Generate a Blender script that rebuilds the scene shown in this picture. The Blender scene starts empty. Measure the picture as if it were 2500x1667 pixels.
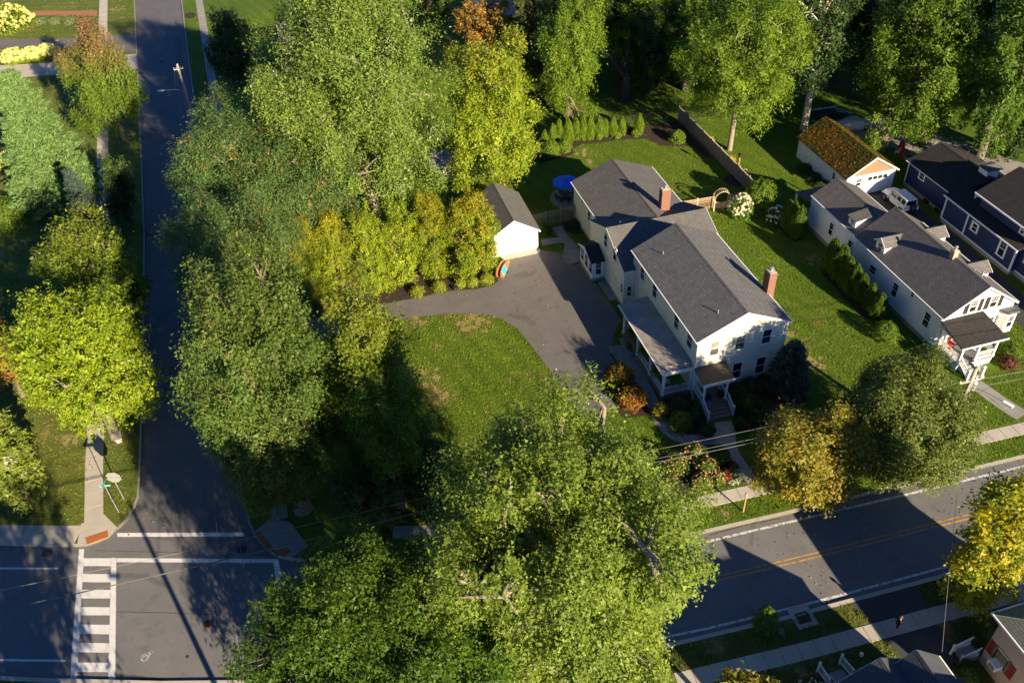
import bpy, bmesh, math, random
import numpy as np
from mathutils import Vector, Matrix

sc = bpy.context.scene
COL = sc.collection
rad = math.radians

# ------------------------------------------------------------------ camera
cam_d = bpy.data.cameras.new('camera')
cam_o = bpy.data.objects.new('camera', cam_d)
COL.objects.link(cam_o)
cam_d.sensor_fit = 'HORIZONTAL'
cam_d.sensor_width = 36.0
cam_d.lens = 36.0 * 2131.8 / 2500.0
cam_d.clip_start = 0.5
cam_d.clip_end = 2000.0
cam_o.matrix_world = Matrix([[0.959397, 0.209901, -0.188412, -27.9865], [-0.279401, 0.615736, -0.736753, -48.6208], [-0.038633, 0.759481, 0.649382, 53.5], [0.0, 0.0, 0.0, 1.0]])
sc.camera = cam_o

# ------------------------------------------------------------------ sky and sun
SUN_EL, SUN_AZ = 19.5, 161.0          # azimuth clockwise from +Y, the way to the sun
world = bpy.data.worlds.new('World')
sc.world = world
world.use_nodes = True
wn = world.node_tree
bg = wn.nodes['Background']
sky = wn.nodes.new('ShaderNodeTexSky')
sky.sky_type = 'NISHITA'
sky.sun_disc = False
sky.sun_elevation = rad(SUN_EL)
sky.sun_rotation = rad(SUN_AZ)
sky.altitude = 150
sky.air_density = 0.7
sky.dust_density = 0.0
sky.ozone_density = 9.0
wn.links.new(sky.outputs['Color'], bg.inputs['Color'])
bg.inputs['Strength'].default_value = 0.058
sun_d = bpy.data.lights.new('sun', 'SUN')
sun_d.energy = 5.0
sun_d.angle = rad(0.55)
sun_d.color = (1.0, 0.82, 0.58)
sun_o = bpy.data.objects.new('sun', sun_d)
COL.objects.link(sun_o)
_to = Vector((math.sin(rad(SUN_AZ)) * math.cos(rad(SUN_EL)), math.cos(rad(SUN_AZ)) * math.cos(rad(SUN_EL)), math.sin(rad(SUN_EL))))
sun_o.rotation_euler = _to.to_track_quat('Z', 'Y').to_euler()
sun_o.location = (40, -120, 60)
sc.view_settings.view_transform = 'Standard'
sc.view_settings.look = 'None'
sc.view_settings.gamma = 1.0
sc.view_settings.use_curve_mapping = False
sc.view_settings.exposure = 1.5
sc.render.engine = 'CYCLES'
sc.cycles.max_bounces = 6
sc.cycles.diffuse_bounces = 4
sc.cycles.glossy_bounces = 2
sc.cycles.transmission_bounces = 3
sc.cycles.transparent_max_bounces = 4
sc.cycles.use_denoising = True

# ------------------------------------------------------------------ materials
MATS = {}
def nmat(name):
    m = bpy.data.materials.new(name)
    m.use_nodes = True
    b = m.node_tree.nodes['Principled BSDF']
    MATS[name] = m
    return m, m.node_tree.nodes, m.node_tree.links, b
def rgba(c): return (c[0], c[1], c[2], 1.0)
def noise(N, L, vec, scale, detail=4, rough=0.6):
    n = N.new('ShaderNodeTexNoise')
    n.inputs['Scale'].default_value = scale
    n.inputs['Detail'].default_value = detail
    n.inputs['Roughness'].default_value = rough
    if vec is not None: L.new(vec, n.inputs['Vector'])
    return n.outputs['Fac']
def ramp(N, L, fac, stops):
    r = N.new('ShaderNodeValToRGB')
    cr = r.color_ramp
    while len(cr.elements) < len(stops): cr.elements.new(0.5)
    for e, (p, c) in zip(cr.elements, stops):
        e.position = p; e.color = rgba(c) if len(c) == 3 else c
    L.new(fac, r.inputs['Fac'])
    return r.outputs['Color']
def mixc(N, L, fac, a, b, mode='MIX'):
    m = N.new('ShaderNodeMix'); m.data_type = 'RGBA'; m.blend_type = mode
    if hasattr(fac, 'is_linked') or hasattr(fac, 'links'): L.new(fac, m.inputs[0])
    else: m.inputs[0].default_value = fac
    for s, x in ((m.inputs[6], a), (m.inputs[7], b)):
        if isinstance(x, tuple): s.default_value = rgba(x)
        else: L.new(x, s)
    return m.outputs[2]
def math_(N, L, op, a, b=None, c=None):
    m = N.new('ShaderNodeMath'); m.operation = op
    for s, x in zip(m.inputs, (a, b, c)):
        if x is None: continue
        if isinstance(x, (int, float)): s.default_value = x
        else: L.new(x, s)
    return m.outputs[0]
def bump(N, L, b, h, strength, dist):
    n = N.new('ShaderNodeBump')
    n.inputs['Strength'].default_value = strength
    n.inputs['Distance'].default_value = dist
    L.new(h, n.inputs['Height'])
    L.new(n.outputs['Normal'], b.inputs['Normal'])
def coords(N, which='Object'):
    t = N.new('ShaderNodeTexCoord')
    return t.outputs[which]
def wcoords(N):
    return N.new('ShaderNodeNewGeometry').outputs['Position']

def plain(name, c, rough=0.6, var=0.18, scale=6.0, metal=0.0, bmp=0.0, spec=0.5):
    m, N, L, b = nmat(name)
    v = wcoords(N)
    f = noise(N, L, v, scale, 5)
    lo = tuple(max(0, x * (1 - var)) for x in c); hi = tuple(min(1, x * (1 + var)) for x in c)
    L.new(ramp(N, L, f, [(0.3, lo), (0.7, hi)]), b.inputs['Base Color'])
    b.inputs['Roughness'].default_value = rough
    b.inputs['Metallic'].default_value = metal
    b.inputs['Specular IOR Level'].default_value = spec
    if bmp: bump(N, L, b, noise(N, L, v, scale * 6, 3), bmp, 0.02)
    return m

def mottled(name, c1, c2, c3, s_big, s_small, rough=0.85, bmp=0.3, bdist=0.02, bscale=30, spec=0.3):
    m, N, L, b = nmat(name)
    v = wcoords(N)
    big = noise(N, L, v, s_big, 5, 0.6)
    sm = noise(N, L, v, s_small, 4, 0.7)
    base = ramp(N, L, big, [(0.32, c1), (0.68, c2)])
    col = mixc(N, L, math_(N, L, 'MULTIPLY', sm, 0.75), base, c3)
    L.new(col, b.inputs['Base Color'])
    b.inputs['Roughness'].default_value = rough
    b.inputs['Specular IOR Level'].default_value = spec
    bump(N, L, b, noise(N, L, v, bscale, 4, 0.7), bmp, bdist)
    return m

def lawn_mat(name, green, light, dry, dryness, stripes):
    m, N, L, b = nmat(name)
    v = wcoords(N)
    big = noise(N, L, v, 0.16, 5, 0.62)
    mid = noise(N, L, v, 1.1, 5, 0.7)
    fine = noise(N, L, v, 9.0, 4, 0.75)
    c = ramp(N, L, big, [(0.3, green), (0.7, light)])
    # mown stripes
    sep = N.new('ShaderNodeSeparateXYZ'); L.new(v, sep.inputs[0])
    ang = rad(stripes)
    u = math_(N, L, 'ADD', math_(N, L, 'MULTIPLY', sep.outputs['X'], math.cos(ang)), math_(N, L, 'MULTIPLY', sep.outputs['Y'], math.sin(ang)))
    u = math_(N, L, 'ADD', u, math_(N, L, 'MULTIPLY', mid, 0.35))
    s = math_(N, L, 'SINE', math_(N, L, 'MULTIPLY', u, 3.3))
    s = math_(N, L, 'MULTIPLY_ADD', s, 0.16, 0.16)
    c = mixc(N, L, s, c, tuple(x * 0.62 for x in green))
    c = mixc(N, L, math_(N, L, 'MULTIPLY', fine, 0.55), c, tuple(x * 0.55 for x in green))
    d = noise(N, L, v, 0.33, 6, 0.72)
    d = math_(N, L, 'MULTIPLY_ADD', mid, 0.35, d)
    dm = ramp(N, L, d, [(0.80 - dryness, (0, 0, 0)), (0.93 - dryness, (1, 1, 1))])
    c = mixc(N, L, dm, c, dry)
    L.new(c, b.inputs['Base Color'])
    b.inputs['Roughness'].default_value = 0.9
    b.inputs['Specular IOR Level'].default_value = 0.15
    h = math_(N, L, 'ADD', math_(N, L, 'MULTIPLY', noise(N, L, v, 22, 3, 0.8), 1.0), math_(N, L, 'MULTIPLY', fine, 1.4))
    bump(N, L, b, h, 0.8, 0.09)
    return m

def asphalt(name, c1, c2, cracks=True, bmp=0.35):
    m, N, L, b = nmat(name)
    v = wcoords(N)
    big = noise(N, L, v, 0.35, 5, 0.65)
    fine = noise(N, L, v, 28, 3, 0.8)
    c = ramp(N, L, big, [(0.3, c1), (0.7, c2)])
    c = mixc(N, L, math_(N, L, 'MULTIPLY', fine, 0.35), c, tuple(x * 1.7 for x in c2))
    st = noise(N, L, v, 1.3, 6, 0.75)
    c = mixc(N, L, ramp(N, L, st, [(0.54, (0, 0, 0)), (0.72, (0.5, 0.5, 0.5))]), c, tuple(x * 0.55 for x in c1))
    if cracks:
        vo = N.new('ShaderNodeTexVoronoi'); vo.feature = 'DISTANCE_TO_EDGE'
        vo.inputs['Scale'].default_value = 0.085
        mp = N.new('ShaderNodeVectorMath'); mp.operation = 'ADD'
        nn = N.new('ShaderNodeTexNoise'); nn.inputs['Scale'].default_value = 0.8; L.new(v, nn.inputs['Vector'])
        sc_ = N.new('ShaderNodeVectorMath'); sc_.operation = 'SCALE'; sc_.inputs['Scale'].default_value = 1.6
        L.new(nn.outputs['Color'], sc_.inputs[0])
        L.new(v, mp.inputs[0]); L.new(sc_.outputs[0], mp.inputs[1])
        L.new(mp.outputs[0], vo.inputs['Vector'])
        k = ramp(N, L, vo.outputs['Distance'], [(0.0, (0.75, 0.75, 0.75)), (0.003, (0, 0, 0))])
        c = mixc(N, L, k, c, (0.022, 0.022, 0.024))
    L.new(c, b.inputs['Base Color'])
    b.inputs['Roughness'].default_value = 0.82
    b.inputs['Specular IOR Level'].default_value = 0.3
    bump(N, L, b, fine, bmp, 0.02)
    return m

def shingle(name, c1, c2, mortar, moss=None, row=0.2, wid=0.42):
    m, N, L, b = nmat(name)
    uv = coords(N, 'UV')
    br = N.new('ShaderNodeTexBrick')
    br.inputs['Color1'].default_value = rgba(c1); br.inputs['Color2'].default_value = rgba(c2)
    br.inputs['Mortar'].default_value = rgba(mortar)
    br.inputs['Scale'].default_value = 1.0
    br.inputs['Mortar Size'].default_value = 0.026
    br.inputs['Mortar Smooth'].default_value = 0.2
    br.inputs['Brick Width'].default_value = wid
    br.inputs['Row Height'].default_value = row
    br.offset = 0.5
    L.new(uv, br.inputs['Vector'])
    v = wcoords(N)
    mpu = N.new('ShaderNodeMapping'); mpu.inputs['Scale'].default_value = (1.6, 0.22, 1); L.new(uv, mpu.inputs['Vector'])
    st = noise(N, L, mpu.outputs[0], 1.0, 6, 0.75)
    c = mixc(N, L, ramp(N, L, st, [(0.42, (0, 0, 0)), (0.7, (0.75, 0.75, 0.75))]), br.outputs['Color'], tuple(x * 0.55 for x in c1))
    fine = noise(N, L, v, 35, 2, 0.8)
    c = mixc(N, L, math_(N, L, 'MULTIPLY', fine, 0.4), c, tuple(min(1, x * 1.5) for x in c2))
    if moss:
        mo = noise(N, L, v, 0.33, 4, 0.6)
        mo2 = noise(N, L, v, 4.5, 6, 0.95)
        mm = math_(N, L, 'ADD', math_(N, L, 'MULTIPLY', mo, 0.62), math_(N, L, 'MULTIPLY', mo2, 0.52))
        c = mixc(N, L, ramp(N, L, mm, [(0.555, (0, 0, 0)), (0.60, (0.9, 0.9, 0.9))]), c, moss[0])
        c = mixc(N, L, ramp(N, L, mm, [(0.625, (0, 0, 0)), (0.66, (1, 1, 1))]), c, moss[1])
    L.new(c, b.inputs['Base Color'])
    b.inputs['Roughness'].default_value = 0.85
    b.inputs['Specular IOR Level'].default_value = 0.25
    sep = N.new('ShaderNodeSeparateXYZ'); L.new(uv, sep.inputs[0])
    saw = math_(N, L, 'FRACT', math_(N, L, 'DIVIDE', sep.outputs['Y'], row))
    h = math_(N, L, 'ADD', math_(N, L, 'MULTIPLY', math_(N, L, 'SUBTRACT', 1.0, saw), 1.0), math_(N, L, 'MULTIPLY', br.outputs['Fac'], -0.6))
    h = math_(N, L, 'ADD', h, math_(N, L, 'MULTIPLY', fine, 0.5))
    bump(N, L, b, h, 0.6, 0.02)
    return m

def siding(name, c, row=0.115, var=0.08, rough=0.55):
    m, N, L, b = nmat(name)
    uv = coords(N, 'UV')
    sep = N.new('ShaderNodeSeparateXYZ'); L.new(uv, sep.inputs[0])
    saw = math_(N, L, 'FRACT', math_(N, L, 'DIVIDE', sep.outputs['Y'], row))
    v = wcoords(N)
    f = noise(N, L, v, 1.2, 6, 0.7)
    lo = tuple(x * (1 - var) for x in c); hi = tuple(min(1, x * (1 + var)) for x in c)
    L.new(ramp(N, L, f, [(0.3, lo), (0.7, hi)]), b.inputs['Base Color'])
    b.inputs['Roughness'].default_value = rough
    b.inputs['Specular IOR Level'].default_value = 0.3
    bump(N, L, b, math_(N, L, 'SUBTRACT', 1.0, saw), 0.55, 0.018)
    return m

def brick(name, c1, c2, mortar):
    m, N, L, b = nmat(name)
    uv = coords(N, 'UV')
    br = N.new('ShaderNodeTexBrick')
    br.inputs['Color1'].default_value = rgba(c1); br.inputs['Color2'].default_value = rgba(c2)
    br.inputs['Mortar'].default_value = rgba(mortar)
    br.inputs['Scale'].default_value = 1.0
    br.inputs['Mortar Size'].default_value = 0.009
    br.inputs['Brick Width'].default_value = 0.22
    br.inputs['Row Height'].default_value = 0.05
    L.new(uv, br.inputs['Vector'])
    v = wcoords(N)
    c = mixc(N, L, math_(N, L, 'MULTIPLY', noise(N, L, v, 7, 5), 0.5), br.outputs['Color'], tuple(x * 0.55 for x in c1))
    L.new(c, b.inputs['Base Color'])
    b.inputs['Roughness'].default_value = 0.85
    bump(N, L, b, math_(N, L, 'SUBTRACT', 1.0, br.outputs['Fac']), 0.5, 0.01)
    return m

def planks(name, c1, c2, width=0.14, axis='X'):
    m, N, L, b = nmat(name)
    uv = coords(N, 'UV')
    mp = N.new('ShaderNodeMapping'); mp.inputs['Scale'].default_value = (12, 1.2, 1) if axis == 'X' else (1.2, 12, 1)
    L.new(uv, mp.inputs['Vector'])
    f = noise(N, L, mp.outputs[0], 2.0, 5, 0.7)
    L.new(ramp(N, L, f, [(0.3, c1), (0.7, c2)]), b.inputs['Base Color'])
    b.inputs['Roughness'].default_value = 0.8
    bump(N, L, b, f, 0.3, 0.01)
    return m

def leaf_mat(name, trans=0.35, rough=0.5):
    m, N, L, b = nmat(name)
    a = N.new('ShaderNodeAttribute'); a.attribute_name = 'tint'
    L.new(a.outputs['Color'], b.inputs['Base Color'])
    b.inputs['Roughness'].default_value = rough
    b.inputs['Specular IOR Level'].default_value = 0.22
    t = N.new('ShaderNodeBsdfTranslucent')
    hs = N.new('ShaderNodeHueSaturation'); hs.inputs['Saturation'].default_value = 1.15; hs.inputs['Value'].default_value = 1.5
    L.new(a.outputs['Color'], hs.inputs['Color'])
    L.new(hs.outputs['Color'], t.inputs['Color'])
    mx = N.new('ShaderNodeMixShader'); mx.inputs[0].default_value = trans
    L.new(b.outputs[0], mx.inputs[1]); L.new(t.outputs[0], mx.inputs[2])
    L.new(mx.outputs[0], N['Material Output'].inputs['Surface'])
    return m

LAWN = lawn_mat('lawn', (0.085, 0.155, 0.012), (0.13, 0.20, 0.018), (0.30, 0.24, 0.09), 0.0, 18)
LAWN_W = lawn_mat('lawn_west', (0.098, 0.150, 0.023), (0.182, 0.208, 0.039), (0.351, 0.260, 0.104), 0.06, 70)
LAWN_S = lawn_mat('lawn_south', (0.078, 0.117, 0.026), (0.156, 0.169, 0.039), (0.325, 0.247, 0.117), 0.08, 5)
EARTH = mottled('earth', (0.05, 0.06, 0.02), (0.08, 0.08, 0.03), (0.06, 0.05, 0.03), 0.1, 3)
MULCH = mottled('mulch', (0.020, 0.014, 0.012), (0.036, 0.024, 0.018), (0.075, 0.048, 0.032), 0.7, 14, 0.95, 1.0, 0.06, 24)
ROAD = asphalt('road_asphalt', (0.111, 0.111, 0.115), (0.150, 0.147, 0.147), False)
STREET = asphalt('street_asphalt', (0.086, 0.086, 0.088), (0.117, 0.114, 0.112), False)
DRIVE = asphalt('driveway_asphalt', (0.101, 0.094, 0.091), (0.140, 0.129, 0.122), False, 0.5)
DRIVE2 = asphalt('dark_driveway_asphalt', (0.04, 0.04, 0.044), (0.055, 0.055, 0.058), False, 0.5)
CONC = mottled('concrete', (0.325, 0.293, 0.247), (0.442, 0.403, 0.338), (0.494, 0.442, 0.377), 0.8, 9, 0.85, 0.2, 0.01, 60)
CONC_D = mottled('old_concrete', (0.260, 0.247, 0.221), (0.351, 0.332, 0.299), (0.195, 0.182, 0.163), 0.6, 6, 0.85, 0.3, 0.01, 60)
STONE = mottled('flagstone', (0.169, 0.182, 0.176), (0.247, 0.247, 0.234), (0.299, 0.273, 0.221), 1.2, 7, 0.8, 0.3, 0.01, 30)
PATIO = mottled('patio_stone', (0.221, 0.221, 0.215), (0.312, 0.305, 0.286), (0.182, 0.182, 0.176), 1.2, 7, 0.8, 0.3, 0.01, 30)
PAINT = mottled('road_paint_white', (0.66, 0.66, 0.64), (0.78, 0.78, 0.76), (0.42, 0.42, 0.41), 1.0, 7, 0.7, 0.2, 0.01, 50)
def worn_paint(name, c, under, amount):
    m, N, L, b = nmat(name)
    v = wcoords(N)
    f = noise(N, L, v, 5.0, 6, 0.8)
    L.new(mixc(N, L, ramp(N, L, f, [(amount - 0.05, (1, 1, 1)), (amount + 0.05, (0, 0, 0))]), c, under), b.inputs['Base Color'])
    b.inputs['Roughness'].default_value = 0.75
    return m
PAINT_W = worn_paint('road_paint_worn_white', (0.6, 0.6, 0.58), (0.11, 0.11, 0.11), 0.46)
PAINT_Y = worn_paint('road_paint_yellow', (0.50, 0.27, 0.05), (0.12, 0.1, 0.08), 0.45)
TACT = plain('tactile_pad', (0.36, 0.11, 0.025), 0.8, 0.25, 8)
RUST = plain('rusty_iron', (0.060, 0.027, 0.018), 0.75, 0.4, 9)
IRON = plain('dark_iron', (0.03, 0.03, 0.032), 0.6, 0.3, 9)
CREAM = siding('cream_siding', (0.78, 0.75, 0.60))
WSIDE = siding('white_siding', (0.76, 0.76, 0.74))
NAVY = siding('navy_siding', (0.016, 0.034, 0.10), 0.12, 0.12)
TANSIDE = siding('tan_siding', (0.24, 0.155, 0.09))
BEIGE = siding('beige_siding', (0.44, 0.35, 0.27), 0.13)
WHITE = plain('white_trim', (0.80, 0.80, 0.78), 0.5, 0.05, 2)
GARW = plain('white_garage_board', (0.80, 0.78, 0.70), 0.6, 0.04, 2)
SH_DARK = shingle('charcoal_shingle', (0.102, 0.102, 0.102), (0.17, 0.17, 0.168), (0.034, 0.034, 0.034))
SH_BROWN = shingle('grey_shingle', (0.098, 0.095, 0.094), (0.15, 0.144, 0.14), (0.038, 0.037, 0.037))
SH_GREY = shingle('slate_grey_shingle', (0.111, 0.108, 0.101), (0.156, 0.150, 0.140), (0.046, 0.044, 0.043))
SH_WH = shingle('weathered_shingle', (0.098, 0.092, 0.09), (0.16, 0.148, 0.142), (0.036, 0.034, 0.034))
SH_BLACK = shingle('black_shingle', (0.028, 0.026, 0.026), (0.045, 0.042, 0.04), (0.014, 0.013, 0.013))
SH_MOSS = shingle('mossy_shingle', (0.07, 0.075, 0.018), (0.11, 0.09, 0.02), (0.03, 0.025, 0.012), ((0.17, 0.07, 0.012), (0.27, 0.15, 0.016)))
SH_GREEN = shingle('green_grey_shingle', (0.14, 0.155, 0.125), (0.17, 0.185, 0.15), (0.09, 0.1, 0.085))
SH_SLATE = shingle('blue_grey_shingle', (0.075, 0.085, 0.095), (0.10, 0.11, 0.12), (0.04, 0.045, 0.05))
METALROOF = mottled('flat_seam_metal', (0.286, 0.260, 0.234), (0.546, 0.494, 0.429), (0.169, 0.137, 0.117), 0.5, 3.0, 0.6, 0.2, 0.01, 20)
BROWNROOF = mottled('brown_membrane', (0.045, 0.036, 0.026), (0.065, 0.05, 0.036), (0.1, 0.085, 0.06), 0.8, 6, 0.8, 0.3, 0.01, 40)
BRICK = brick('red_brick', (0.205, 0.062, 0.034), (0.260, 0.093, 0.050), (0.223, 0.180, 0.143))
BRICK_P = brick('pink_brick', (0.52, 0.26, 0.17), (0.58, 0.33, 0.22), (0.5, 0.4, 0.32))
BARK = plain('grey_bark', (0.14, 0.115, 0.085), 0.9, 0.45, 5, 0, 0.8, 0.2)
BARK_P = plain('pale_bark', (0.221, 0.189, 0.143), 0.9, 0.3, 4, 0, 0.6, 0.2)
BARK_W = plain('white_bark', (0.42, 0.37, 0.29), 0.9, 0.25, 4, 0, 0.6, 0.2)
BARK_D = plain('dark_bark', (0.06, 0.045, 0.035), 0.9, 0.4, 5, 0, 0.8, 0.2)
WOOD = planks('weathered_wood', (0.21, 0.175, 0.135), (0.34, 0.285, 0.22))
WOOD_L = planks('light_wood', (0.42, 0.30, 0.19), (0.56, 0.42, 0.28))
POLEW = plain('pole_wood', (0.40, 0.33, 0.25), 0.85, 0.3, 6, 0, 0.5)
ORANGEW = plain('orange_wood', (0.42, 0.19, 0.07), 0.8, 0.2, 8)
DECK = planks('brown_deck', (0.22, 0.12, 0.08), (0.33, 0.19, 0.13), 0.14, 'Y')
DECKG = planks('grey_deck', (0.2, 0.2, 0.2), (0.28, 0.28, 0.28), 0.14, 'Y')
STEEL = plain('galvanised_steel', (0.55, 0.56, 0.57), 0.4, 0.1, 5, 0.7)
SIGNBACK = plain('sign_back_aluminium', (0.310, 0.310, 0.290), 0.45, 0.08, 4, 0.3)
TEAL = plain('street_sign_green', (0.02, 0.32, 0.26), 0.4, 0.05)
RED = plain('red_paint', (0.55, 0.02, 0.02), 0.4, 0.05)
SHUT_R = plain('red_shutter', (0.26, 0.03, 0.03), 0.55, 0.1)
SHUT_B = plain('black_shutter', (0.028, 0.024, 0.02), 0.5, 0.1)
BLACK = plain('black_metal', (0.018, 0.018, 0.02), 0.5, 0.2)
RUBBER = plain('tyre_rubber', (0.016, 0.016, 0.017), 0.85, 0.2)
CARW = plain('white_car_paint', (0.78, 0.79, 0.80), 0.22, 0.02)
CARTOP = plain('white_hardtop', (0.72, 0.74, 0.76), 0.45, 0.02)
CHROME = plain('wheel_alloy', (0.5, 0.5, 0.52), 0.3, 0.05, 4, 0.9)
LAMPR = plain('tail_lamp', (0.35, 0.01, 0.01), 0.25, 0.05)
LAMPC = plain('lamp_glass', (0.7, 0.72, 0.74), 0.15, 0.02)
UMB = plain('blue_canvas', (0.012, 0.13, 0.90), 0.75, 0.06, 3)
TURQ = plain('turquoise_foam', (0.02, 0.50, 0.62), 0.5, 0.06)
SUPW = plain('varnished_wood', (0.40, 0.16, 0.07), 0.4, 0.15)
PINK = plain('pink_cloth', (0.62, 0.30, 0.26), 0.8, 0.1)
SKIN = plain('skin', (0.50, 0.28, 0.19), 0.6, 0.06)
HAIR = plain('brown_hair', (0.10, 0.05, 0.025), 0.7, 0.2)
CLOTHB = plain('black_cloth', (0.014, 0.013, 0.016), 0.85, 0.15)
CLOTHG = plain('grey_cloth', (0.14, 0.14, 0.15), 0.85, 0.15)
TERRA = plain('terracotta', (0.34, 0.12, 0.06), 0.8, 0.2)
WIRE = plain('cable', (0.10, 0.10, 0.10), 0.6, 0.1)
WIRE_L = plain('bare_cable', (0.2, 0.2, 0.19), 0.6, 0.1)
BLUELAMP = plain('blue_grey_lamp', (0.22, 0.34, 0.55), 0.4, 0.1)
FLAGB = plain('flag_blue', (0.02, 0.03, 0.16), 0.8, 0.1)
PINKFL = plain('bark_mulch_red', (0.34, 0.13, 0.06), 0.9, 0.3, 12)
def coverfab():
    m, N, L, b = nmat('silver_cover')
    v = wcoords(N)
    f = noise(N, L, v, 2.2, 6, 0.7)
    L.new(ramp(N, L, f, [(0.3, (0.42, 0.42, 0.43)), (0.7, (0.6, 0.6, 0.61))]), b.inputs['Base Color'])
    b.inputs['Roughness'].default_value = 0.38
    b.inputs['Metallic'].default_value = 0.35
    bump(N, L, b, f, 1.0, 0.16)
    return m
COVER = coverfab()
def glass(name, c, rough=0.06):
    m, N, L, b = nmat(name)
    v = wcoords(N)
    f = noise(N, L, v, 2.0, 3)
    L.new(ramp(N, L, f, [(0.35, tuple(x * 0.6 for x in c)), (0.65, c)]), b.inputs['Base Color'])
    b.inputs['Roughness'].default_value = rough
    b.inputs['Specular IOR Level'].default_value = 0.6
    return m
GLASS = glass('window_glass', (0.02, 0.024, 0.03))
GLASS_C = glass('curtained_glass', (0.30, 0.31, 0.24), 0.12)
GLASS_S = glass('screened_glass', (0.12, 0.10, 0.085), 0.25)
CARGLASS = glass('car_glass', (0.008, 0.009, 0.011), 0.1)
LEAF = leaf_mat('leaf', 0.34, 0.5)
NEEDLE = leaf_mat('needle', 0.18, 0.6)
PETAL = leaf_mat('petal', 0.25, 0.7)

# ------------------------------------------------------------------ mesh building
class MB:
    def __init__(s):
        s.v = []; s.f = []; s.mi = []
    def add(s, vs, fs, mi=0):
        o = len(s.v)
        s.v.extend([tuple(p) for p in vs])
        for f in fs:
            s.f.append(tuple(i + o for i in f)); s.mi.append(mi)
        return s
    def box(s, x0, y0, z0, x1, y1, z1, mi=0):
        if x0 > x1: x0, x1 = x1, x0
        if y0 > y1: y0, y1 = y1, y0
        if z0 > z1: z0, z1 = z1, z0
        v = [(x0, y0, z0), (x1, y0, z0), (x1, y1, z0), (x0, y1, z0), (x0, y0, z1), (x1, y0, z1), (x1, y1, z1), (x0, y1, z1)]
        return s.add(v, [(0, 3, 2, 1), (4, 5, 6, 7), (0, 1, 5, 4), (1, 2, 6, 5), (2, 3, 7, 6), (3, 0, 4, 7)], mi)
    def prism(s, poly, z0, z1, mi=0):
        a = sum(poly[i][0] * poly[(i + 1) % len(poly)][1] - poly[(i + 1) % len(poly)][0] * poly[i][1] for i in range(len(poly)))
        if a < 0: poly = poly[::-1]
        n = len(poly)
        v = [(p[0], p[1], z0) for p in poly] + [(p[0], p[1], z1) for p in poly]
        f = [tuple(range(n - 1, -1, -1)), tuple(range(n, 2 * n))] + [(i, (i + 1) % n, n + (i + 1) % n, n + i) for i in range(n)]
        return s.add(v, f, mi)
    def ext(s, poly, axis, a0, a1, mi=0):
        # poly in (x,z) extruded along y, or in (y,z) extruded along x
        n = len(poly)
        A = sum(poly[i][0] * poly[(i + 1) % n][1] - poly[(i + 1) % n][0] * poly[i][1] for i in range(n))
        if A < 0: poly = poly[::-1]
        mk = (lambda p, t: (p[0], t, p[1])) if axis == 'y' else (lambda p, t: (t, p[0], p[1]))
        v = [mk(p, a0) for p in poly] + [mk(p, a1) for p in poly]
        f = [tuple(range(n)), tuple(range(2 * n - 1, n - 1, -1))] + [(i, n + i, n + (i + 1) % n, (i + 1) % n) for i in range(n)]
        if axis == 'x': f = [t[::-1] for t in f]
        return s.add(v, f, mi)
    def beam(s, p0, p1, w, h, mi=0, up=(0, 0, 1)):
        p0 = Vector(p0); p1 = Vector(p1); d = (p1 - p0).normalized()
        u = Vector(up)
        if abs(d.dot(u)) > 0.98: u = Vector((1, 0, 0))
        a = d.cross(u).normalized() * (w / 2); b = a.cross(d).normalized() * (h / 2)
        v = [p0 - a - b, p0 + a - b, p0 + a + b, p0 - a + b, p1 - a - b, p1 + a - b, p1 + a + b, p1 - a + b]
        return s.add(v, [(0, 1, 2, 3), (7, 6, 5, 4), (0, 4, 5, 1), (1, 5, 6, 2), (2, 6, 7, 3), (3, 7, 4, 0)], mi)
    def tube(s, pts, r, n=8, mi=0, cap=True):
        pts = [Vector(p) for p in pts]
        if not isinstance(r, (list, tuple)): r = [r] * len(pts)
        o = len(s.v); prev = None
        for i, p in enumerate(pts):
            d = (pts[min(i + 1, len(pts) - 1)] - pts[max(i - 1, 0)]).normalized()
            if prev is None:
                u = Vector((0, 0, 1)) if abs(d.z) < 0.9 else Vector((1, 0, 0))
                a = d.cross(u).normalized()
            else:
                a = (prev - d * prev.dot(d)).normalized()
            prev = a; b = d.cross(a)
            for k in range(n):
                t = 2 * math.pi * k / n
                s.v.append(tuple(p + (a * math.cos(t) + b * math.sin(t)) * r[i]))
        for i in range(len(pts) - 1):
            for k in range(n):
                k2 = (k + 1) % n
                s.f.append((o + i * n + k, o + i * n + k2, o + (i + 1) * n + k2, o + (i + 1) * n + k)); s.mi.append(mi)
        if cap:
            s.f.append(tuple(o + k for k in range(n - 1, -1, -1))); s.mi.append(mi)
            e = o + (len(pts) - 1) * n
            s.f.append(tuple(e + k for k in range(n))); s.mi.append(mi)
        return s
    def lathe(s, prof, c=(0, 0, 0), n=16, mi=0):
        o = len(s.v)
        for (r, z) in prof:
            for k in range(n):
                t = 2 * math.pi * k / n
                s.v.append((c[0] + r * math.cos(t), c[1] + r * math.sin(t), c[2] + z))
        for i in range(len(prof) - 1):
            for k in range(n):
                k2 = (k + 1) % n
                s.f.append((o + i * n + k, o + i * n + k2, o + (i + 1) * n + k2, o + (i + 1) * n + k)); s.mi.append(mi)
        s.f.append(tuple(o + k for k in range(n - 1, -1, -1))); s.mi.append(mi)
        e = o + (len(prof) - 1) * n
        s.f.append(tuple(e + k for k in range(n))); s.mi.append(mi)
        return s
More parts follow.
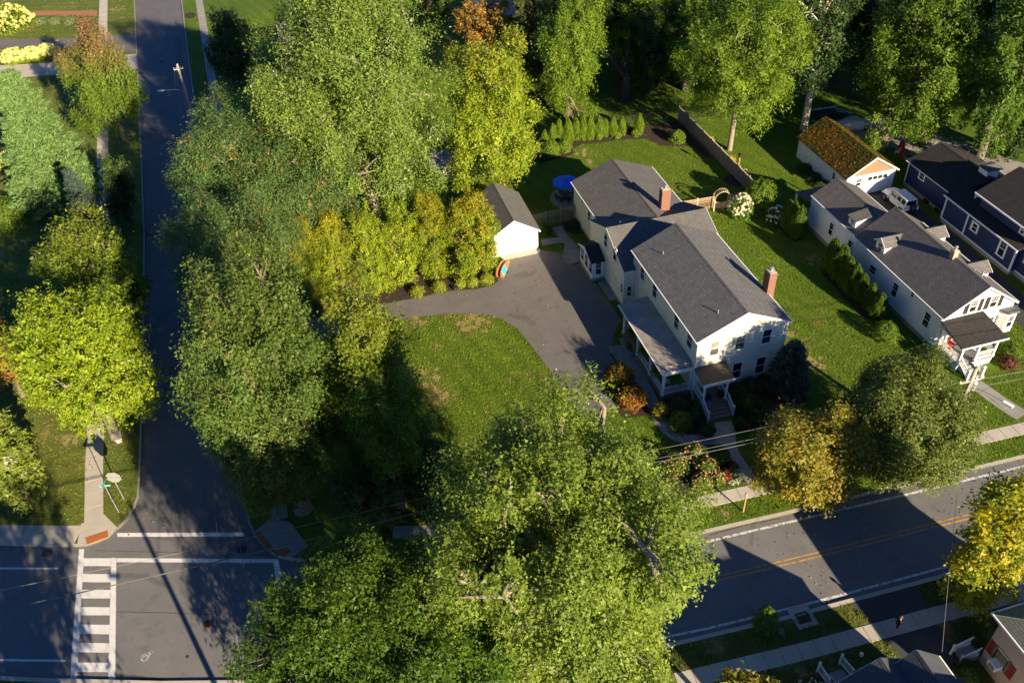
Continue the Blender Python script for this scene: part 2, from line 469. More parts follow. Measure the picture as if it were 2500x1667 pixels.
    def mesh(s, name, mats, smooth=False):
        me = bpy.data.meshes.new(name)
        me.from_pydata(s.v, [], s.f)
        mats = mats if isinstance(mats, (list, tuple)) else [mats]
        for m in mats: me.materials.append(m)
        if len(mats) > 1: me.polygons.foreach_set('material_index', s.mi)
        if smooth: me.polygons.foreach_set('use_smooth', [True] * len(me.polygons))
        uvl = me.uv_layers.new(name='UVMap')
        data = np.zeros(len(me.loops) * 2, dtype=np.float32)
        for p in me.polygons:
            n = p.normal
            if abs(n.z) > 0.999: u = Vector((1, 0, 0)); w = Vector((0, 1, 0))
            else:
                u = Vector((-n.y, n.x, 0)).normalized(); w = n.cross(u)
            for li in p.loop_indices:
                co = me.vertices[me.loops[li].vertex_index].co
                data[2 * li] = co.dot(u); data[2 * li + 1] = co.dot(w)
        uvl.data.foreach_set('uv', data)
        me.update()
        return me

def link(o, parent=None, loc=None, rotz=None):
    COL.objects.link(o)
    if parent is not None: o.parent = parent
    if loc is not None: o.location = loc
    if rotz is not None: o.rotation_euler = (0, 0, rotz)
    return o
def tag(o, label=None, cat=None, group=None, kind=None):
    if label: o['label'] = label
    if cat: o['category'] = cat
    if group: o['group'] = group
    if kind: o['kind'] = kind
    return o
def part(name, mb, mat, parent, label=None, smooth=False, loc=None, rotz=None):
    me = mb if isinstance(mb, bpy.types.Mesh) else mb.mesh(name, mat, smooth)
    o = link(bpy.data.objects.new(name, me), parent, loc, rotz)
    if label: o['label'] = label
    return o
def thing(name, label, cat, loc=(0, 0, 0), rotz=0.0, group=None):
    o = bpy.data.objects.new(name, None)
    o.empty_display_size = 0.3
    link(o, None, loc, rotz)
    return tag(o, label, cat, group)
def single(name, label, cat, mb, mat, loc=(0, 0, 0), rotz=0.0, group=None, smooth=False):
    me = mb if isinstance(mb, bpy.types.Mesh) else mb.mesh(name, mat, smooth)
    o = link(bpy.data.objects.new(name, me), None, loc, rotz)
    return tag(o, label, cat, group)
def struct(name, mb, mat, label, smooth=False):
    o = link(bpy.data.objects.new(name, mb.mesh(name, mat, smooth)))
    return tag(o, label, None, None, 'structure')
def copy_tree(root, loc, rotz=0.0, label=None, scale=None):
    c = root.copy(); COL.objects.link(c); c.location = loc; c.rotation_euler = (0, 0, rotz)
    if scale is not None: c.scale = scale
    if label: c['label'] = label
    for ch in root.children:
        d = ch.copy(); COL.objects.link(d); d.parent = c
        for g in ch.children:
            e = g.copy(); COL.objects.link(e); e.parent = d
    return c

# ------------------------------------------------------------------ ground, roads, kerbs, pavements
def offset(path, d):
    out = []
    for i, p in enumerate(path):
        a = path[max(i - 1, 0)]; b = path[min(i + 1, len(path) - 1)]
        dx, dy = b[0] - a[0], b[1] - a[1]; l = math.hypot(dx, dy)
        out.append((p[0] - dy / l * d, p[1] + dx / l * d))
    return out
def resample(path, step, start=0.0):
    out = []; acc = start
    for a, b in zip(path, path[1:]):
        l = math.hypot(b[0] - a[0], b[1] - a[1]); ang = math.atan2(b[1] - a[1], b[0] - a[0])
        while acc <= l:
            t = acc / l
            out.append((a[0] + (b[0] - a[0]) * t, a[1] + (b[1] - a[1]) * t, ang)); acc += step
        acc -= l
    return out
def smooth_path(path, it=2):
    for _ in range(it):
        q = [path[0]]
        for a, b in zip(path, path[1:]):
            q.append((0.75 * a[0] + 0.25 * b[0], 0.75 * a[1] + 0.25 * b[1]))
            q.append((0.25 * a[0] + 0.75 * b[0], 0.25 * a[1] + 0.75 * b[1]))
        q.append(path[-1]); path = q
    return path
def strip(mb, path, d0, d1, z0, z1=None):
    # sheet (z1 None) or solid strip between two offsets of a path
    A = offset(path, d0); B = offset(path, d1)
    n = len(path)
    if z1 is None:
        v = [(p[0], p[1], z0) for p in A] + [(p[0], p[1], z0) for p in B]
        f = [(i, i + 1, n + i + 1, n + i) if d1 > d0 else (i, n + i, n + i + 1, i + 1) for i in range(n - 1)]
        mb.add(v, f)
    else:
        v = [(p[0], p[1], z0) for p in A] + [(p[0], p[1], z0) for p in B] + [(p[0], p[1], z1) for p in A] + [(p[0], p[1], z1) for p in B]
        f = []
        for i in range(n - 1):
            f += [(2 * n + i, 2 * n + i + 1, 3 * n + i + 1, 3 * n + i), (i, i + 1, 2 * n + i + 1, 2 * n + i), (n + i + 1, n + i, 3 * n + i, 3 * n + i + 1)]
        mb.add(v, f)
    return mb
def sheet(poly, z):
    a = sum(poly[i][0] * poly[(i + 1) % len(poly)][1] - poly[(i + 1) % len(poly)][0] * poly[i][1] for i in range(len(poly)))
    if a < 0: poly = poly[::-1]
    return MB().add([(p[0], p[1], z) for p in poly], [tuple(range(len(poly)))])
def wobble(poly, amp=0.06, step=0.35, seed=3):
    # an edge cut by hand: resampled closed outline with a small uneven wander
    rng = random.Random(seed); out = []
    P = poly + [poly[0]]
    for a, b in zip(P, P[1:]):
        l = math.hypot(b[0] - a[0], b[1] - a[1]); k = max(1, int(l / step))
        for j in range(k):
            t = j / k
            out.append((a[0] + (b[0] - a[0]) * t + rng.uniform(-amp, amp), a[1] + (b[1] - a[1]) * t + rng.uniform(-amp, amp)))
    return out

ZR = -0.12
E_ST = [(-43.4, 140), (-42.6, 118.7), (-41.9, 99.4), (-41.0, 77.1), (-39.9, 50), (-38.9, 24), (-38.35, 8), (-38.2, 2.7), (-37.98, -0.3), (-37.75, -2.0), (-37.3, -3.6), (-36.6, -4.9), (-35.86, -5.97)]
N_RD = [(-35.86, -5.97), (-34.6, -6.7), (-32, -7.6), (-28, -8.95), (-20, -11.3), (-12, -12.9), (-5.4, -13.55), (1.26, -13.86), (11.4, -14.26), (22.3, -14.65), (70, -16.6), (160, -20)]
W_ST = [(-51.6, 140), (-50.92, 126.4), (-50.13, 110.6), (-48.58, 81.07), (-47.68, 63), (-46.71, 43.3), (-46.25, 25), (-46.06, 13.7), (-46.0, 7.26), (-46.0, 3.57), (-46.34, 2.21), (-46.75, 1.45), (-47.19, 0.88), (-47.69, 0.43)]
NW_RD = [(-47.69, 0.43), (-48.1, -0.02), (-49.0, -0.3), (-49.8, -0.35), (-52.2, 0.3), (-56.15, 1.75), (-80, 9.8), (-160, 37)]
S_RD = [(-160, 24), (-80, -1.0), (-54.5, -9.82), (-51.6, -10.9), (-44, -13.5), (-36, -15.9), (-28, -18.2), (-20, -20.0), (-12, -20.95), (-8.35, -21.15), (-2.67, -21.5), (1.03, -21.62), (10.47, -21.9), (22, -22.4), (70, -24.3), (160, -28)]

struct('ground', sheet([(-500, -400), (500, -400), (500, 600), (-500, 600)], -0.17), EARTH, 'bare earth and grass under the neighbourhood')
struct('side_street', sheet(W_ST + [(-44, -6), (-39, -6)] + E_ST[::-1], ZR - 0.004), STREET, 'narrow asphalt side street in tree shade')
struct('main_road', sheet(NW_RD[::-1] + N_RD + S_RD[::-1], ZR), ROAD, 'two lane asphalt main road bending at the junction')
ne = E_ST + N_RD[1:] + [(160, 140)]
struct('lawn', MB().prism(ne, -0.165, 0.0), LAWN, 'mown green lawn of the corner lot and back yards')
nw = W_ST[::-1] + [(-160, 140)] + NW_RD[::-1][:-1]
struct('west_lawn', MB().prism(nw, -0.165, 0.0), LAWN_W, 'sunlit yellowish lawn west of the side street')
struct('south_lawn', MB().prism(S_RD + [(160, -120), (-160, -120)], -0.165, 0.0), LAWN_S, 'weedy lawn south of the main road')

kerb = MB(); strip(kerb, N_RD, 0.0, 0.30, -0.16, 0.012)
struct('main_road_north_kerb', kerb, CONC, 'pale concrete kerb along the north side of the main road')
kerb = MB(); strip(kerb, S_RD, -0.30, 0.0, -0.16, 0.012)
struct('main_road_south_kerb', kerb, CONC, 'pale concrete kerb along the south side of the main road')
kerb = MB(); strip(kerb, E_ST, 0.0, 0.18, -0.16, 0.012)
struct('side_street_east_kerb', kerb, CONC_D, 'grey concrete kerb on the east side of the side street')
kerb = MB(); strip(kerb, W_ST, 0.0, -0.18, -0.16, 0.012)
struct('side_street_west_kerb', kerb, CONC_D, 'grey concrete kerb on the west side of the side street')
kerb = MB(); strip(kerb, NW_RD, 0.0, -0.25, -0.16, 0.012)
struct('corner_kerb', kerb, CONC, 'pale kerb round the north west corner')

# pavements built slab by slab
SLAB = {}
def slab_mesh(l, w, mat):
    k = (round(l, 2), round(w, 2), mat.name)
    if k not in SLAB:
        mb = MB(); h = 0.012
        a, b = l / 2, w / 2
        v = [(-a, -b, -0.1), (a, -b, -0.1), (a, b, -0.1), (-a, b, -0.1), (-a, -b, -h), (a, -b, -h), (a, b, -h), (-a, b, -h), (-a + h, -b + h, 0), (a - h, -b + h, 0), (a - h, b - h, 0), (-a + h, b - h, 0)]
        mb.add(v, [(0, 1, 5, 4), (1, 2, 6, 5), (2, 3, 7, 6), (3, 0, 4, 7), (4, 5, 9, 8), (5, 6, 10, 9), (6, 7, 11, 10), (7, 4, 8, 11), (8, 9, 10, 11)])
        SLAB[k] = mb.mesh('slab', mat)
    return SLAB[k]
def walk(name, label, path, width, pitch, mat, z=0.022, keep=lambda x, y: True, seed=1):
    root = bpy.data.objects.new(name, None); link(root)
    tag(root, label, None, None, 'structure')
    rng = random.Random(seed)
    for (x, y, a) in resample(path, pitch, pitch / 2):
        if not keep(x, y): continue
        o = part('slab', slab_mesh(pitch - 0.02, width, mat), None, root, None, False, (x, y, z + rng.uniform(-0.006, 0.006)))
        o.rotation_euler = (rng.uniform(-0.003, 0.003), rng.uniform(-0.003, 0.003), a + rng.uniform(-0.004, 0.004))
    return root
nwalk = offset(smooth_path(N_RD[3:11], 2), 2.75)
walk('sidewalk', 'pale concrete sidewalk slabs between front gardens and the main road verge', nwalk, 1.18, 1.22, CONC, keep=lambda x, y: -27 < x < 42)
swalk = offset(smooth_path(S_RD[7:14], 2), -2.72)
walk('sidewalk', 'concrete sidewalk slabs along the south side of the main road', swalk, 1.2, 1.22, CONC, keep=lambda x, y: -12 < x < 26, seed=2)
walk('sidewalk', 'sunlit concrete sidewalk slabs beside the stop sign', [(-49.35, 1.9), (-49.75, 8), (-50.1, 16), (-50.9, 30), (-51.6, 48.5), (-53.1, 71.7), (-55.7, 114), (-56.6, 130)], 1.42, 1.5, CONC, seed=3)
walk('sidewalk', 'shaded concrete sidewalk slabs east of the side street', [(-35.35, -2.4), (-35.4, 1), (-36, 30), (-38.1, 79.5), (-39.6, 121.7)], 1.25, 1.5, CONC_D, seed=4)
wl = [(-50.4, 0.95), (-52.3, 1.55), (-56.3, 2.9), (-80, 11)]
walk('sidewalk', 'pale concrete sidewalk slabs along the main road west of the corner', wl, 1.75, 1.5, CONC, seed=5)
struct('corner_ramp', MB().prism([(-50.3, 2.0), (-48.6, 2.4), (-47.55, 0.75), (-48.1, 0.2), (-49.6, -0.1), (-50.4, 0.1)], -0.1, 0.018), CONC, 'pale concrete kerb ramp at the north west corner')
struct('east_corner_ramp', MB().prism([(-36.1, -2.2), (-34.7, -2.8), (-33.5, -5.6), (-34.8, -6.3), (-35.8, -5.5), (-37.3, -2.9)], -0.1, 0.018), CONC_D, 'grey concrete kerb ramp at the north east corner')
single('tactile_pad', 'rust orange tactile pad in the ramp by the stop sign', 'paving pad', MB().prism([(-49.86, 0.45), (-48.24, 0.66), (-48.12, 0.01), (-49.68, -0.25)], 0.0, 0.03), TACT)
single('tactile_pad', 'rust orange tactile pad in tree shade at the east corner', 'paving pad', MB().prism([(-37.35, -3.21), (-36.89, -3.19), (-36.11, -4.92), (-36.51, -4.98)], 0.0, 0.03), TACT)
single('tactile_pad', 'short rust orange tactile pad beside the dark maple crown', 'paving pad', MB().prism([(-35.99, -5.27), (-35.04, -5.26), (-34.78, -5.79), (-35.45, -6.02)], 0.0, 0.03), TACT)

# painted markings: each its own sheet
def marking(name, label, poly, mat=PAINT, z=ZR + 0.004, group=None, cat='road marking'):
    return single(name, label, cat, sheet(wobble(poly, 0.012, 0.25, len(label)), z), mat, group=group)
marking('stop_line', 'single white stop line across the side street mouth', [(-47.56, 0.30), (-38.1, -2.72), (-38.12, -3.1), (-47.53, -0.10)])
cw = thing('crosswalk', 'white ladder crosswalk with solid bars across the west arm of the road', 'crosswalk', (-48.8, -6, ZR))
def cpart(name, poly, mat=PAINT, dz=0.004):
    part(name, sheet(wobble([(x + 48.8, y + 6) for x, y in poly], 0.012, 0.25, int(abs(poly[0][1]) * 9)), dz), mat, cw)
cpart('side_line', [(-50.29, -0.39), (-49.91, -0.51), (-49.5, -11.75), (-49.95, -11.58)])
cpart('side_line', [(-47.855, -2.0), (-47.49, -2.12), (-46.95, -14.2), (-47.42, -14.0)])
ys = [(-1.37, -2.10), (-2.84, -3.58), (-4.26, -5.02), (-5.77, -6.47), (-7.25, -8.03), (-8.74, -9.49), (-10.29, -11.0)]
def lx(y): return -49.90 + 0.395 * (-y - 0.5) / 11.25
for a, b in ys:
    cpart('bar', [(lx(a) + 0.004, a - 0.02), (-47.86 + 0.036 * (-a - 1.4), a - 0.68), (-47.86 + 0.036 * (-b - 1.4), b - 0.68), (lx(b) + 0.004, b - 0.02)])
marking('crosswalk_line', 'long white crosswalk line crossing the junction mouth', [(-47.46, -2.16), (-36.0, -5.92), (-35.76, -6.36), (-47.45, -2.54)])
marking('crosswalk_line', 'short white crosswalk line ending under the dark maple', [(-36.2, -5.95), (-35.8, -6.0), (-35.5, -11.5), (-35.95, -11.5)], z=ZR + 0.008)
marking('lane_line', 'thin white lane line left of the crosswalk near the far kerb', [(-70, 4.3), (-51.7, -1.68), (-51.65, -1.86), (-70, 4.12)])
marking('lane_line', 'thin white lane line left of the crosswalk near the lower edge', [(-70, -3.4), (-50.4, -9.82), (-50.35, -10.0), (-70, -3.58)])
edge = MB(); strip(edge, [(-20, -12.0), (-12, -13.55), (-5.9, -14.21), (1.36, -14.5), (10.4, -14.88), (21.7, -15.3), (70, -17.2)], -0.10, 0.10, ZR + 0.004)
single('edge_line', 'white edge line on the far side of the main road', 'road marking', edge, PAINT_W)
edge = MB(); strip(edge, [(-20, -19.5), (-12, -20.4), (-8.3, -20.72), (-2.7, -21.0), (1.15, -21.15), (11.1, -21.4), (22, -21.9), (70, -23.8)], -0.09, 0.09, ZR + 0.004)
single('edge_line', 'worn white edge line on the near side of the main road', 'road marking', edge, PAINT_W)
yl = [(-20, -15.6), (-12, -16.9), (-3.7, -17.42), (1.06, -17.64), (12.5, -18.02), (22, -18.4), (70, -20.3)]
for d, t in ((0.13, 'upper'), (-0.2, 'lower')):
    edge = MB(); strip(edge, yl, d - 0.06, d + 0.06, ZR + 0.004)
    single('centre_line', t + ' one of the two yellow centre lines on the main road', 'road marking', edge, PAINT_Y)

# driveways, beds and garden paths
drv = [(-38.3, 21.6), (-30, 21.9), (-22, 21.7), (-16.2, 21.6), (-13.7, 21.05), (-11.9, 21.15), (-11.1, 21.6), (-10.9, 22.5), (-9.62, 24.85), (-5.5, 25.05), (-5.3, 25.5), (-3.61, 24.44), (-3.29, 21.85), (-2.2, 21.78), (-1.9, 18.2), (-1.7, 14.2), (-1.6, 11.6), (-2.28, 11.07), (-3.47, 9.04), (-4.43, 7.32), (-4.3, 6.42), (-5.52, 5.71), (-6.15, 4.55), (-6.3, 2.22), (-6.2, 0.5), (-9.6, 0.5), (-9.96, 3.91), (-10.41, 7.63), (-10.87, 10.7), (-11.43, 13.73), (-12.39, 15.58), (-13.59, 16.72), (-16.78, 18.03), (-19.57, 18.53), (-21.95, 18.54), (-30, 18.4), (-38.5, 18.2)]
struct('driveway', sheet(wobble(drv, 0.03, 0.5), 0.010), DRIVE, 'brown grey asphalt driveway curving to the garage')
single('garage_slab', 'pale concrete slab in front of the white garage doors', 'paving', MB().prism([(-9.8, 25.9), (-9.55, 24.95), (-5.55, 25.1), (-5.35, 25.6), (-5.4, 26.0)], 0.0, 0.03), CONC)
struct('neighbour_driveway', sheet(wobble([(32.6, 24.3), (36.6, 24.3), (36.9, 12), (36.2, -2), (36.0, -15.2), (32.8, -15.1), (33.0, -2), (32.6, 10)], 0.05), 0.010), DRIVE2, 'dark asphalt driveway between the white and the navy house')
struct('back_driveway', sheet(wobble([(36.8, 42), (46, 39), (56, 20), (58, 4), (52, 4), (50, 18), (45, 30), (41, 33), (37.2, 34.4)], 0.05), 0.008), CONC_D, 'brown concrete yard behind the mossy garage')
struct('south_driveway', sheet(wobble([(1.75, -21.9), (7.0, -22.2), (6.55, -23.4), (6.3, -26), (6.2, -29), (5.9, -60), (3.0, -60), (3.0, -27.5), (2.5, -25), (2.45, -23.5)], 0.04), 0.010), DRIVE2, 'dark asphalt driveway beside the grey roofed house')
struct('north_driveway', sheet([(-72.4, 115.2), (-62.7, 111.3), (-50.2, 108.6), (-49.75, 100.4), (-62.3, 107.2), (-71.8, 110.9)], 0.010), DRIVE, 'sunlit asphalt driveway joining the street far off')
struct('north_path', sheet([(-70.6, 102.8), (-60, 100.2), (-49.7, 99.6), (-49.2, 93.0), (-56, 94.5), (-65, 96.2), (-72, 96.5)], 0.008), CONC, 'pale concrete forecourt behind the yellow hydrangeas')
def bed(name, label, poly, seed=1, z=0.02, mat=MULCH):
    return struct(name, sheet(wobble(poly, 0.05, 0.3, seed), z), mat, label)
bed('back_bed', 'dark mulch bed along the back fence', [(-6, 41), (-5.3, 39.5), (-2.7, 41.4), (-0.7, 43.3), (0.7, 43.6), (3.5, 43.7), (4.9, 44.3), (5.4, 45.6), (6.6, 46.2), (9.6, 45.8), (12.5, 45.5), (14.8, 44.8), (15.9, 42.6), (18.0, 41.3), (19.4, 41.2), (19.8, 38.4), (20.6, 36.9), (20.75, 48.0), (10.5, 48.7), (1, 50.5), (-6, 52)], 2)
bed('hedge_bed', 'dark mulch strip under the tall arborvitae beside the driveway', [(-30, 24), (-30, 21.75), (-22, 21.8), (-16.1, 21.75), (-13.7, 21.15), (-11.9, 21.25), (-11.2, 21.7), (-11.0, 22.6), (-9.9, 24.9), (-11.5, 26.5), (-20, 26)], 3)
bed('porch_bed', 'dark mulch bed in front of the porch', [(-6.2, 5.0), (-5.4, 5.6), (-4.4, 6.1), (-3.7, 3.5), (-3.2, 0.6), (-4.0, -1.0), (-6.3, -0.6), (-6.5, 2.5)], 4)
bed('front_bed', 'dark mulch bed left of the front steps', [(-2.6, 0.3), (0.0, 0.0), (0.15, -3.2), (0.2, -4.6), (-2.0, -4.4), (-3.5, -3.2)], 5)
bed('front_bed', 'dark mulch bed right of the front steps', [(2.6, 0.0), (8.3, 0.0), (9.6, -0.8), (9.4, -3.6), (6.5, -4.6), (3.5, -5.3), (2.0, -5.0), (2.4, -3.6)], 6)
bed('rose_bed', 'dark mulch bed of flowers by the sidewalk', [(-8.5, -4.8), (-2.5, -5.6), (-0.2, -6.4), (0.2, -8.0), (0.15, -10.1), (-5.4, -10.0), (-9, -9.3)], 7)
bed('neighbour_bed', 'dark mulch strip under the hedge of the white house', [(20.49, 12.86), (21.51, 12.87), (21.36, 8.72), (21.39, 4.48), (20.71, 3.77), (20.19, 4.58), (20.12, 8.14), (20.25, 11.17)], 8)
bed('neighbour_bed', 'dark mulch patch under three arborvitae by the back porch', [(20.66, 22.34), (22.25, 22.40), (22.84, 19.30), (21.67, 18.11), (20.61, 17.90), (20.30, 19.80)], 9)
bed('pole_bed', 'round dark mulch patch under the bird feeder', [(20.7 + 1.3 * math.cos(t / 12 * 6.283), 31.6 + 1.4 * math.sin(t / 12 * 6.283)) for t in range(12)], 10)
bed('hydrangea_bed', 'dark mulch under the cream hydrangea by the arch', [(17.2, 25.6), (21.0, 24.5), (22.4, 22.5), (22.6, 27.8), (18, 28)], 11)
bed('fence_bed', 'dark mulch corner by the back gate', [(-1.37, 29.78), (0.13, 29.97), (0.06, 27.84), (0.12, 26.94), (-0.96, 27.15), (-1.61, 28.08)], 12)
bed('far_bed', 'rust coloured mulch flower bed on the far lawn', [(-69.91, 127.82), (-57.24, 123.03), (-57.05, 120.08), (-63.10, 123.37), (-69.87, 125.33)], 13, 0.02, PINKFL)
bed('street_tree_bed', 'round mulch ring under the small street tree', [(-42.13, 115.18), (-41.54, 115.51), (-40.47, 115.07), (-40.17, 113.81), (-40.50, 112.52), (-41.56, 112.40), (-42.08, 113.56)], 14)

def flags(name, label, center, widths, cell, mat=STONE, across=2, z=0.025, seed=1):
    root = bpy.data.objects.new(name, None); link(root); tag(root, label, None, None, 'structure')
    rng = random.Random(seed)
    pts = resample(smooth_path(center, 2), cell)
    n = len(pts)
    rows = []
    for i, (x, y, a) in enumerate(pts):
        t = i / max(1, n - 1) * (len(widths) - 1); k = min(int(t), len(widths) - 2); w = widths[k] + (widths[k + 1] - widths[k]) * (t - k)
        row = []
        for j in range(across + 1):
            s = (j / across - 0.5) * w
            jx = rng.uniform(-0.18, 0.18) * cell; js = (rng.uniform(-0.2, 0.2) * w / across) if 0 < j < across else 0
            row.append((x + math.cos(a) * jx - math.sin(a) * (s + js), y + math.sin(a) * jx + math.cos(a) * (s + js)))
        rows.append(row)
    for i in range(n - 1):
        for j in range(across):
            q = [rows[i][j], rows[i + 1][j], rows[i + 1][j + 1], rows[i][j + 1]]
            cx = sum(p[0] for p in q) / 4; cy = sum(p[1] for p in q) / 4
            g = 1 - 0.035 / max(0.3, cell) * 1.4
            part('flagstone', MB().prism([((p[0] - cx) * g, (p[1] - cy) * g) for p in q], -0.06, rng.uniform(-0.008, 0.008)), mat, root, None, False, (cx, cy, z))
    base = MB(); strip(base, [(p[0], p[1]) for p in pts], -min(widths) / 2, min(widths) / 2, z - 0.012)
    part('joint_sand', base, CONC_D, root)
    return root
flags('garden_path', 'flagstone path from the sidewalk to the front steps', [(0.65, -10.3), (0.72, -8.5), (0.66, -7.0), (0.7, -6.0), (1.1, -4.8), (1.3, -3.3)], [0.95, 0.9, 0.85, 1.1, 1.8, 1.9], 0.85)
flags('garden_path', 'flagstone path curving from the front steps along the porch', [(0.5, -5.3), (-1.2, -5.0), (-3.0, -4.2), (-3.6, -2.0), (-3.1, 1.0), (-3.0, 4.0), (-3.3, 6.6), (-3.0, 9.0)], [1.3, 1.1, 1.1, 1.1, 1.2, 1.6, 2.4], 0.95, seed=2)
flags('garden_path', 'flagstone terrace by the glazed side entry', [(-2.2, 22.2), (-2.6, 23.3), (-2.2, 24.6), (-1.9, 25.8), (-2.3, 27.4), (-2.3, 29.4)], [2.4, 2.2, 1.4, 1.0, 1.0, 1.2], 0.8, PATIO, seed=3)
flags('garden_path', 'short flagstone path to the garage side', [(-2.4, 26.6), (-3.6, 26.7), (-5.2, 26.9)], [1.1, 1.2, 1.2], 0.8, PATIO, seed=4)
flags('garden_path', 'flagstone strip along the house wall above the driveway', [(-1.2, 18.2), (-1.2, 14.4)], [0.8, 0.8], 1.1, STONE, 1, seed=5)
flags('garden_path', 'grey path to the steps of the white house', [(24.0, -6.1), (24.6, -9.3), (25.2, -11)], [1.5, 1.6, 1.7], 1.2, CONC_D, 1, seed=6)
pat = bpy.data.objects.new('patio', None); link(pat); tag(pat, 'round stone patio under the blue umbrella', None, None, 'structure')
rng = random.Random(5)
for ring, (r0, r1, n) in enumerate(((0.0, 0.7, 5), (0.72, 1.4, 11), (1.42, 2.1, 16), (2.12, 2.75, 22))):
    for k in range(n):
        t0 = (k + 0.03) / n * 6.2832 + ring; t1 = (k + 0.97) / n * 6.2832 + ring
        q = [(r0 * math.cos(t0), r0 * math.sin(t0)), (r1 * math.cos(t0), r1 * math.sin(t0)), (r1 * math.cos((t0 + t1) / 2), r1 * math.sin((t0 + t1) / 2)), (r1 * math.cos(t1), r1 * math.sin(t1)), (r0 * math.cos(t1), r0 * math.sin(t1))]
        if ring == 0: q = q[:4]
        part('paver', MB().prism(q, -0.05, rng.uniform(0.0, 0.012)), PATIO, pat, None, False, (1.5, 34.4, 0.02))

# drains and covers
def cover(name, label, c, r, mat):
    mb = MB().lathe([(r, -0.02), (r, 0.0), (r * 0.92, 0.006), (r * 0.85, 0.001), (0.02, 0.004)], (0, 0, 0), 20)
    for k in range(-3, 4): mb.box(-r * 0.7, k * r * 0.2 - 0.015, 0, r * 0.7, k * r * 0.2 + 0.015, 0.01)
    single(name, label, 'manhole cover', mb, mat, (c[0][0], c[0][1], ZR + 0.004))
cover('manhole_cover', 'reddish manhole cover in the sunlit junction', [(-40.98, -9.95)], 0.33, RUST)
cover('manhole_cover', 'dark manhole cover near the stop line', [(-38.37, -4.26)], 0.36, IRON)
cover('manhole_cover', 'small dark valve cover above the crosswalk line', [(-39.47, -4.52)], 0.18, IRON)
cover('manhole_cover', 'tiny rusty valve cover in the middle of the lane', [(-42.38, -12.12)], 0.12, RUST)
cover('manhole_cover', 'round cover far up the side street', [(-45.73, 94.91)], 0.36, IRON)
def grate(label, c, l, w, rot, mat):
    t = thing('storm_drain', label, 'drain', (c[0][0], c[0][1], 0.0), rot)
    f = MB(); f.box(-l / 2, -w / 2, -0.1, l / 2, -w / 2 + 0.07, 0.03); f.box(-l / 2, w / 2 - 0.07, -0.1, l / 2, w / 2, 0.03); f.box(-l / 2, -w / 2 + 0.07, -0.1, -l / 2 + 0.07, w / 2 - 0.07, 0.03); f.box(l / 2 - 0.07, -w / 2 + 0.07, -0.1, l / 2, w / 2 - 0.07, 0.03)
    part('frame', f, mat, t)
    b = MB().box(-0.02, -w / 2 + 0.07, -0.03, 0.02, w / 2 - 0.07, 0.026).mesh('bar', mat)
    n = int((l - 0.14) / 0.09)
    for k in range(n): part('bar', b, None, t, None, False, (-l / 2 + 0.07 + (k + 0.5) * (l - 0.14) / n, 0, 0))
    part('pit', MB().box(-l / 2 + 0.07, -w / 2 + 0.07, -0.1, l / 2 - 0.07, w / 2 - 0.07, -0.06), BLACK, t)
    return t
g = grate('rusty storm drain grate in the verge south of the main road', [(-1.77, -21.99)], 0.9, 0.8, 0.0, RUST)
part('surround', MB().box(-0.75, -0.75, -0.05, 0.75, -0.42, 0.028).box(-0.75, 0.42, -0.05, 0.75, 0.9, 0.028).box(-0.75, -0.42, -0.05, -0.46, 0.42, 0.028).box(0.46, -0.42, -0.05, 0.75, 0.42, 0.028), CONC, g)
g = grate('rusty storm drain grate in the gutter left of the crosswalk', [(-52.63, -0.05)], 0.7, 0.5, -0.32, RUST); g.location.z = ZR - 0.015
g = grate('dark storm drain grate against the west kerb of the side street', [(-46.12, 43.50)], 1.3, 0.9, 0.0, BLACK); g.location.z = ZR - 0.015

# repairs, stains and marks on the asphalt
PATCH = asphalt('asphalt_patch', (0.07, 0.07, 0.074), (0.085, 0.085, 0.088), False)
STAIN = asphalt('asphalt_stain', (0.05, 0.048, 0.046), (0.062, 0.06, 0.057), False)
def road_patch(label, poly, mat, z=ZR + 0.0022, wob=0.05):
    struct('road_patch', sheet(wobble(poly, wob, 0.25, len(label)), z), mat, label)
road_patch('dark damp streak at the lower edge of the junction', [(-47.08, -11.98), (-46.35, -12.21), (-44.77, -12.92), (-43.20, -13.67), (-41.97, -14.23), (-42.08, -14.36), (-43.42, -13.90), (-44.87, -13.14), (-46.34, -12.45), (-47.07, -12.14)], STAIN)
road_patch('dark seam sealed across the junction lane', [(-47.20, -6.96), (-44.42, -7.92), (-40.49, -9.33), (-40.49, -9.38), (-44.42, -7.98), (-47.20, -7.02)], STAIN, ZR + 0.0024, 0.012)
road_patch('second sealed seam near the far crosswalk line', [(-49.13, -0.88), (-45.80, -2.05), (-41.99, -3.38), (-41.99, -3.43), (-45.80, -2.10), (-49.12, -0.93)], STAIN, ZR + 0.0024, 0.012)
road_patch('sealed crack beside the far edge line of the main road', [(-4.69, -13.72), (-1.62, -13.72), (1.05, -13.94), (1.01, -14.02), (-1.66, -13.80), (-4.73, -13.81)], STAIN, ZR + 0.0024, 0.02)
road_patch('rectangular trench repair on the side street', [(-44.6, 14.0), (-42.9, 13.9), (-42.7, 19.2), (-44.5, 19.3)], PATCH, ZR - 0.0018)
road_patch('long trench repair on the upper side street', [(-43.2, 84), (-42.2, 84), (-42.9, 104), (-43.9, 104)], PATCH, ZR - 0.0018)
DSTAIN = asphalt('driveway_stain', (0.085, 0.078, 0.074), (0.112, 0.103, 0.097), False)
road_patch('dark oily stain on the driveway before the garage', [(-9.29, 22.20), (-8.38, 22.51), (-7.65, 21.94), (-6.89, 22.62), (-6.78, 22.10), (-7.58, 21.30), (-8.64, 21.36), (-9.25, 21.73)], DSTAIN, 0.0125)
road_patch('small dark stain in the middle of the driveway', [(-8.19, 17.64), (-7.71, 17.76), (-7.76, 17.06), (-8.23, 16.94)], DSTAIN, 0.0125)
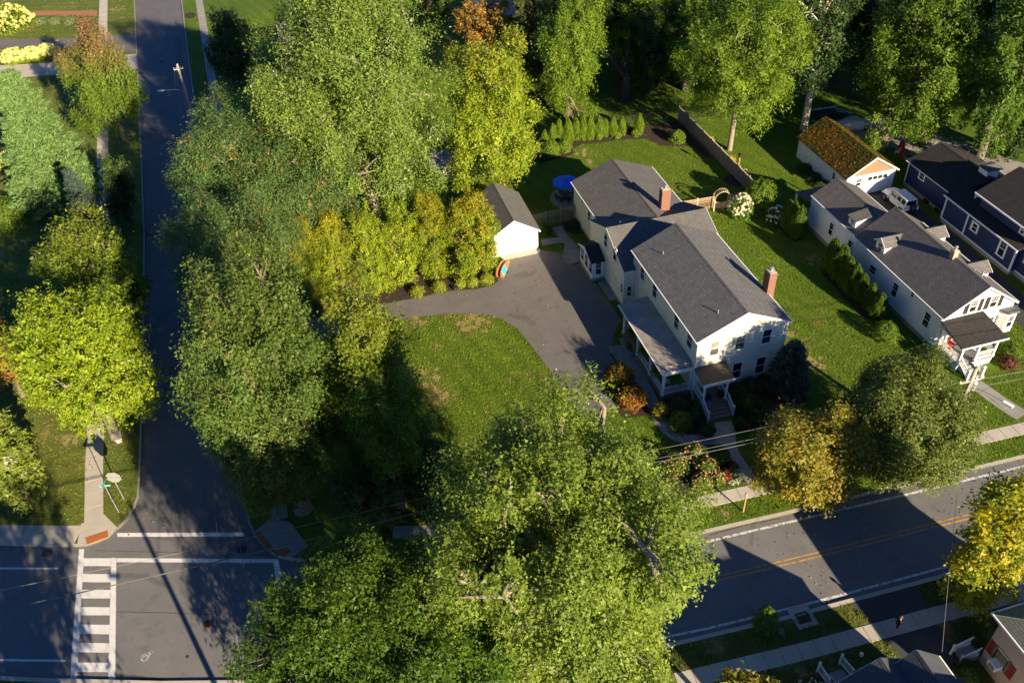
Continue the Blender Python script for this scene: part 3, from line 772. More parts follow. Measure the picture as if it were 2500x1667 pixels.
road_patch('long faint stain along the driveway bend', [(-11.68, 16.31), (-9.97, 15.23), (-9.47, 13.61), (-10.06, 13.65), (-10.70, 14.83), (-11.81, 15.86)], DSTAIN, 0.0125)
ck = MB(); kx, ky = [(-44.98, -11.30)][0]; pr = random.Random(2)
for a in range(5):
    ox, oy, r0 = kx + pr.uniform(-0.25, 0.25), ky + pr.uniform(-0.25, 0.25), pr.uniform(0.12, 0.25)
    pts = [(ox + r0 * math.cos(t * 0.5 + a) * pr.uniform(0.8, 1.2), oy + r0 * math.sin(t * 0.5 + a) * pr.uniform(0.8, 1.2)) for t in range(14)]
    strip(ck, pts, -0.012, 0.012, ZR + 0.003 + 0.0004 * a)
single('chalk_mark', 'faint white chalk scribble on the junction asphalt', 'mark', ck, PAINT_W)

# ------------------------------------------------------------------ building kit
ORG = [0.0, 0.0]
def house(name, label, cat, ox, oy):
    ORG[0], ORG[1] = ox, oy
    return thing(name, label, cat, (ox, oy, 0))
def hp(name, mb, mat, parent, label=None, smooth=False):
    mb.v = [(p[0] - ORG[0], p[1] - ORG[1], p[2]) for p in mb.v]
    return part(name, mb, mat, parent, label, smooth)
def wing(T, axis, a0, a1, b0, b1, ze, zr, wall, roof, over=0.25, ob=0.2, t=0.14, z0=0.0, found=None, gutter=True, rakes=(True, True), name='wall', trim=None):
    """gabled wing: a = across, b = along the ridge; ze is the roof edge height"""
    trim = trim or WHITE
    r0, r1 = a0 - over, a1 + over; ar = (a0 + a1) / 2
    sl = (zr - ze) / (ar - r0)
    zw = ze + sl * over - t - 0.012; zp = zr - t - 0.012
    if wall is not None:
        hp(name, MB().ext([(a0, z0), (a1, z0), (a1, zw), (ar, zp), (a0, zw)], axis, b0, b1), wall, T)
    if found is not None:
        hp('foundation', MB().ext([(a0 - 0.03, -0.2), (a1 + 0.03, -0.2), (a1 + 0.03, found), (a0 - 0.03, found)], axis, b0 - 0.03, b1 + 0.03), CONC_D, T)
    R = []
    for e in (r0, r1):
        R.append(hp('roof_slope', MB().ext([(e, ze), (ar, zr), (ar, zr - t), (e, ze - t)], axis, b0 - ob, b1 + ob), roof, T))
    hp('ridge_cap', MB().ext([(ar - 0.16, zr - 0.16 * sl + 0.012), (ar, zr + 0.022), (ar + 0.16, zr - 0.16 * sl + 0.012), (ar, zr - 0.02)], axis, b0 - ob + 0.01, b1 + ob - 0.01), roof, T)
    if gutter:
        for e, s in ((r0, -1), (r1, 1)):
            hp('gutter', MB().ext([(e + s * 0.002, ze - 0.02), (e + s * 0.10, ze - 0.03), (e + s * 0.10, ze - 0.08), (e + s * 0.03, ze - 0.15), (e + s * 0.002, ze - 0.15)], axis, b0 - ob + 0.02, b1 + ob - 0.02), trim, T)
    for on, b, s in ((rakes[0], b0 - ob, -1), (rakes[1], b1 + ob, 1)):
        if on:
            hp('rake_board', MB().ext([(r0 + 0.01, ze - 0.02), (ar, zr - 0.02), (r1 - 0.01, ze - 0.02), (r1 - 0.01, ze - 0.2), (ar, zr - 0.2), (r0 + 0.01, ze - 0.2)], axis, b + s * 0.003, b + s * 0.035), trim, T)
    return R
def face_pt(face, plane):
    return {'F': lambda u, d, z: (u, plane - d, z), 'B': lambda u, d, z: (u, plane + d, z), 'L': lambda u, d, z: (plane - d, u, z), 'R': lambda u, d, z: (plane + d, u, z)}[face]
def fbox(mb, P, u0, u1, d0, d1, z0, z1):
    a = P(u0, d0, z0); b = P(u1, d1, z1)
    return mb.box(a[0], a[1], a[2], b[0], b[1], b[2])
def window(T, face, plane, u, z0, w, h, cols=2, rows=2, upper=GLASS, lower=GLASS, case=0.1, frame=None, hinge=None):
    P = face_pt(face, plane); frame = frame or WHITE
    m = MB(); d = 0.05
    fbox(m, P, u - w / 2 - case, u - w / 2, -0.01, d, z0 - 0.002, z0 + h)
    fbox(m, P, u + w / 2, u + w / 2 + case, -0.01, d, z0 - 0.002, z0 + h)
    fbox(m, P, u - w / 2 - case, u + w / 2 + case, -0.01, d + 0.01, z0 + h, z0 + h + case)
    zm = z0 + h * 0.5
    fbox(m, P, u - w / 2, u + w / 2, 0.0, 0.034, zm - 0.03, zm + 0.03)
    for s in (-1, 1):
        fbox(m, P, u + s * w / 2, u + s * (w / 2 - 0.045), 0.0, 0.03, z0, zm - 0.03); fbox(m, P, u + s * w / 2, u + s * (w / 2 - 0.045), 0.0, 0.03, zm + 0.03, z0 + h)
    fbox(m, P, u - w / 2 + 0.045, u + w / 2 - 0.045, 0.0, 0.03, z0, z0 + 0.05)
    for k in range(1, cols):
        x = u - w / 2 + w * k / cols
        fbox(m, P, x - 0.009, x + 0.009, 0.0, 0.028, zm + 0.03, z0 + h)
    for k in range(1, rows):
        z = zm + 0.03 + (h / 2 - 0.03) * k / rows
        fbox(m, P, u - w / 2 + 0.045, u + w / 2 - 0.045, 0.0, 0.026, z - 0.009, z + 0.009)
    W = hp('window', m, frame, T)
    for za, zb, g in ((z0 + 0.05, zm - 0.03, lower), (zm + 0.03, z0 + h, upper)):
        p = MB(); fbox(p, P, u - w / 2 + 0.04, u + w / 2 - 0.04, 0.002, 0.016, za, zb)
        hp('pane', p, g, W)
    s = MB(); fbox(s, P, u - w / 2 - case - 0.03, u + w / 2 + case + 0.03, -0.01, 0.09, z0 - 0.06, z0 - 0.004)
    hp('sill', s, frame, W)
    return W
def shutter(T, face, plane, u, z0, w, h, mat):
    P = face_pt(face, plane); m = MB()
    fbox(m, P, u - w / 2, u - w / 2 + 0.05, 0.0, 0.045, z0, z0 + h); fbox(m, P, u + w / 2 - 0.05, u + w / 2, 0.0, 0.045, z0, z0 + h)
    for z in (z0, z0 + h * 0.48, z0 + h - 0.06): fbox(m, P, u - w / 2 + 0.05, u + w / 2 - 0.05, 0.0, 0.045, z, z + 0.06)
    n = int(h / 0.09)
    for k in range(n):
        z = z0 + 0.06 + k * (h - 0.12) / n
        fbox(m, P, u - w / 2 + 0.05, u + w / 2 - 0.05, 0.0, 0.03, z, z + 0.055)
    return hp('shutter', m, mat, T)
def corner_board(T, x, y, z0, z1, w=0.1, mat=None):
    hp('corner_board', MB().box(x - w, y - w, z0, x + w, y + w, z1), mat or WHITE, T)
def downspout(T, pts, mat=None):
    hp('downspout', MB().tube(pts, 0.045, 6), mat or WHITE, T)
BAL = {}
def railing(T, p0, p1, z0, z1, h=0.85, pitch=0.13, mat=None):
    mat = mat or WHITE
    m = MB()
    m.beam((p0[0], p0[1], z0 + h), (p1[0], p1[1], z1 + h), 0.075, 0.05)
    m.beam((p0[0], p0[1], z0 + 0.12), (p1[0], p1[1], z1 + 0.12), 0.06, 0.05)
    R = hp('railing', m, mat, T)
    l = math.hypot(p1[0] - p0[0], p1[1] - p0[1]); n = int(l / pitch)
    key = (mat.name, h)
    if key not in BAL: BAL[key] = MB().lathe([(0.018, 0.12), (0.03, 0.2), (0.03, 0.3), (0.016, 0.42), (0.03, h - 0.2), (0.018, h - 0.02)], (0, 0, 0), 6).mesh('baluster', mat)
    for k in range(1, n):
        t = k / n
        part('baluster', BAL[key], None, R, None, False, (p0[0] + (p1[0] - p0[0]) * t - ORG[0], p0[1] + (p1[1] - p0[1]) * t - ORG[1], z0 + (z1 - z0) * t))
    return R
def post(T, x, y, z0, z1, s=0.11, mat=None, round_=False, name='post'):
    m = MB()
    if round_:
        m.lathe([(s * 1.3, 0), (s * 1.3, 0.12), (s, 0.16), (s * 0.88, z1 - z0 - 0.2), (s * 1.25, z1 - z0 - 0.12), (s * 1.25, z1 - z0)], (x, y, z0), 14)
    else:
        m.box(x - s, y - s, z0 + 0.22, x + s, y + s, z1 - 0.14)
        m.box(x - s * 1.3, y - s * 1.3, z0, x + s * 1.3, y + s * 1.3, z0 + 0.22)
        m.box(x - s * 1.25, y - s * 1.25, z1 - 0.14, x + s * 1.25, y + s * 1.25, z1)
    return hp(name, m, mat or WHITE, T)
def newel(T, x, y, z0, h=1.05, s=0.06):
    m = MB().box(x - s, y - s, z0, x + s, y + s, z0 + h)
    m.box(x - s * 1.5, y - s * 1.5, z0 + h, x + s * 1.5, y + s * 1.5, z0 + h + 0.04)
    m.lathe([(0.02, 0.04), (0.065, 0.09), (0.065, 0.14), (0.02, 0.19)], (x, y, z0 + h), 10)
    return hp('newel', m, WHITE, T)
def chimney(T, x0, x1, y0, y1, z0, z1, mat, cap=CONC, flue=True):
    m = MB().box(x0, y0, z0, x1, y1, z1 - 0.16).box(x0 - 0.04, y0 - 0.04, z1 - 0.16, x1 + 0.04, y1 + 0.04, z1)
    C = hp('chimney', m, mat, T)
    hp('chimney_cap', MB().box(x0 + 0.05, y0 + 0.05, z1, x1 - 0.05, y1 - 0.05, z1 + 0.06), cap, C)
    if flue:
        hp('flue', MB().lathe([(0.11, 0), (0.11, 0.22), (0.17, 0.24), (0.17, 0.34), (0.03, 0.40)], ((x0 + x1) / 2, (y0 + y1) / 2, z1 + 0.06), 12), STEEL, C)
    hp('flashing', MB().box(x0 - 0.03, y0 - 0.03, z0, x1 + 0.03, y1 + 0.03, z0 + 0.16), STEEL, C)
    return C
def vent(T, x, y, z, h=0.45, r=0.045):
    V = hp('vent_pipe', MB().lathe([(r * 2.2, -0.08), (r * 2.0, 0.02), (r, 0.05), (r, h), (r * 0.7, h)], (x, y, z), 10), STEEL, T)
    return V
def door(T, face, plane, u, z0, w, h, mat=None, glazed=True):
    P = face_pt(face, plane); m = MB()
    fbox(m, P, u - w / 2 - 0.1, u - w / 2, -0.01, 0.05, z0, z0 + h); fbox(m, P, u + w / 2, u + w / 2 + 0.1, -0.01, 0.05, z0, z0 + h); fbox(m, P, u - w / 2 - 0.1, u + w / 2 + 0.1, -0.01, 0.06, z0 + h, z0 + h + 0.1)
    fbox(m, P, u - w / 2, u + w / 2, -0.01, 0.025, z0, z0 + h)
    D = hp('door', m, mat or WHITE, T)
    if glazed:
        p = MB(); fbox(p, P, u - w / 2 + 0.12, u + w / 2 - 0.12, 0.02, 0.034, z0 + 0.5, z0 + h - 0.15); hp('pane', p, GLASS, D)
    k = MB(); fbox(k, P, u + w / 2 - 0.12, u + w / 2 - 0.06, 0.02, 0.08, z0 + 1.0, z0 + 1.1); hp('handle', k, BLACK, D)
    return D

# ------------------------------------------------------------------ the cream farmhouse
H = house('farmhouse', 'large cream sided house with charcoal gabled roofs and side porch', 'house', 4.3, 7.0)
wing(H, 'y', 0.32, 8.45, 0.05, 13.8, 6.32, 8.35, CREAM, SH_DARK, 0.26, 0.2, found=0.35, name='wall')
wing(H, 'x', 13.42, 22.6, -0.8, 9.5, 4.5, 6.5, CREAM, SH_BROWN, 0.22, 0.12, found=0.35)
wing(H, 'y', 0.15, 8.95, 18.1, 30.3, 4.6, 6.48, CREAM, SH_BROWN, 0.33, 0.25, found=0.35, rakes=(False, True))
for x, y, z in ((0.34, 0.07, 6.2), (8.43, 0.07, 6.2), (0.34, 13.78, 6.2), (-0.78, 13.44, 4.3), (0.17, 30.28, 4.4)): corner_board(H, x, y, 0.3, z, 0.075)
for u, up in ((1.87, GLASS_C), (4.23, GLASS_C), (6.68, GLASS)): window(H, 'F', 0.05, u, 4.28, 0.84, 1.5, 1, 1, up, GLASS_S if up is GLASS_C else GLASS)
for u in (4.35, 6.6): window(H, 'F', 0.05, u, 0.9, 0.88, 1.8, 1, 1)
for u in (4.2, 8.9, 11.75): window(H, 'L', 0.32, u, 4.36, 0.86, 1.46, 1, 1)
window(H, 'L', 0.32, 1.55, 4.35, 0.95, 1.45, 1, 1, GLASS_S, GLASS)
for u in (2.6, 5.4, 8.6): window(H, 'L', 0.32, u, 1.0, 0.85, 1.6, 1, 1)
for u in (18.35, 15.85): window(H, 'L', -0.8, u, 4.05, 0.8, 1.46, 1, 1)
window(H, 'L', -0.8, 13.8, 1.6, 0.42, 1.12, 1, 1)
window(H, 'F', 13.42, -0.2, 1.3, 0.5, 1.2, 1, 1)
window(H, 'L', 0.15, 25.6, 2.3, 0.66, 1.35, 1, 1); window(H, 'L', 0.15, 27.7, 3.5, 0.5, 0.55, 2, 1)
for u in (3.0, 6.0): window(H, 'B', 30.3, u, 1.0, 0.9, 1.4, 2, 2)
for u in (3.0, 7.5, 11.0): window(H, 'R', 8.45, u, 4.3, 0.8, 1.4, 2, 2); window(H, 'R', 8.45, u, 1.0, 0.8, 1.5, 2, 2)
door(H, 'L', 0.15, 23.2, 0.4, 0.9, 2.1)
hp('wall_lamp', MB().box(-0.9, 21.0, 2.4, -0.8, 21.12, 2.7), BLACK, H)
hp('dryer_vent', MB().lathe([(0.09, 0), (0.09, 0.12), (0.03, 0.14)], (-0.86, 15.4, 2.2), 10), WHITE, H)
chimney(H, 5.65, 6.6, 19.9, 20.6, 5.4, 8.15, BRICK)
chimney(H, 8.5, 9.2, 3.75, 4.65, -0.1, 8.45, BRICK)
vent(H, 1.95, 11.2, 7.1); vent(H, 2.6, 1.5, 7.42); vent(H, 0.9, 19.0, 6.05, 0.2); vent(H, 2.7, 18.8, 6.15, 0.25)
downspout(H, [(0.2, 0.0, 6.2), (0.24, -0.03, 5.9), (0.24, -0.03, 0.4), (0.2, -0.5, 0.1)])
downspout(H, [(8.6, 0.0, 6.2), (8.5, -0.02, 5.9), (8.5, -0.02, 0.4)])
hp('gable_lamp', MB().box(7.0, -0.06, 6.02, 7.5, 0.05, 6.12), WHITE, H)
# glazed side entry
V = hp('entry_wall', MB().ext([(18.45, 0.35), (21.85, 0.35), (21.85, 2.35), (20.15, 3.0), (18.45, 2.35)], 'x', -2.1, -0.82), WHITE, H)
hp('entry_base', MB().box(-2.14, 18.41, -0.1, -0.8, 21.89, 0.35), CONC_D, H)
for e in (18.25, 22.1):
    hp('entry_roof', MB().ext([(e, 2.45), (20.17, 3.28), (20.17, 3.18), (e, 2.35)], 'x', -2.35, -0.82), SH_BLACK, H)
hp('entry_rake', MB().ext([(18.25, 2.42), (20.17, 3.25), (22.1, 2.42), (22.1, 2.28), (20.17, 3.1), (18.25, 2.28)], 'x', -2.385, -2.353), WHITE, H)
for u in (18.95, 20.15, 21.35): window(H, 'L', -2.1, u, 0.75, 0.85, 1.5, 2, 2)
window(H, 'F', 18.45, -1.45, 0.75, 0.62, 1.5, 2, 3)
# side porch
hp('porch_floor', MB().box(-2.45, 0.35, 0.34, 0.3, 9.75, 0.44), DECK, H)
hp('porch_skirt', MB().box(-2.38, 0.42, -0.1, 0.28, 9.7, 0.335), DECK, H)
pr = MB()
pr.add([(-2.45, 0.55, 3.02), (-2.45, 10.5, 3.02), (0.31, 10.3, 3.5), (0.31, 0.75, 3.46), (0.31, 0.5, 3.02), (-1.9, 1.1, 3.12),
        (-2.45, 0.55, 2.92), (-2.45, 10.5, 2.92), (0.31, 10.3, 3.38), (0.31, 0.5, 2.92)],
       [(0, 5, 2, 1), (0, 4, 5), (4, 3, 5), (5, 3, 2), (0, 1, 7, 6), (1, 2, 8, 7), (4, 0, 6, 9), (6, 7, 8, 9)])
hp('porch_roof', pr, METALROOF, H)
hp('porch_gutter', MB().box(-2.56, 0.45, 2.9, -2.455, 10.5, 3.0).box(-2.45, 0.44, 2.9, 0.3, 0.535, 3.0), WHITE, H)
hp('porch_beam', MB().box(-2.36, 0.42, 2.7, -2.2, 10.1, 2.9).box(-2.2, 0.42, 2.7, 0.3, 0.58, 2.9), WHITE, H)
hp('porch_ceiling', MB().box(-2.2, 0.6, 2.84, 0.3, 10.1, 2.89), CREAM, H)
PY = (0.5, 3.28, 6.1, 9.35)
for y in PY: post(H, -2.28, y, 0.44, 2.7, 0.1)
post(H, 0.2, 0.5, 0.44, 2.7, 0.08)
railing(H, (-2.28, 0.62), (-2.28, 3.15), 0.44, 0.44); railing(H, (-2.28, 3.4), (-2.28, 5.98), 0.44, 0.44); railing(H, (-2.16, 0.5), (0.1, 0.5), 0.44, 0.44)
hp('porch_step', MB().box(-2.85, 6.5, -0.05, -2.46, 9.1, 0.2), STONE, H)
railing(H, (-2.15, 9.35), (0.28, 9.35), 0.44, 0.44)
# front portico with steps
hp('portico_floor', MB().box(0.25, -2.0, 0.62, 2.6, 0.03, 0.74), DECK, H)
hp('portico_skirt', MB().box(0.32, -1.95, -0.1, 2.53, 0.03, 0.615), DECK, H)
for k in range(4): hp('step', MB().box(0.35, -2.02 - 0.3 * (k + 1), -0.05, 2.5, -2.02 - 0.3 * k, 0.6 - 0.15 * k), DECK, H)
pr = MB()
pr.add([(0.2, -1.85, 2.92), (3.1, -1.85, 2.92), (3.1, 0.04, 3.32), (0.2, 0.04, 3.32), (0.2, -1.85, 2.80), (3.1, -1.85, 2.80), (3.1, 0.04, 3.2), (0.2, 0.04, 3.2)],
       [(0, 1, 2, 3), (7, 6, 5, 4), (0, 4, 5, 1), (1, 5, 6, 2), (3, 2, 6, 7), (0, 3, 7, 4)])
hp('portico_roof', pr, BROWNROOF, H)
hp('portico_beam', MB().box(0.3, -1.83, 2.58, 3.0, -1.68, 2.79).box(0.3, -1.68, 2.58, 0.45, 0.03, 2.79).box(2.5, -1.68, 2.58, 2.62, 0.03, 2.79).box(0.16, -1.9, 2.8, 3.14, -1.86, 2.95), WHITE, H)
for x in (0.42, 2.5): post(H, x, -1.75, 0.74, 2.58, 0.11, None, True)
railing(H, (0.38, -1.6), (0.38, -0.05), 0.74, 0.74); railing(H, (2.5, -1.6), (2.5, -0.05), 0.74, 0.74)
for x in (0.28, 2.56):
    railing(H, (x, -1.98), (x, -3.1), 0.72, 0.08); newel(H, x, -3.2, 0.0)
door(H, 'F', 0.05, 1.5, 0.74, 0.95, 2.05)

# ------------------------------------------------------------------ white garage with sliding doors
g = house('garage', 'small white gabled garage with sliding doors at the driveway end', 'garage', -8.0, 29.5)
wing(g, 'y', -10.75, -5.5, 25.9, 33.6, 2.45, 4.25, GARW, SH_GREY, 0.24, 0.25, found=0.06, gutter=False)
hp('sliding_door', MB().box(-10.6, 25.82, 0.08, -7.1, 25.88, 2.25), GARW, g)
hp('sliding_door', MB().box(-7.02, 25.85, 0.08, -5.6, 25.89, 2.2), GARW, g)
hp('door_track', MB().box(-10.7, 25.8, 2.26, -5.6, 25.87, 2.36), WHITE, g)
hp('door_gap', MB().box(-7.09, 25.87, 0.08, -7.03, 25.893, 2.2), BLACK, g)
hp('handle', MB().box(-8.4, 25.78, 1.0, -8.33, 25.815, 1.25), BLACK, g)

# ------------------------------------------------------------------ the white house next door
w = house('white_house', 'long white sided house with four dormers and front porch', 'house', 26.7, 5.0)
wing(w, 'y', 23.25, 30.5, -1.45, 11.7, 3.95, 6.55, WSIDE, SH_WH, 0.22, 0.3, found=0.45)
wing(w, 'y', 23.3, 28.5, 10.5, 20.1, 3.95, 5.45, WSIDE, SH_WH, 0.15, 0.15, found=0.45, rakes=(False, True))
for x, y in ((23.27, -1.43), (30.48, -1.43), (23.32, 20.08)): corner_board(w, x, y, 0.4, 3.9, 0.07)
for u, z0, ww, hh in ((16.0, 1.55, 0.62, 1.35), (12.6, 1.55, 0.62, 1.35), (5.0, 1.5, 0.66, 1.4), (0.25, 1.5, 0.72, 1.45)): window(w, 'L', 23.25, u, z0, ww + 0.08, hh + 0.08, 1, 2)
window(w, 'L', 23.25, 8.55, 1.75, 0.95, 0.85, 1, 1); window(w, 'L', 23.25, 2.75, 3.05, 0.45, 0.55, 1, 1)
for u in (26.1, 28.2):
    window(w, 'F', -1.45, u, 3.75, 0.75, 1.25, 3, 2, GLASS_S, GLASS)
    shutter(w, 'F', -1.45, u - 0.72, 3.7, 0.42, 1.35, SHUT_B); shutter(w, 'F', -1.45, u + 0.72, 3.7, 0.42, 1.35, SHUT_B)
for u in (25.0, 28.6): window(w, 'F', -1.45, u, 1.0, 0.8, 1.5, 3, 2)
shutter(w, 'F', -1.45, 29.35, 0.95, 0.42, 1.6, SHUT_B)
door(w, 'F', -1.45, 26.6, 0.75, 0.95, 2.1)
# bay on the right of the front
hp('bay', MB().prism([(29.3, -1.46), (29.7, -2.15), (30.6, -2.15), (31.0, -1.46)], 0.9, 3.1), WSIDE, w); hp('bay_roof', MB().prism([(29.2, -1.46), (29.62, -2.3), (30.7, -2.3), (31.1, -1.46)], 3.1, 3.28), SH_DARK, w)
window(w, 'F', -2.15, 30.15, 1.5, 0.6, 1.25, 3, 2)
def dormer(T, side, x_face, yc, zb, zt, zr, wd, xback, wallm, roofm):
    s = -1 if side == 'L' else 1
    hp('dormer_wall', MB().ext([(yc - wd / 2, zb), (yc + wd / 2, zb), (yc + wd / 2, zt), (yc, zr - 0.1), (yc - wd / 2, zt)], 'x', min(x_face, xback), max(x_face, xback)), wallm, T)
    a, b = min(x_face + s * 0.18, xback), max(x_face + s * 0.18, xback)
    for e in (-1, 1):
        hp('dormer_roof', MB().ext([(yc + e * (wd / 2 + 0.2), zt - 0.06), (yc, zr), (yc, zr - 0.08), (yc + e * (wd / 2 + 0.2), zt - 0.14)], 'x', a, b), roofm, T)
    xf = x_face + s * 0.18
    hp('dormer_trim', MB().ext([(yc - wd / 2 - 0.2, zt - 0.07), (yc, zr - 0.01), (yc + wd / 2 + 0.2, zt - 0.07), (yc + wd / 2 + 0.2, zt - 0.2), (yc, zr - 0.14), (yc - wd / 2 - 0.2, zt - 0.2)], 'x', xf + s * 0.003, xf + s * 0.03), WHITE, T)
    window(T, side, x_face, yc, zb + 0.25, wd * 0.45, (zt - zb) * 0.72, 2, 2, GLASS, GLASS, 0.07)
dormer(w, 'L', 23.55, 8.75, 4.0, 5.15, 5.75, 1.35, 26.0, WSIDE, SH_WH)
# shed dormer with a sloping roof on the rear wing
hp('dormer_wall', MB().ext([(23.6, 4.05), (25.3, 5.0), (25.3, 5.25), (23.6, 5.0)], 'y', 12.95, 14.15), WSIDE, w)
hp('dormer_roof', MB().ext([(23.42, 5.02), (25.6, 5.36), (25.6, 5.28), (23.42, 4.94)], 'y', 12.8, 14.3), SH_WH, w)
window(w, 'L', 23.6, 13.5, 4.3, 0.5, 0.5, 2, 2, GLASS, GLASS, 0.06)
dormer(w, 'R', 30.1, 8.7, 4.0, 5.1, 5.7, 1.6, 27.6, WSIDE, SH_WH)
dormer(w, 'R', 30.1, 2.6, 4.0, 5.1, 5.7, 1.6, 27.6, WSIDE, SH_WH)
chimney(w, 26.55, 27.05, 2.9, 3.4, 5.9, 7.2, BRICK_P)
vent(w, 28.4, 0.9, 5.4, 0.7, 0.09); vent(w, 27.7, 1.2, 5.8, 0.4); vent(w, 27.5, 12.8, 4.7, 0.45)
downspout(w, [(23.1, -1.5, 3.85), (23.18, -1.4, 3.6), (23.18, -1.4, 0.3)]); downspout(w, [(23.1, 11.6, 3.85), (23.18, 11.6, 3.6), (23.18, 11.6, 0.3)]); downspout(w, [(23.18, 5.6, 3.85), (23.18, 5.6, 0.3)])
# back porch of the white house
hp('porch_roof', MB().ext([(20.1, 3.05), (23.4, 2.55), (23.4, 2.45), (20.1, 2.95)], 'x', 23.3, 28.3), SH_DARK, w)
for x in (23.5, 28.1): post(w, x, 23.2, 0.1, 2.45, 0.09)
hp('porch_floor', MB().box(23.3, 20.15, -0.05, 28.3, 23.4, 0.1), CONC_D, w)
# front porch of the white house
hp('porch_floor', MB().box(23.4, -4.45, 0.62, 27.1, -1.5, 0.74), DECKG, w)
hp('porch_skirt', MB().box(23.46, -4.38, -0.1, 27.05, -1.52, 0.615), WHITE, w)
pr = MB()
pr.add([(22.95, -4.75, 2.95), (27.6, -4.75, 2.95), (27.4, -1.46, 3.55), (23.1, -1.46, 3.5), (22.95, -4.75, 2.82), (27.6, -4.75, 2.82), (27.4, -1.46, 3.4), (23.1, -1.46, 3.4)],
       [(0, 1, 2, 3), (7, 6, 5, 4), (0, 4, 5, 1), (1, 5, 6, 2), (3, 2, 6, 7), (0, 3, 7, 4)])
hp('porch_roof', pr, SH_BLACK, w)
hp('porch_beam', MB().box(23.35, -4.45, 2.62, 27.15, -4.28, 2.81).box(23.35, -4.28, 2.62, 23.5, -1.5, 2.81).box(27.0, -4.28, 2.62, 27.15, -1.5, 2.81).box(22.9, -4.8, 2.84, 27.65, -4.755, 2.98), WHITE, w)
for x in (23.5, 25.2, 27.0): post(w, x, -4.36, 0.74, 2.62, 0.09)
post(w, 23.5, -1.6, 0.74, 2.62, 0.09)
railing(w, (23.5, -4.25), (23.5, -1.7), 0.74, 0.74); railing(w, (25.3, -4.36), (26.9, -4.36), 0.74, 0.74); railing(w, (27.0, -4.25), (27.0, -1.6), 0.74, 0.74)
for k in range(4): hp('step', MB().box(23.7, -4.47 - 0.3 * (k + 1), -0.05, 25.0, -4.47 - 0.3 * k, 0.6 - 0.15 * k), DECKG, w)
for x in (23.6, 25.1): railing(w, (x, -4.45), (x, -5.6), 0.72, 0.08); newel(w, x, -5.7, 0.0, 1.1, 0.09)

# ------------------------------------------------------------------ tan garage with the mossy roof
mossy = t = house('garage', 'garage with orange mossy roof, tan gable and white panel door', 'garage', 33.0, 28.5)
wing(t, 'y', 30.1, 36.3, 23.9, 34.1, 2.65, 4.75, WSIDE, SH_MOSS, 0.25, 0.25, found=0.15, gutter=False)
hp('gable_panel', MB().ext([(30.15, 2.62), (36.25, 2.62), (33.2, 4.5)], 'y', 23.86, 23.897), TANSIDE, t)
D = hp('garage_door', MB().box(32.7, 23.8, 0.12, 35.3, 23.88, 2.3), WHITE, t)
for r in range(4):
    for c in range(4):
        hp('door_panel', MB().box(32.78 + c * 0.64, 23.775, 0.2 + r * 0.54, 33.32 + c * 0.64, 23.798, 0.62 + r * 0.54), WHITE if r < 3 else GLASS, D)
hp('door_casing', MB().box(32.5, 23.78, 0.1, 32.69, 23.89, 2.5).box(35.31, 23.78, 0.1, 35.5, 23.89, 2.5).box(32.69, 23.78, 2.31, 35.31, 23.89, 2.5), WHITE, t)
window(t, 'F', 23.9, 31.7, 1.3, 0.7, 0.9, 2, 2); window(t, 'L', 30.1, 26.3, 1.2, 0.6, 0.8, 1, 1)
door(t, 'L', 30.1, 31.6, 0.1, 0.85, 2.0, WHITE, False)

# ------------------------------------------------------------------ navy house at the right edge
n = house('navy_house', 'navy blue sided house with white trim and black roofs', 'house', 42.0, 12.0)
wing(n, 'y', 38.2, 45.5, 16.2, 24.2, 3.1, 4.6, NAVY, SH_BLACK, 0.3, 0.3, found=0.45, rakes=(False, True))
hp('wall', MB().box(37.3, 5.9, 0.45, 46.5, 16.4, 3.2), NAVY, n); hp('foundation', MB().box(37.27, 5.87, -0.2, 46.5, 16.43, 0.45), CONC_D, n)
hp('lower_roof', MB().ext([(36.95, 3.28), (39.2, 4.0), (39.2, 3.88), (36.95, 3.16)], 'y', 5.5, 16.6), SH_BLACK, n)
hp('gutter', MB().box(36.85, 5.5, 3.12, 36.947, 16.6, 3.26), WHITE, n)
hp('wall', MB().box(38.3, 4.8, 3.0, 46.0, 13.0, 5.2), NAVY, n)
for e in (37.6, 46.6):
    hp('roof_slope', MB().ext([(e, 5.25), (42.1, 7.3), (42.1, 7.18), (e, 5.13)], 'y', 3.9, 13.4), SH_BLACK, n)
hp('gutter', MB().box(37.5, 3.9, 5.1, 37.597, 13.4, 5.24), WHITE, n)
hp('eave_bracket', MB().box(37.65, 13.28, 4.55, 37.8, 13.36, 5.1).box(38.0, 13.28, 4.6, 38.15, 13.36, 5.1), WHITE, n)
for x, y, z0, z1 in ((37.29, 16.38, 0.4, 3.15), (37.29, 12.9, 0.4, 3.15), (37.29, 5.92, 0.4, 3.15), (38.22, 24.18, 0.4, 3.0), (38.28, 4.82, 3.0, 5.1), (38.22, 16.6, 0.4, 3.0)): corner_board(n, x, y, z0, z1, 0.08)
hp('base_board', MB().box(37.24, 5.86, 0.42, 37.3, 16.44, 0.56), WHITE, n)
window(n, 'L', 38.2, 21.8, 2.0, 0.8, 0.8, 1, 1, GLASS, GLASS, 0.12); window(n, 'L', 37.3, 11.7, 1.6, 0.7, 0.85, 1, 1, GLASS, GLASS, 0.2)
window(n, 'L', 37.3, 7.6, 1.2, 0.8, 1.7, 2, 2, GLASS, GLASS, 0.16); window(n, 'L', 38.3, 7.0, 4.0, 0.5, 0.75, 2, 2, GLASS, GLASS, 0.12)
hp('wall', MB().box(37.9, -8.0, 0.45, 46.0, 5.86, 3.4), NAVY, n); hp('foundation', MB().box(37.87, -8.0, -0.2, 46.0, 5.86, 0.45), CONC_D, n)
hp('base_board', MB().box(37.85, -8.0, 0.42, 37.9, 5.8, 0.56), WHITE, n)
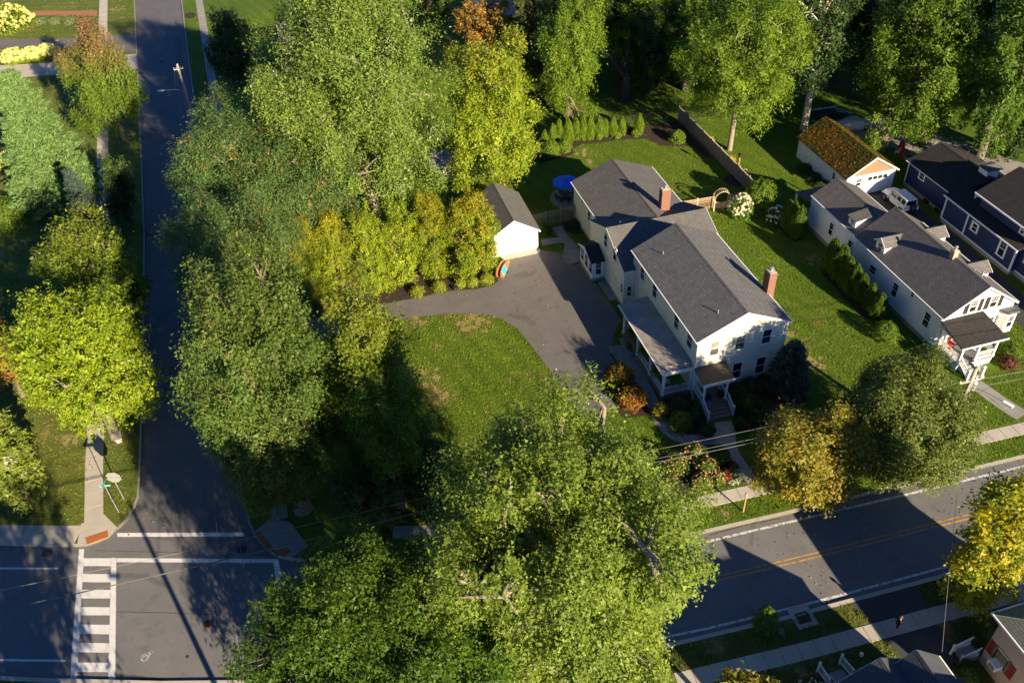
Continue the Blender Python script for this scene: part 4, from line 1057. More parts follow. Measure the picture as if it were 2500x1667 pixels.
window(n, 'L', 37.9, 4.9, 1.9, 0.55, 0.6, 1, 1, GLASS, GLASS, 0.12); window(n, 'L', 37.9, 2.6, 1.2, 0.7, 1.5, 2, 2, GLASS, GLASS, 0.12)
for y in (19.6, 17.6): hp('basement_window', MB().box(38.0, y, 0.05, 38.18, y + 0.8, 0.4), GLASS, n)
cu = thing('roof_lantern', 'small white cupola with grey roof behind the navy house', 'cupola', (42.4, 17.0, 0))
ORG[0], ORG[1] = 42.4, 17.0
hp('wall', MB().box(41.6, 16.5, 3.4, 43.1, 17.8, 5.2), WHITE, cu)
hp('roof', MB().ext([(16.25, 5.3), (18.05, 5.3), (18.05, 5.2), (16.25, 5.2)], 'x', 41.4, 43.3), SH_GREY, cu)
hp('roof', MB().ext([(16.45, 5.31), (17.15, 5.5), (17.85, 5.31)], 'x', 41.6, 43.1), SH_GREY, cu)

# ------------------------------------------------------------------ grey roofed house at the lower edge
s = house('grey_house', 'low house with blue grey gables at the lower edge', 'house', -0.5, -33.0)
hp('wall', MB().box(-4.4, -40, -0.1, 2.9, -29.4, 3.0), WSIDE, s)
wing(s, 'y', -3.4, 1.0, -40, -28.4, 3.35, 4.8, WSIDE, SH_SLATE, 0.25, 0.3)
wing(s, 'y', -1.0, 2.75, -40, -28.7, 3.45, 5.2, WSIDE, SH_SLATE, 0.2, 0.25)
hp('main_roof', MB().ext([(-43, 3.4), (-36.5, 7.6), (-30, 3.4)], 'x', -5.2, 3.2), SH_SLATE, s)
hp('porch_floor', MB().box(-4.2, -28.3, 0.4, -1.0, -26.7, 0.5), DECKG, s)
hp('porch_skirt', MB().box(-4.1, -28.3, -0.1, -1.1, -26.8, 0.395), WHITE, s)
for k in range(2): hp('step', MB().box(-2.9, -26.7 + 0.3 * k, -0.05, -1.4, -26.4 + 0.3 * k, 0.32 - 0.16 * k), DECKG, s)
railing(s, (-2.95, -28.2), (-2.95, -25.8), 0.5, 0.1); railing(s, (-1.3, -26.9), (-1.3, -25.75), 0.45, 0.1)
newel(s, -2.95, -25.72, 0.0); newel(s, -1.3, -25.65, 0.0)

# ------------------------------------------------------------------ beige house at the lower right edge
b = house('beige_house', 'beige sided house with green grey hip roof and red shutters', 'house', 11.0, -33.0)
hp('wall', MB().box(7.3, -38, -0.1, 15.3, -28.1, 4.95), BEIGE, b)
hr = MB()
hr.add([(6.9, -27.7, 5.02), (15.7, -27.7, 5.02), (15.7, -38.4, 5.02), (6.9, -38.4, 5.02), (11.3, -32.2, 7.6), (11.3, -34.0, 7.6), (6.9, -27.7, 4.9), (15.7, -27.7, 4.9), (15.7, -38.4, 4.9), (6.9, -38.4, 4.9)],
       [(1, 0, 4), (0, 3, 5, 4), (3, 2, 5), (2, 1, 4, 5), (6, 7, 8, 9), (0, 1, 7, 6), (1, 2, 8, 7), (2, 3, 9, 8), (3, 0, 6, 9)])
hp('roof', hr, SH_GREEN, b)
hp('hip_cap', MB().beam((6.95, -27.75, 5.06), (11.3, -32.2, 7.63), 0.28, 0.05), SH_GREEN, b)
hp('gutter', MB().box(6.8, -38.4, 4.86, 6.897, -27.6, 5.0).box(6.9, -27.697, 4.86, 15.7, -27.6, 5.0), WHITE, b)
W = window(b, 'L', 7.3, -29.25, 1.45, 0.85, 1.2, 2, 1, GLASS, GLASS, 0.06, WHITE)
hp('window_casing', MB().box(7.25, -29.9, 1.35, 7.29, -28.6, 2.75), plain('olive_casing', (0.14, 0.12, 0.06), 0.6, 0.1), b)
shutter(b, 'L', 7.3, -28.4, 1.4, 0.5, 1.28, SHUT_R); shutter(b, 'L', 7.3, -30.1, 1.4, 0.5, 1.28, SHUT_R)
hp('back_steps', MB().box(6.2, -28.05, -0.05, 7.25, -27.2, 0.5), DECKG, b)
ac = thing('air_conditioner', 'white window air conditioner in the beige house wall', 'air conditioner', (7.0, -29.3, 1.42))
ORG[0], ORG[1] = 0, 0
m = MB().box(-0.3, -0.33, 0.0, 0.3, 0.33, 0.42)
part('case', m, WHITE, ac)
m = MB()
for k in range(6): m.box(-0.315, -0.26, 0.05 + k * 0.055, -0.302, 0.26, 0.08 + k * 0.055)
part('grille', m, CLOTHG, ac)
rl = thing('stair_railing', 'white stair railing at the corner of the beige house', 'railing', (6.5, -27.4, 0))
ORG[0], ORG[1] = 6.5, -27.4
for y in (-27.2, -28.0): railing(rl, (5.9, y), (7.2, y), 0.1, 0.5, 0.85, 0.14)
for y in (-27.2, -28.0): post(rl, 5.85, y, 0.0, 1.1, 0.05)

# ------------------------------------------------------------------ half hidden buildings among the trees
f = house('hidden_house', 'pale grey house roof half hidden behind the silvery tree', 'house', -20.0, 83.0)
wing(f, 'x', 76.0, 90.0, -27.0, -12.0, 4.2, 7.6, WSIDE, SH_GREY, 0.3, 0.3, found=0.4)
hp('porch_roof', MB().ext([(72.5, 3.0), (76.1, 3.7), (76.1, 3.6), (72.5, 2.9)], 'x', -27.7, -20.0), METALROOF, f)
for x in (-27.4, -24.0, -20.3): post(f, x, 72.8, 0.0, 2.9, 0.1)
for u in (-25.0, -21.0, -17.0): window(f, 'F', 76.0, u, 1.0, 0.9, 1.5, 2, 2)
for u in (80, 86): window(f, 'L', -27.0, u, 1.2, 0.9, 1.5, 2, 2)
f = house('shed', 'low shed with pale metal roof under the golden maple', 'shed', -11.4, 44.0)
hp('wall', MB().box(-13.0, 42.8, 0, -9.9, 45.8, 1.9), WHITE, f)
hp('roof', MB().ext([(42.5, 2.0), (46.1, 2.75), (46.1, 2.65), (42.5, 1.9)], 'x', -13.5, -9.5), METALROOF, f)
f = house('far_house', 'white cottage among trees at the upper edge', 'house', 12.0, 96.0)
wing(f, 'x', 92, 100, 6, 18, 3.5, 6.4, WSIDE, SH_GREY, 0.3, 0.3, found=0.4)
for u in (8, 12, 16): window(f, 'F', 92, u, 1.0, 0.9, 1.4, 2, 2)
ORG[0], ORG[1] = 0, 0

# ------------------------------------------------------------------ vegetation kit
def norm(v): return v / np.maximum(np.linalg.norm(v, axis=1, keepdims=True), 1e-6)
def leaf_mesh(name, P, Nn, A, L, W, C, mat):
    """one pointed leaf each: P centre, Nn normal, A long axis"""
    A = norm(A - Nn * np.sum(A * Nn, 1, keepdims=True)); B = np.cross(Nn, A)
    n = len(P); L = np.broadcast_to(np.asarray(L, float).reshape(-1, 1), (n, 1)); W = np.broadcast_to(np.asarray(W, float).reshape(-1, 1), (n, 1))
    v = np.empty((n, 3, 3), np.float32)
    v[:, 0] = P - A * L * 0.4 + B * W * 0.5 - Nn * W * 0.15; v[:, 1] = P + A * L * 0.6; v[:, 2] = P - A * L * 0.4 - B * W * 0.5
    me = bpy.data.meshes.new(name)
    me.vertices.add(n * 3); me.vertices.foreach_set('co', v.ravel())
    me.loops.add(n * 3); me.loops.foreach_set('vertex_index', np.arange(n * 3, dtype=np.int32))
    me.polygons.add(n); me.polygons.foreach_set('loop_start', np.arange(0, n * 3, 3, dtype=np.int32))
    me.update(calc_edges=True)
    ca = me.color_attributes.new('tint', 'FLOAT_COLOR', 'POINT')
    c4 = np.ones((n, 3, 4), np.float32); c4[:, :, :3] = C[:, None, :]
    ca.data.foreach_set('color', c4.ravel())
    me.materials.append(mat)
    return me
def pal(rng, cols, wts, n):
    cols = np.array(cols, float); w = np.array(wts, float); w /= w.sum()
    return cols[rng.choice(len(cols), n, p=w)]
def lobes_of(rng, r, rz, k, lr, shape):
    """centres and radii of the big masses of a crown"""
    i = np.arange(k) + 0.5
    ph = np.arccos(1 - 1.86 * i / k) if shape != 'full' else np.arccos(1 - 2 * i / k)
    th = np.pi * (1 + 5 ** 0.5) * i + rng.uniform(0, 6.28)
    d = np.stack([np.sin(ph) * np.cos(th), np.sin(ph) * np.sin(th), np.cos(ph)], 1) + rng.normal(0, 0.12, (k, 3))
    f = rng.uniform(0.46, 0.8, (k, 1))
    rad_ = lr * rng.uniform(0.62, 1.25, k)
    c = d * f * np.array([r, r, rz])
    if shape in ('oval', 'full'):
        c[:, :2] *= (1 - 0.35 * np.clip(c[:, 2:] / rz, 0, 1))
    if shape == 'cone':
        t = (c[:, 2:] / rz + 1) / 2; c[:, :2] *= np.clip(1.35 - 1.1 * t, 0.1, 1.3); rad_ = rad_ * np.clip(1.3 - 0.8 * t[:, 0], 0.4, 1.3)
    if shape == 'vase':
        t = (c[:, 2:] / rz + 1) / 2; c[:, :2] *= np.clip(0.55 + 0.6 * t, 0.5, 1.15)
    c = np.vstack([c, [[0, 0, 0.1 * rz]]]); rad_ = np.append(rad_, lr * 1.1)
    return c, rad_
def tree(name, label, bx, by, cx, cy, zc, r, rz, cols, wts, seed, leaf=(0.27, 0.18), dens=85, k=14, lr=0.46, shape='round', clump=0.55, elong=1.0, bark=None, trunk_r=None, style='broad', top=None, gap=0.12, droop=0.0, group=None, cat='tree', bare=0.0, mat=None, limbs=1.0, inner=0.1, twigs=90):
    rng = np.random.default_rng(seed)
    T = thing(name, label, cat, (bx, by, 0), 0, group)
    off = np.array([cx - bx, cy - by, zc])
    rm = (r * r * rz) ** (1 / 3)
    c, lrad = lobes_of(rng, r, rz, k, lr * rm, shape)
    area = 4 * math.pi * rm * rm
    nleaf = int(area * dens)
    per = 38
    ncl = max(20, int(nleaf / per))
    # twiggy masses on the skin of the big lobes, then leaf clumps on the skin of those
    nsub = int(len(c) * 15)
    si = rng.choice(len(c), nsub, p=lrad ** 2 / (lrad ** 2).sum())
    sd = norm(rng.normal(0, 1, (nsub, 3)) + np.array([0, 0, 0.2]))
    sc_ = c[si] + sd * lrad[si][:, None] * rng.uniform(0.62, 0.98, (nsub, 1))
    srad = lrad[si] * rng.uniform(0.24, 0.46, nsub)
    far = np.sqrt(((sc_[:, None, :] - c[None]) ** 2).sum(2)) / lrad[None]; far[np.arange(nsub), si] = 9
    ok = (far.min(1) > 0.6) & (rng.random(nsub) > gap)
    sc_, srad, sd = sc_[ok], srad[ok], sd[ok]
    cand = ncl * 3
    li = rng.choice(len(sc_), cand, p=srad ** 2 / (srad ** 2).sum())
    d = norm(rng.normal(0, 1, (cand, 3)) + sd[li] * 0.7 + np.array([0, 0, 0.2]))
    q = (sc_[li] + d * srad[li][:, None] * rng.uniform(0.7, 1.08, (cand, 1))).astype(np.float32)
    s32 = sc_.astype(np.float32)
    d2 = (q ** 2).sum(1)[:, None] + (s32 ** 2).sum(1)[None] - 2 * q @ s32.T
    dist = np.sqrt(np.maximum(d2, 0)) / srad[None].astype(np.float32)
    dist[np.arange(cand), li] = 9
    keep = dist.min(1) > 0.7
    q = q[keep][:ncl].astype(float); d = d[keep][:ncl]
    ncl = len(q)
    out = norm(q / np.array([r, r, rz]) * 1.0 + d * 0.6)
    cr = clump * rng.uniform(0.7, 1.35, (ncl, 1))
    # leaves
    n = ncl * per
    ci = np.repeat(np.arange(ncl), per)
    e = rng.normal(0, 0.5, (n, 3)); s = np.abs(rng.normal(0, 0.6, (n, 1)))
    o = out[ci]
    ev = e - o * np.sum(e * o, 1, keepdims=True) * (1 - 1 / max(elong, 1))
    P = q[ci] + ev * cr[ci] / max(1, elong ** 0.5) + o * rng.uniform(-0.5, 1.0, (n, 1)) * cr[ci] * elong * 0.75
    P[:, 2] -= droop * s[:, 0] * cr[ci][:, 0]
    up = np.array([0, 0, 1.0])
    Nn = norm(o * 0.6 + up * 0.5 + rng.normal(0, 0.42, (n, 3)))
    A = norm(o * 0.8 + rng.normal(0, 0.6, (n, 3)) - up * (0.25 + droop))
    C = pal(rng, cols, wts, ncl)[ci] * 0.7 + pal(rng, cols, wts, n) * 0.3
    if top is not None:   # another tint towards the top of the tree, as autumn starts there
        tt = np.clip((P[:, 2:] / rz - top[1]) / top[2], 0, 1) * (rng.random((n, 1)) < 0.85)
        C = C * (1 - tt) + np.array(top[0]) * tt
    C = C * rng.uniform(0.86, 1.14, (n, 1)) * (0.82 + 0.36 * rng.random((ncl, 1)))[ci]
    # scattered leaves inside
    m = int(n * inner)
    if m:
        Pi = c[rng.integers(0, len(c), m)] + norm(rng.normal(0, 1, (m, 3))) * rng.random((m, 1)) ** 0.5 * lr * rm * 0.9
        P = np.vstack([P, Pi]); Nn = np.vstack([Nn, norm(rng.normal(0, 1, (m, 3)) + up)]); A = np.vstack([A, rng.normal(0, 1, (m, 3))])
        C = np.vstack([C, pal(rng, cols, wts, m) * 0.9])
    C = np.clip(C * 1.03, 0, 0.75)
    kf = np.array([r / np.percentile(np.hypot(P[:, 0], P[:, 1]), 98.5)] * 2 + [2 * rz / (np.percentile(P[:, 2], 99.2) - np.percentile(P[:, 2], 0.8))])
    P = P * kf; dz = np.array([0, 0, -(np.percentile(P[:, 2], 99.2) - rz)]); P = P + dz; c = c * kf + dz; q = q * kf + dz
    sz = np.clip(rng.lognormal(-0.05, 0.33, len(P)), 0.45, 2.0)
    me = leaf_mesh('crown', P + off, Nn, A, leaf[0] * sz, leaf[1] * sz, C, mat or LEAF)
    part('crown', me, None, T)
    # trunk and limbs
    bark = bark or BARK
    tr = trunk_r or max(0.09, 0.028 * (zc + rz))
    mb = MB()
    zb = zc - rz * 0.55
    fork = Vector((off[0] * 0.35, off[1] * 0.35, max(1.2, zb)))
    topp = Vector((off[0], off[1], zc + rz * 0.25))
    mb.tube([(0, 0, -0.3), (0.02, 0, 0.15), tuple(fork * 0.5 + Vector((0.1 * tr, 0, 0))), tuple(fork), tuple(fork.lerp(topp, 0.5)), tuple(topp)], [tr * 1.5, tr * 1.12, tr, tr * 0.85, tr * 0.5, tr * 0.12], 9)
    pr = random.Random(seed)
    for j in range(len(c)):
        end = Vector(c[j] + off)
        t = pr.uniform(0.05, 0.6)
        st = fork.lerp(topp, t) if end.z > fork.z else fork * pr.uniform(0.8, 1.0)
        if end.z < st.z: st = fork * 0.95
        mid = st.lerp(end, 0.5) + Vector((pr.uniform(-.3, .3), pr.uniform(-.3, .3), 0.12 * (end - st).length))
        r0 = tr * (0.55 - 0.35 * t) * limbs
        mb.tube([tuple(st), tuple(mid), tuple(end)], [r0, r0 * 0.6, r0 * 0.3], 6, cap=False)
    rr = np.random.default_rng(seed + 7)
    for j in rr.choice(ncl, min(ncl, twigs), replace=False):
        dd = np.linalg.norm(c - q[j], axis=1); b = int(dd.argmin())
        st = Vector(c[b] + off); end = Vector(q[j] + off)
        mid = st.lerp(end, 0.5) + Vector((pr.uniform(-.2, .2), pr.uniform(-.2, .2), 0.1))
        r0 = tr * 0.14 * limbs + 0.012
        mb.tube([tuple(st), tuple(mid), tuple(end)], [r0, r0 * 0.6, 0.008], 4, cap=False)
    for j in range(int(bare)):   # dead leafless sprays on the skin of the crown
        p0 = q[rr.integers(0, ncl)]; o = p0 / max(1e-3, np.linalg.norm(p0)); b0 = p0 * 0.82 + off
        for t in range(8):
            d1 = o + rr.normal(0, 0.45, 3); d1 /= np.linalg.norm(d1); l = rr.uniform(1.2, 2.6)
            e = b0 + d1 * l; mdl = b0 + d1 * l * 0.5 + rr.normal(0, 0.12, 3)
            mb.tube([tuple(b0), tuple(mdl), tuple(e)], [0.035, 0.02, 0.006], 4, cap=False)
            for u in range(3):
                e2 = mdl + (d1 + rr.normal(0, 0.6, 3)) * rr.uniform(0.4, 0.9); mb.tube([tuple(mdl), tuple(e2)], [0.014, 0.005], 3, cap=False)
    part('trunk', mb, bark, T, smooth=True)
    return T
def conifer(name, label, bx, by, h, r, cols, wts, seed, levels=22, per=9, leaf=(0.34, 0.07), droop=0.25, n_tuft=46, profile=0.9, bark=None, z0=0.5, tuft=0.34, cat='conifer', group=None, up=0.0, lean=(0, 0)):
    rng = np.random.default_rng(seed)
    T = thing(name, label, cat, (bx, by, 0), 0, group)
    mb = MB(); tr = 0.02 * h + 0.05
    mb.tube([(0, 0, -0.3), (0, 0, h * 0.5), (lean[0], lean[1], h * 0.97)], [tr * 1.3, tr * 0.8, 0.02], 8)
    Ps = []; Os = []; Tt = []
    for lv in range(levels):
        t = (lv + rng.uniform(0, 0.6)) / levels
        z = z0 + (h - z0) * t
        ln = r * (1 - t) ** profile * rng.uniform(0.8, 1.1) + 0.15
        a0 = rng.uniform(0, 6.28)
        nb = max(4, int(per * (1 - 0.4 * t)))
        for b in range(nb):
            a = a0 + b * 6.283 / nb + rng.uniform(-0.25, 0.25)
            l = ln * rng.uniform(0.72, 1.12)
            dr = np.array([math.cos(a), math.sin(a), 0])
            base = np.array([lean[0] * t, lean[1] * t, z])
            end = base + dr * l + np.array([0, 0, l * (up - droop)])
            mb.tube([tuple(base), tuple((base + end) / 2 + np.array([0, 0, 0.06 * l])), tuple(end)], [0.02 + 0.012 * l, 0.014, 0.006], 4, cap=False)
            nt = max(2, int(l / (tuft * 0.75)))
            for k in range(nt):
                f = (k + 1) / nt
                for s in (-1, 0, 1):
                    side = np.array([-dr[1], dr[0], 0]) * s * (1 - f * 0.75) * l * 0.26
                    Ps.append(base + (end - base) * f + side + np.array([0, 0, 0.08 * l * math.sin(f * 3.1)]) + rng.normal(0, 0.06, 3)); Os.append(dr + side * 0.5); Tt.append(t)
    Ps = np.array(Ps); Os = norm(np.array(Os)); ncl = len(Ps)
    per_t = n_tuft
    ci = np.repeat(np.arange(ncl), per_t); n = len(ci)
    A = norm(Os[ci] * 0.7 + rng.normal(0, 0.6, (n, 3)) + np.array([0, 0, 0.25 - droop]))
    P = Ps[ci] + A * leaf[0] * 0.35 + rng.normal(0, tuft * 0.33, (n, 3)) * np.array([1, 1, 0.55])
    Nn = norm(rng.normal(0, 0.7, (n, 3)) + np.array([0, 0, 0.8]))
    C = (pal(rng, cols, wts, ncl)[ci] * 0.6 + pal(rng, cols, wts, n) * 0.4) * rng.uniform(0.75, 1.25, (n, 1))
    sz = rng.uniform(0.7, 1.3, n)
    part('crown', leaf_mesh('crown', P, Nn, A, leaf[0] * sz, leaf[1] * sz, C, NEEDLE), None, T)
    part('trunk', mb, bark or BARK_D, T, smooth=True)
    return T
def shrub_mesh(seed, r, h, cols, wts, n, leaf, shape='dome', flowers=None, tight=0.12, mat=None, name='foliage'):
    rng = np.random.default_rng(seed)
    z = rng.random(n)
    a = rng.uniform(0, 6.283, n)
    if shape == 'dome': rr = np.sqrt(np.clip(1 - (z * 1.02 - 0.25) ** 2 / 0.62, 0.0, 1))
    elif shape == 'column': rr = np.clip(np.minimum(1, 0.62 + z * 1.6) * np.clip((1 - z) * 1.7, 0, 1) ** 0.55, 0.03, 1)
    elif shape == 'ball': rr = np.sqrt(np.clip(1 - (2 * z - 1) ** 2, 0.0, 1)); rr = np.maximum(rr, 0.1)
    else: rr = np.clip(1.1 - z, 0.05, 1)
    rr = rr * (1 - np.abs(rng.normal(0, tight, n)) * 1.6 - 0.5 * (rng.random(n) < 0.1) * rng.random(n))
    lump = 1 + 0.13 * np.sin(a * 3 + seed) * np.sin(z * 7 + seed) + 0.09 * np.sin(a * 5 + z * 11 + 2 * seed) + 0.07 * np.sin(a * 9 - z * 17)
    if tight < 0.06: lump = 1 + (lump - 1) * 0.25
    top = np.where(z > 0.96, rng.random(n), 1)
    P = np.stack([np.cos(a) * rr * r * lump * top, np.sin(a) * rr * r * lump * top, 0.05 + z * h * (1 + 0.06 * np.sin(a * 4 + seed))], 1)
    o = norm(np.stack([np.cos(a) * rr, np.sin(a) * rr, (z - 0.35) * 0.9], 1) + 1e-4)
    Nn = norm(o + rng.normal(0, 0.55, (n, 3)) + np.array([0, 0, 0.3]))
    A = norm(rng.normal(0, 0.7, (n, 3)) + np.array([0, 0, 0.6 if shape == 'column' else 0.0]))
    blob = np.floor(a * 2.2).astype(int) * 7 + np.floor(z * 5).astype(int)
    tab = pal(rng, cols, wts, 200)
    C = (tab[blob % 200] * 0.5 + pal(rng, cols, wts, n) * 0.5) * rng.uniform(0.75, 1.25, (n, 1))
    sz = rng.uniform(0.7, 1.35, n)
    return leaf_mesh(name, P, Nn, A, leaf[0] * sz, leaf[1] * sz, C, mat or LEAF)
def flower_mesh(seed, r, h, count, size, cols, zmin=0.3, per=14):
    rng = np.random.default_rng(seed)
    z = rng.uniform(zmin, 1.0, count); a = rng.uniform(0, 6.283, count)
    rr = np.sqrt(np.clip(1 - (z * 1.02 - 0.25) ** 2 / 0.62, 0.02, 1)) * rng.uniform(0.9, 1.08, count)
    c = np.stack([np.cos(a) * rr * r, np.sin(a) * rr * r, 0.1 + z * h], 1)
    ci = np.repeat(np.arange(count), per); n = len(ci)
    d = norm(rng.normal(0, 1, (n, 3)))
    P = c[ci] + d * size * 0.5
    C = pal(rng, cols, [1] * len(cols), count)[ci] * rng.uniform(0.85, 1.1, (n, 1))
    return leaf_mesh('blossom', P, norm(d + rng.normal(0, 0.3, (n, 3))), rng.normal(0, 1, (n, 3)), size * 0.8, size * 0.7, C, PETAL)
def shrub(name, label, x, y, r, h, cols, wts, n, leaf=(0.14, 0.09), seed=1, shape='dome', flowers=None, tight=0.12, cat='shrub', group=None, z=0.0):
    T = thing(name, label, cat, (x, y, z), 0, group)
    part('foliage', shrub_mesh(seed, r, h, cols, wts, n, leaf, shape, None, tight), None, T)
    st = MB(); pr = random.Random(seed)
    for k in range(5):
        a = pr.uniform(0, 6.28); st.tube([(0, 0, -0.05), (math.cos(a) * r * 0.25, math.sin(a) * r * 0.25, h * 0.45), (math.cos(a) * r * 0.5, math.sin(a) * r * 0.5, h * 0.8)], [0.03, 0.02, 0.008], 5, cap=False)
    part('stem', st, BARK_D, T)
    if flowers: part('blossom', flower_mesh(seed + 5, r, h, *flowers), None, T)
    return T

def far_tree(proto, pr_h, pr_r, label, x, y, top, r, rot):
    """a background tree: a copy of a tree already built, turned and resized"""
    T = copy_tree(proto, (x, y, 0), rot, label, (r / pr_r, r / pr_r, top / pr_h))
    return T
# palettes (linear reflectance)
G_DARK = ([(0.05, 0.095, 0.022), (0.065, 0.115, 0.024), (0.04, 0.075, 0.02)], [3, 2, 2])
G_MID = ([(0.09, 0.165, 0.018), (0.125, 0.20, 0.022), (0.065, 0.125, 0.02)], [3, 2, 2])
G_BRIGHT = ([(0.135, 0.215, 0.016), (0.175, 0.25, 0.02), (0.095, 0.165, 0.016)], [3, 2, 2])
G_SILVER = ([(0.145, 0.215, 0.03), (0.19, 0.26, 0.045), (0.10, 0.165, 0.024), (0.30, 0.34, 0.17)], [4, 3, 3, 0.5])
G_FRESH = ([(0.18, 0.25, 0.02), (0.235, 0.31, 0.026), (0.12, 0.185, 0.018), (0.36, 0.40, 0.14)], [4, 3, 3, 0.35])
G_LIMEG = ([(0.22, 0.29, 0.018), (0.29, 0.33, 0.02), (0.14, 0.215, 0.018)], [3, 2, 2])
G_DOME = ([(0.12, 0.155, 0.028), (0.15, 0.185, 0.034), (0.085, 0.12, 0.024)], [3, 2, 2])
G_CHEST = ([(0.08, 0.14, 0.022), (0.11, 0.165, 0.028), (0.058, 0.105, 0.02), (0.17, 0.17, 0.05)], [3, 2, 2, 0.6])
G_DEEP = ([(0.048, 0.105, 0.009), (0.068, 0.13, 0.011), (0.034, 0.078, 0.009)], [3, 2, 2])
G_RUST = ([(0.27, 0.14, 0.03), (0.32, 0.20, 0.035), (0.20, 0.17, 0.03)], [3, 2, 2])
G_LOCUST = ([(0.08, 0.145, 0.038), (0.105, 0.17, 0.042), (0.06, 0.115, 0.032), (0.28, 0.17, 0.045)], [4, 3, 2, 0.5])
G_LIME = ([(0.21, 0.285, 0.016), (0.26, 0.325, 0.018), (0.15, 0.225, 0.016)], [3, 2, 2])
G_GOLD = ([(0.20, 0.26, 0.014), (0.27, 0.29, 0.015), (0.12, 0.20, 0.014), (0.38, 0.25, 0.02)], [3, 2, 3, 0.7])
G_YEL = ([(0.40, 0.33, 0.014), (0.30, 0.30, 0.016), (0.15, 0.21, 0.02)], [3, 3, 3])
G_AMBER = ([(0.25, 0.19, 0.025), (0.31, 0.23, 0.03), (0.15, 0.165, 0.025), (0.20, 0.22, 0.03)], [3, 2, 2, 3])
G_ORANGE = ([(0.40, 0.16, 0.025), (0.48, 0.24, 0.03), (0.30, 0.22, 0.03)], [3, 2, 1])
G_OLIVE = ([(0.105, 0.175, 0.016), (0.14, 0.205, 0.02), (0.075, 0.135, 0.015)], [3, 2, 2])
G_PINE = ([(0.14, 0.235, 0.065), (0.18, 0.28, 0.08), (0.10, 0.19, 0.055)], [3, 2, 2])
G_SPRUCE = ([(0.10, 0.125, 0.035), (0.13, 0.145, 0.04), (0.075, 0.10, 0.03)], [3, 2, 2])
G_BLUE = ([(0.06, 0.10, 0.075), (0.085, 0.125, 0.10), (0.045, 0.08, 0.06)], [3, 2, 2])
G_THUJA = ([(0.14, 0.22, 0.014), (0.18, 0.26, 0.016), (0.10, 0.165, 0.014)], [3, 2, 2])
G_THUJA_D = ([(0.07, 0.125, 0.014), (0.09, 0.15, 0.016), (0.05, 0.10, 0.013)], [3, 2, 2])
G_BOX = ([(0.05, 0.09, 0.015), (0.07, 0.115, 0.018), (0.035, 0.065, 0.014)], [3, 2, 2])
G_FERN = ([(0.10, 0.22, 0.014), (0.14, 0.28, 0.018), (0.07, 0.16, 0.014)], [3, 2, 2])

# ------------------------------------------------------------------ trees
TREE = {}
TREE['T1'] = tree('maple_tree', 'maple with rust red top beside the far street', -50.3, 69.2, -50.3, 69.2, 8.5, 4.86, 7.03, *G_OLIVE, 1, top=((0.32,0.16,0.09),0.15,0.7), shape='oval', leaf=(0.21,0.15), dens=115, k=22, lr=0.32)
TREE['T4'] = tree('maple_tree', 'round yellow green maple above the lime ginkgo', -48.4, 25.0, -48.4, 25.0, 7.5, 4.63, 5.47, *G_OLIVE, 4, leaf=(0.2,0.15), dens=120, k=24, lr=0.32, top=((0.24,0.24,0.03),0.2,1.2))
TREE['T5'] = tree('ginkgo_tree', 'lime yellow ginkgo with spiky branches beside the side street', -48.2, 11.0, -47.9, 11.3, 8.4, 5.49, 6.05, *G_LIME, 5, elong=3.2, clump=0.46, k=32, lr=0.27, shape='oval', leaf=(0.17,0.14), dens=135, gap=0.32, bark=BARK_P)
TREE['T6'] = tree('maple_tree', 'orange maple cut by the left edge', -56.7, 19.1, -56.7, 19.1, 5.2, 2.33, 3.18, *G_RUST, 6)
TREE['T7'] = tree('maple_tree', 'lime tree with pale leaf undersides at the left edge', -54.4, 5.3, -54.4, 5.3, 6.0, 3.04, 3.99, [(0.16,0.21,0.03),(0.2,0.25,0.04),(0.5,0.5,0.38)], [3,3,0.15], 7)
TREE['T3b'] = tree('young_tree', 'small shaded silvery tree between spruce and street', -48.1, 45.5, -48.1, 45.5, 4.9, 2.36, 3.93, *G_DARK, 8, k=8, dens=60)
TREE['T10'] = tree('yew_tree', 'dark olive tree beside the upper street sidewalk', -34.4, 80.1, -34.4, 80.1, 6.2, 3.43, 5.20, *G_DARK, 10, dens=80)
TREE['T11'] = tree('cottonwood_tree', 'huge silvery green cottonwood above the middle of the picture', -21.7, 34.0, -21.7, 34.0, 16.9, 10.08, 12.89, *G_SILVER, 11, k=40, lr=0.26, bare=12, leaf=(0.18,0.14), dens=125, clump=0.75, bark=BARK_P, gap=0.3, shape='oval')
TREE['T12'] = tree('locust_tree', 'honey locust dotted with orange pods next to the street', -32.0, 30.6, -32.0, 30.6, 11.7, 8.53, 6.69, *G_LOCUST, 12, k=32, lr=0.28, leaf=(0.21,0.10), dens=165, clump=0.7, bark=BARK_P, gap=0.2, droop=0.2)
copy_tree(TREE['T12'], (-35.2, 18.3, 0), 2.1, 'lower blue green locust overhanging the street', (0.760, 0.760, 0.937))
TREE['T13'] = tree('maple_tree', 'small orange maple at the upper edge', -0.3, 66.9, -0.3, 66.9, 8.2, 4.18, 4.25, *G_RUST, 14, k=10, gap=0.25, dens=55, bark=BARK_P)
TREE['T14'] = tree('maple_tree', 'tall golden orange maple behind the white garage', -9.7, 39.7, -6.8, 38.9, 9.8, 5.80, 8.25, *G_LIMEG, 15, k=22, lr=0.36, shape='oval', top=((0.25,0.22,0.03),0.4,1.4), leaf=(0.2,0.15), dens=135)
TREE['T16'] = tree('walnut_tree', 'tall narrow bright green walnut left of the back lawn', 7.3, 53.0, 7.3, 53.0, 9.2, 4.48, 9.72, *G_BRIGHT, 16, k=18, lr=0.38, leaf=(0.21,0.12), dens=115, droop=0.06)
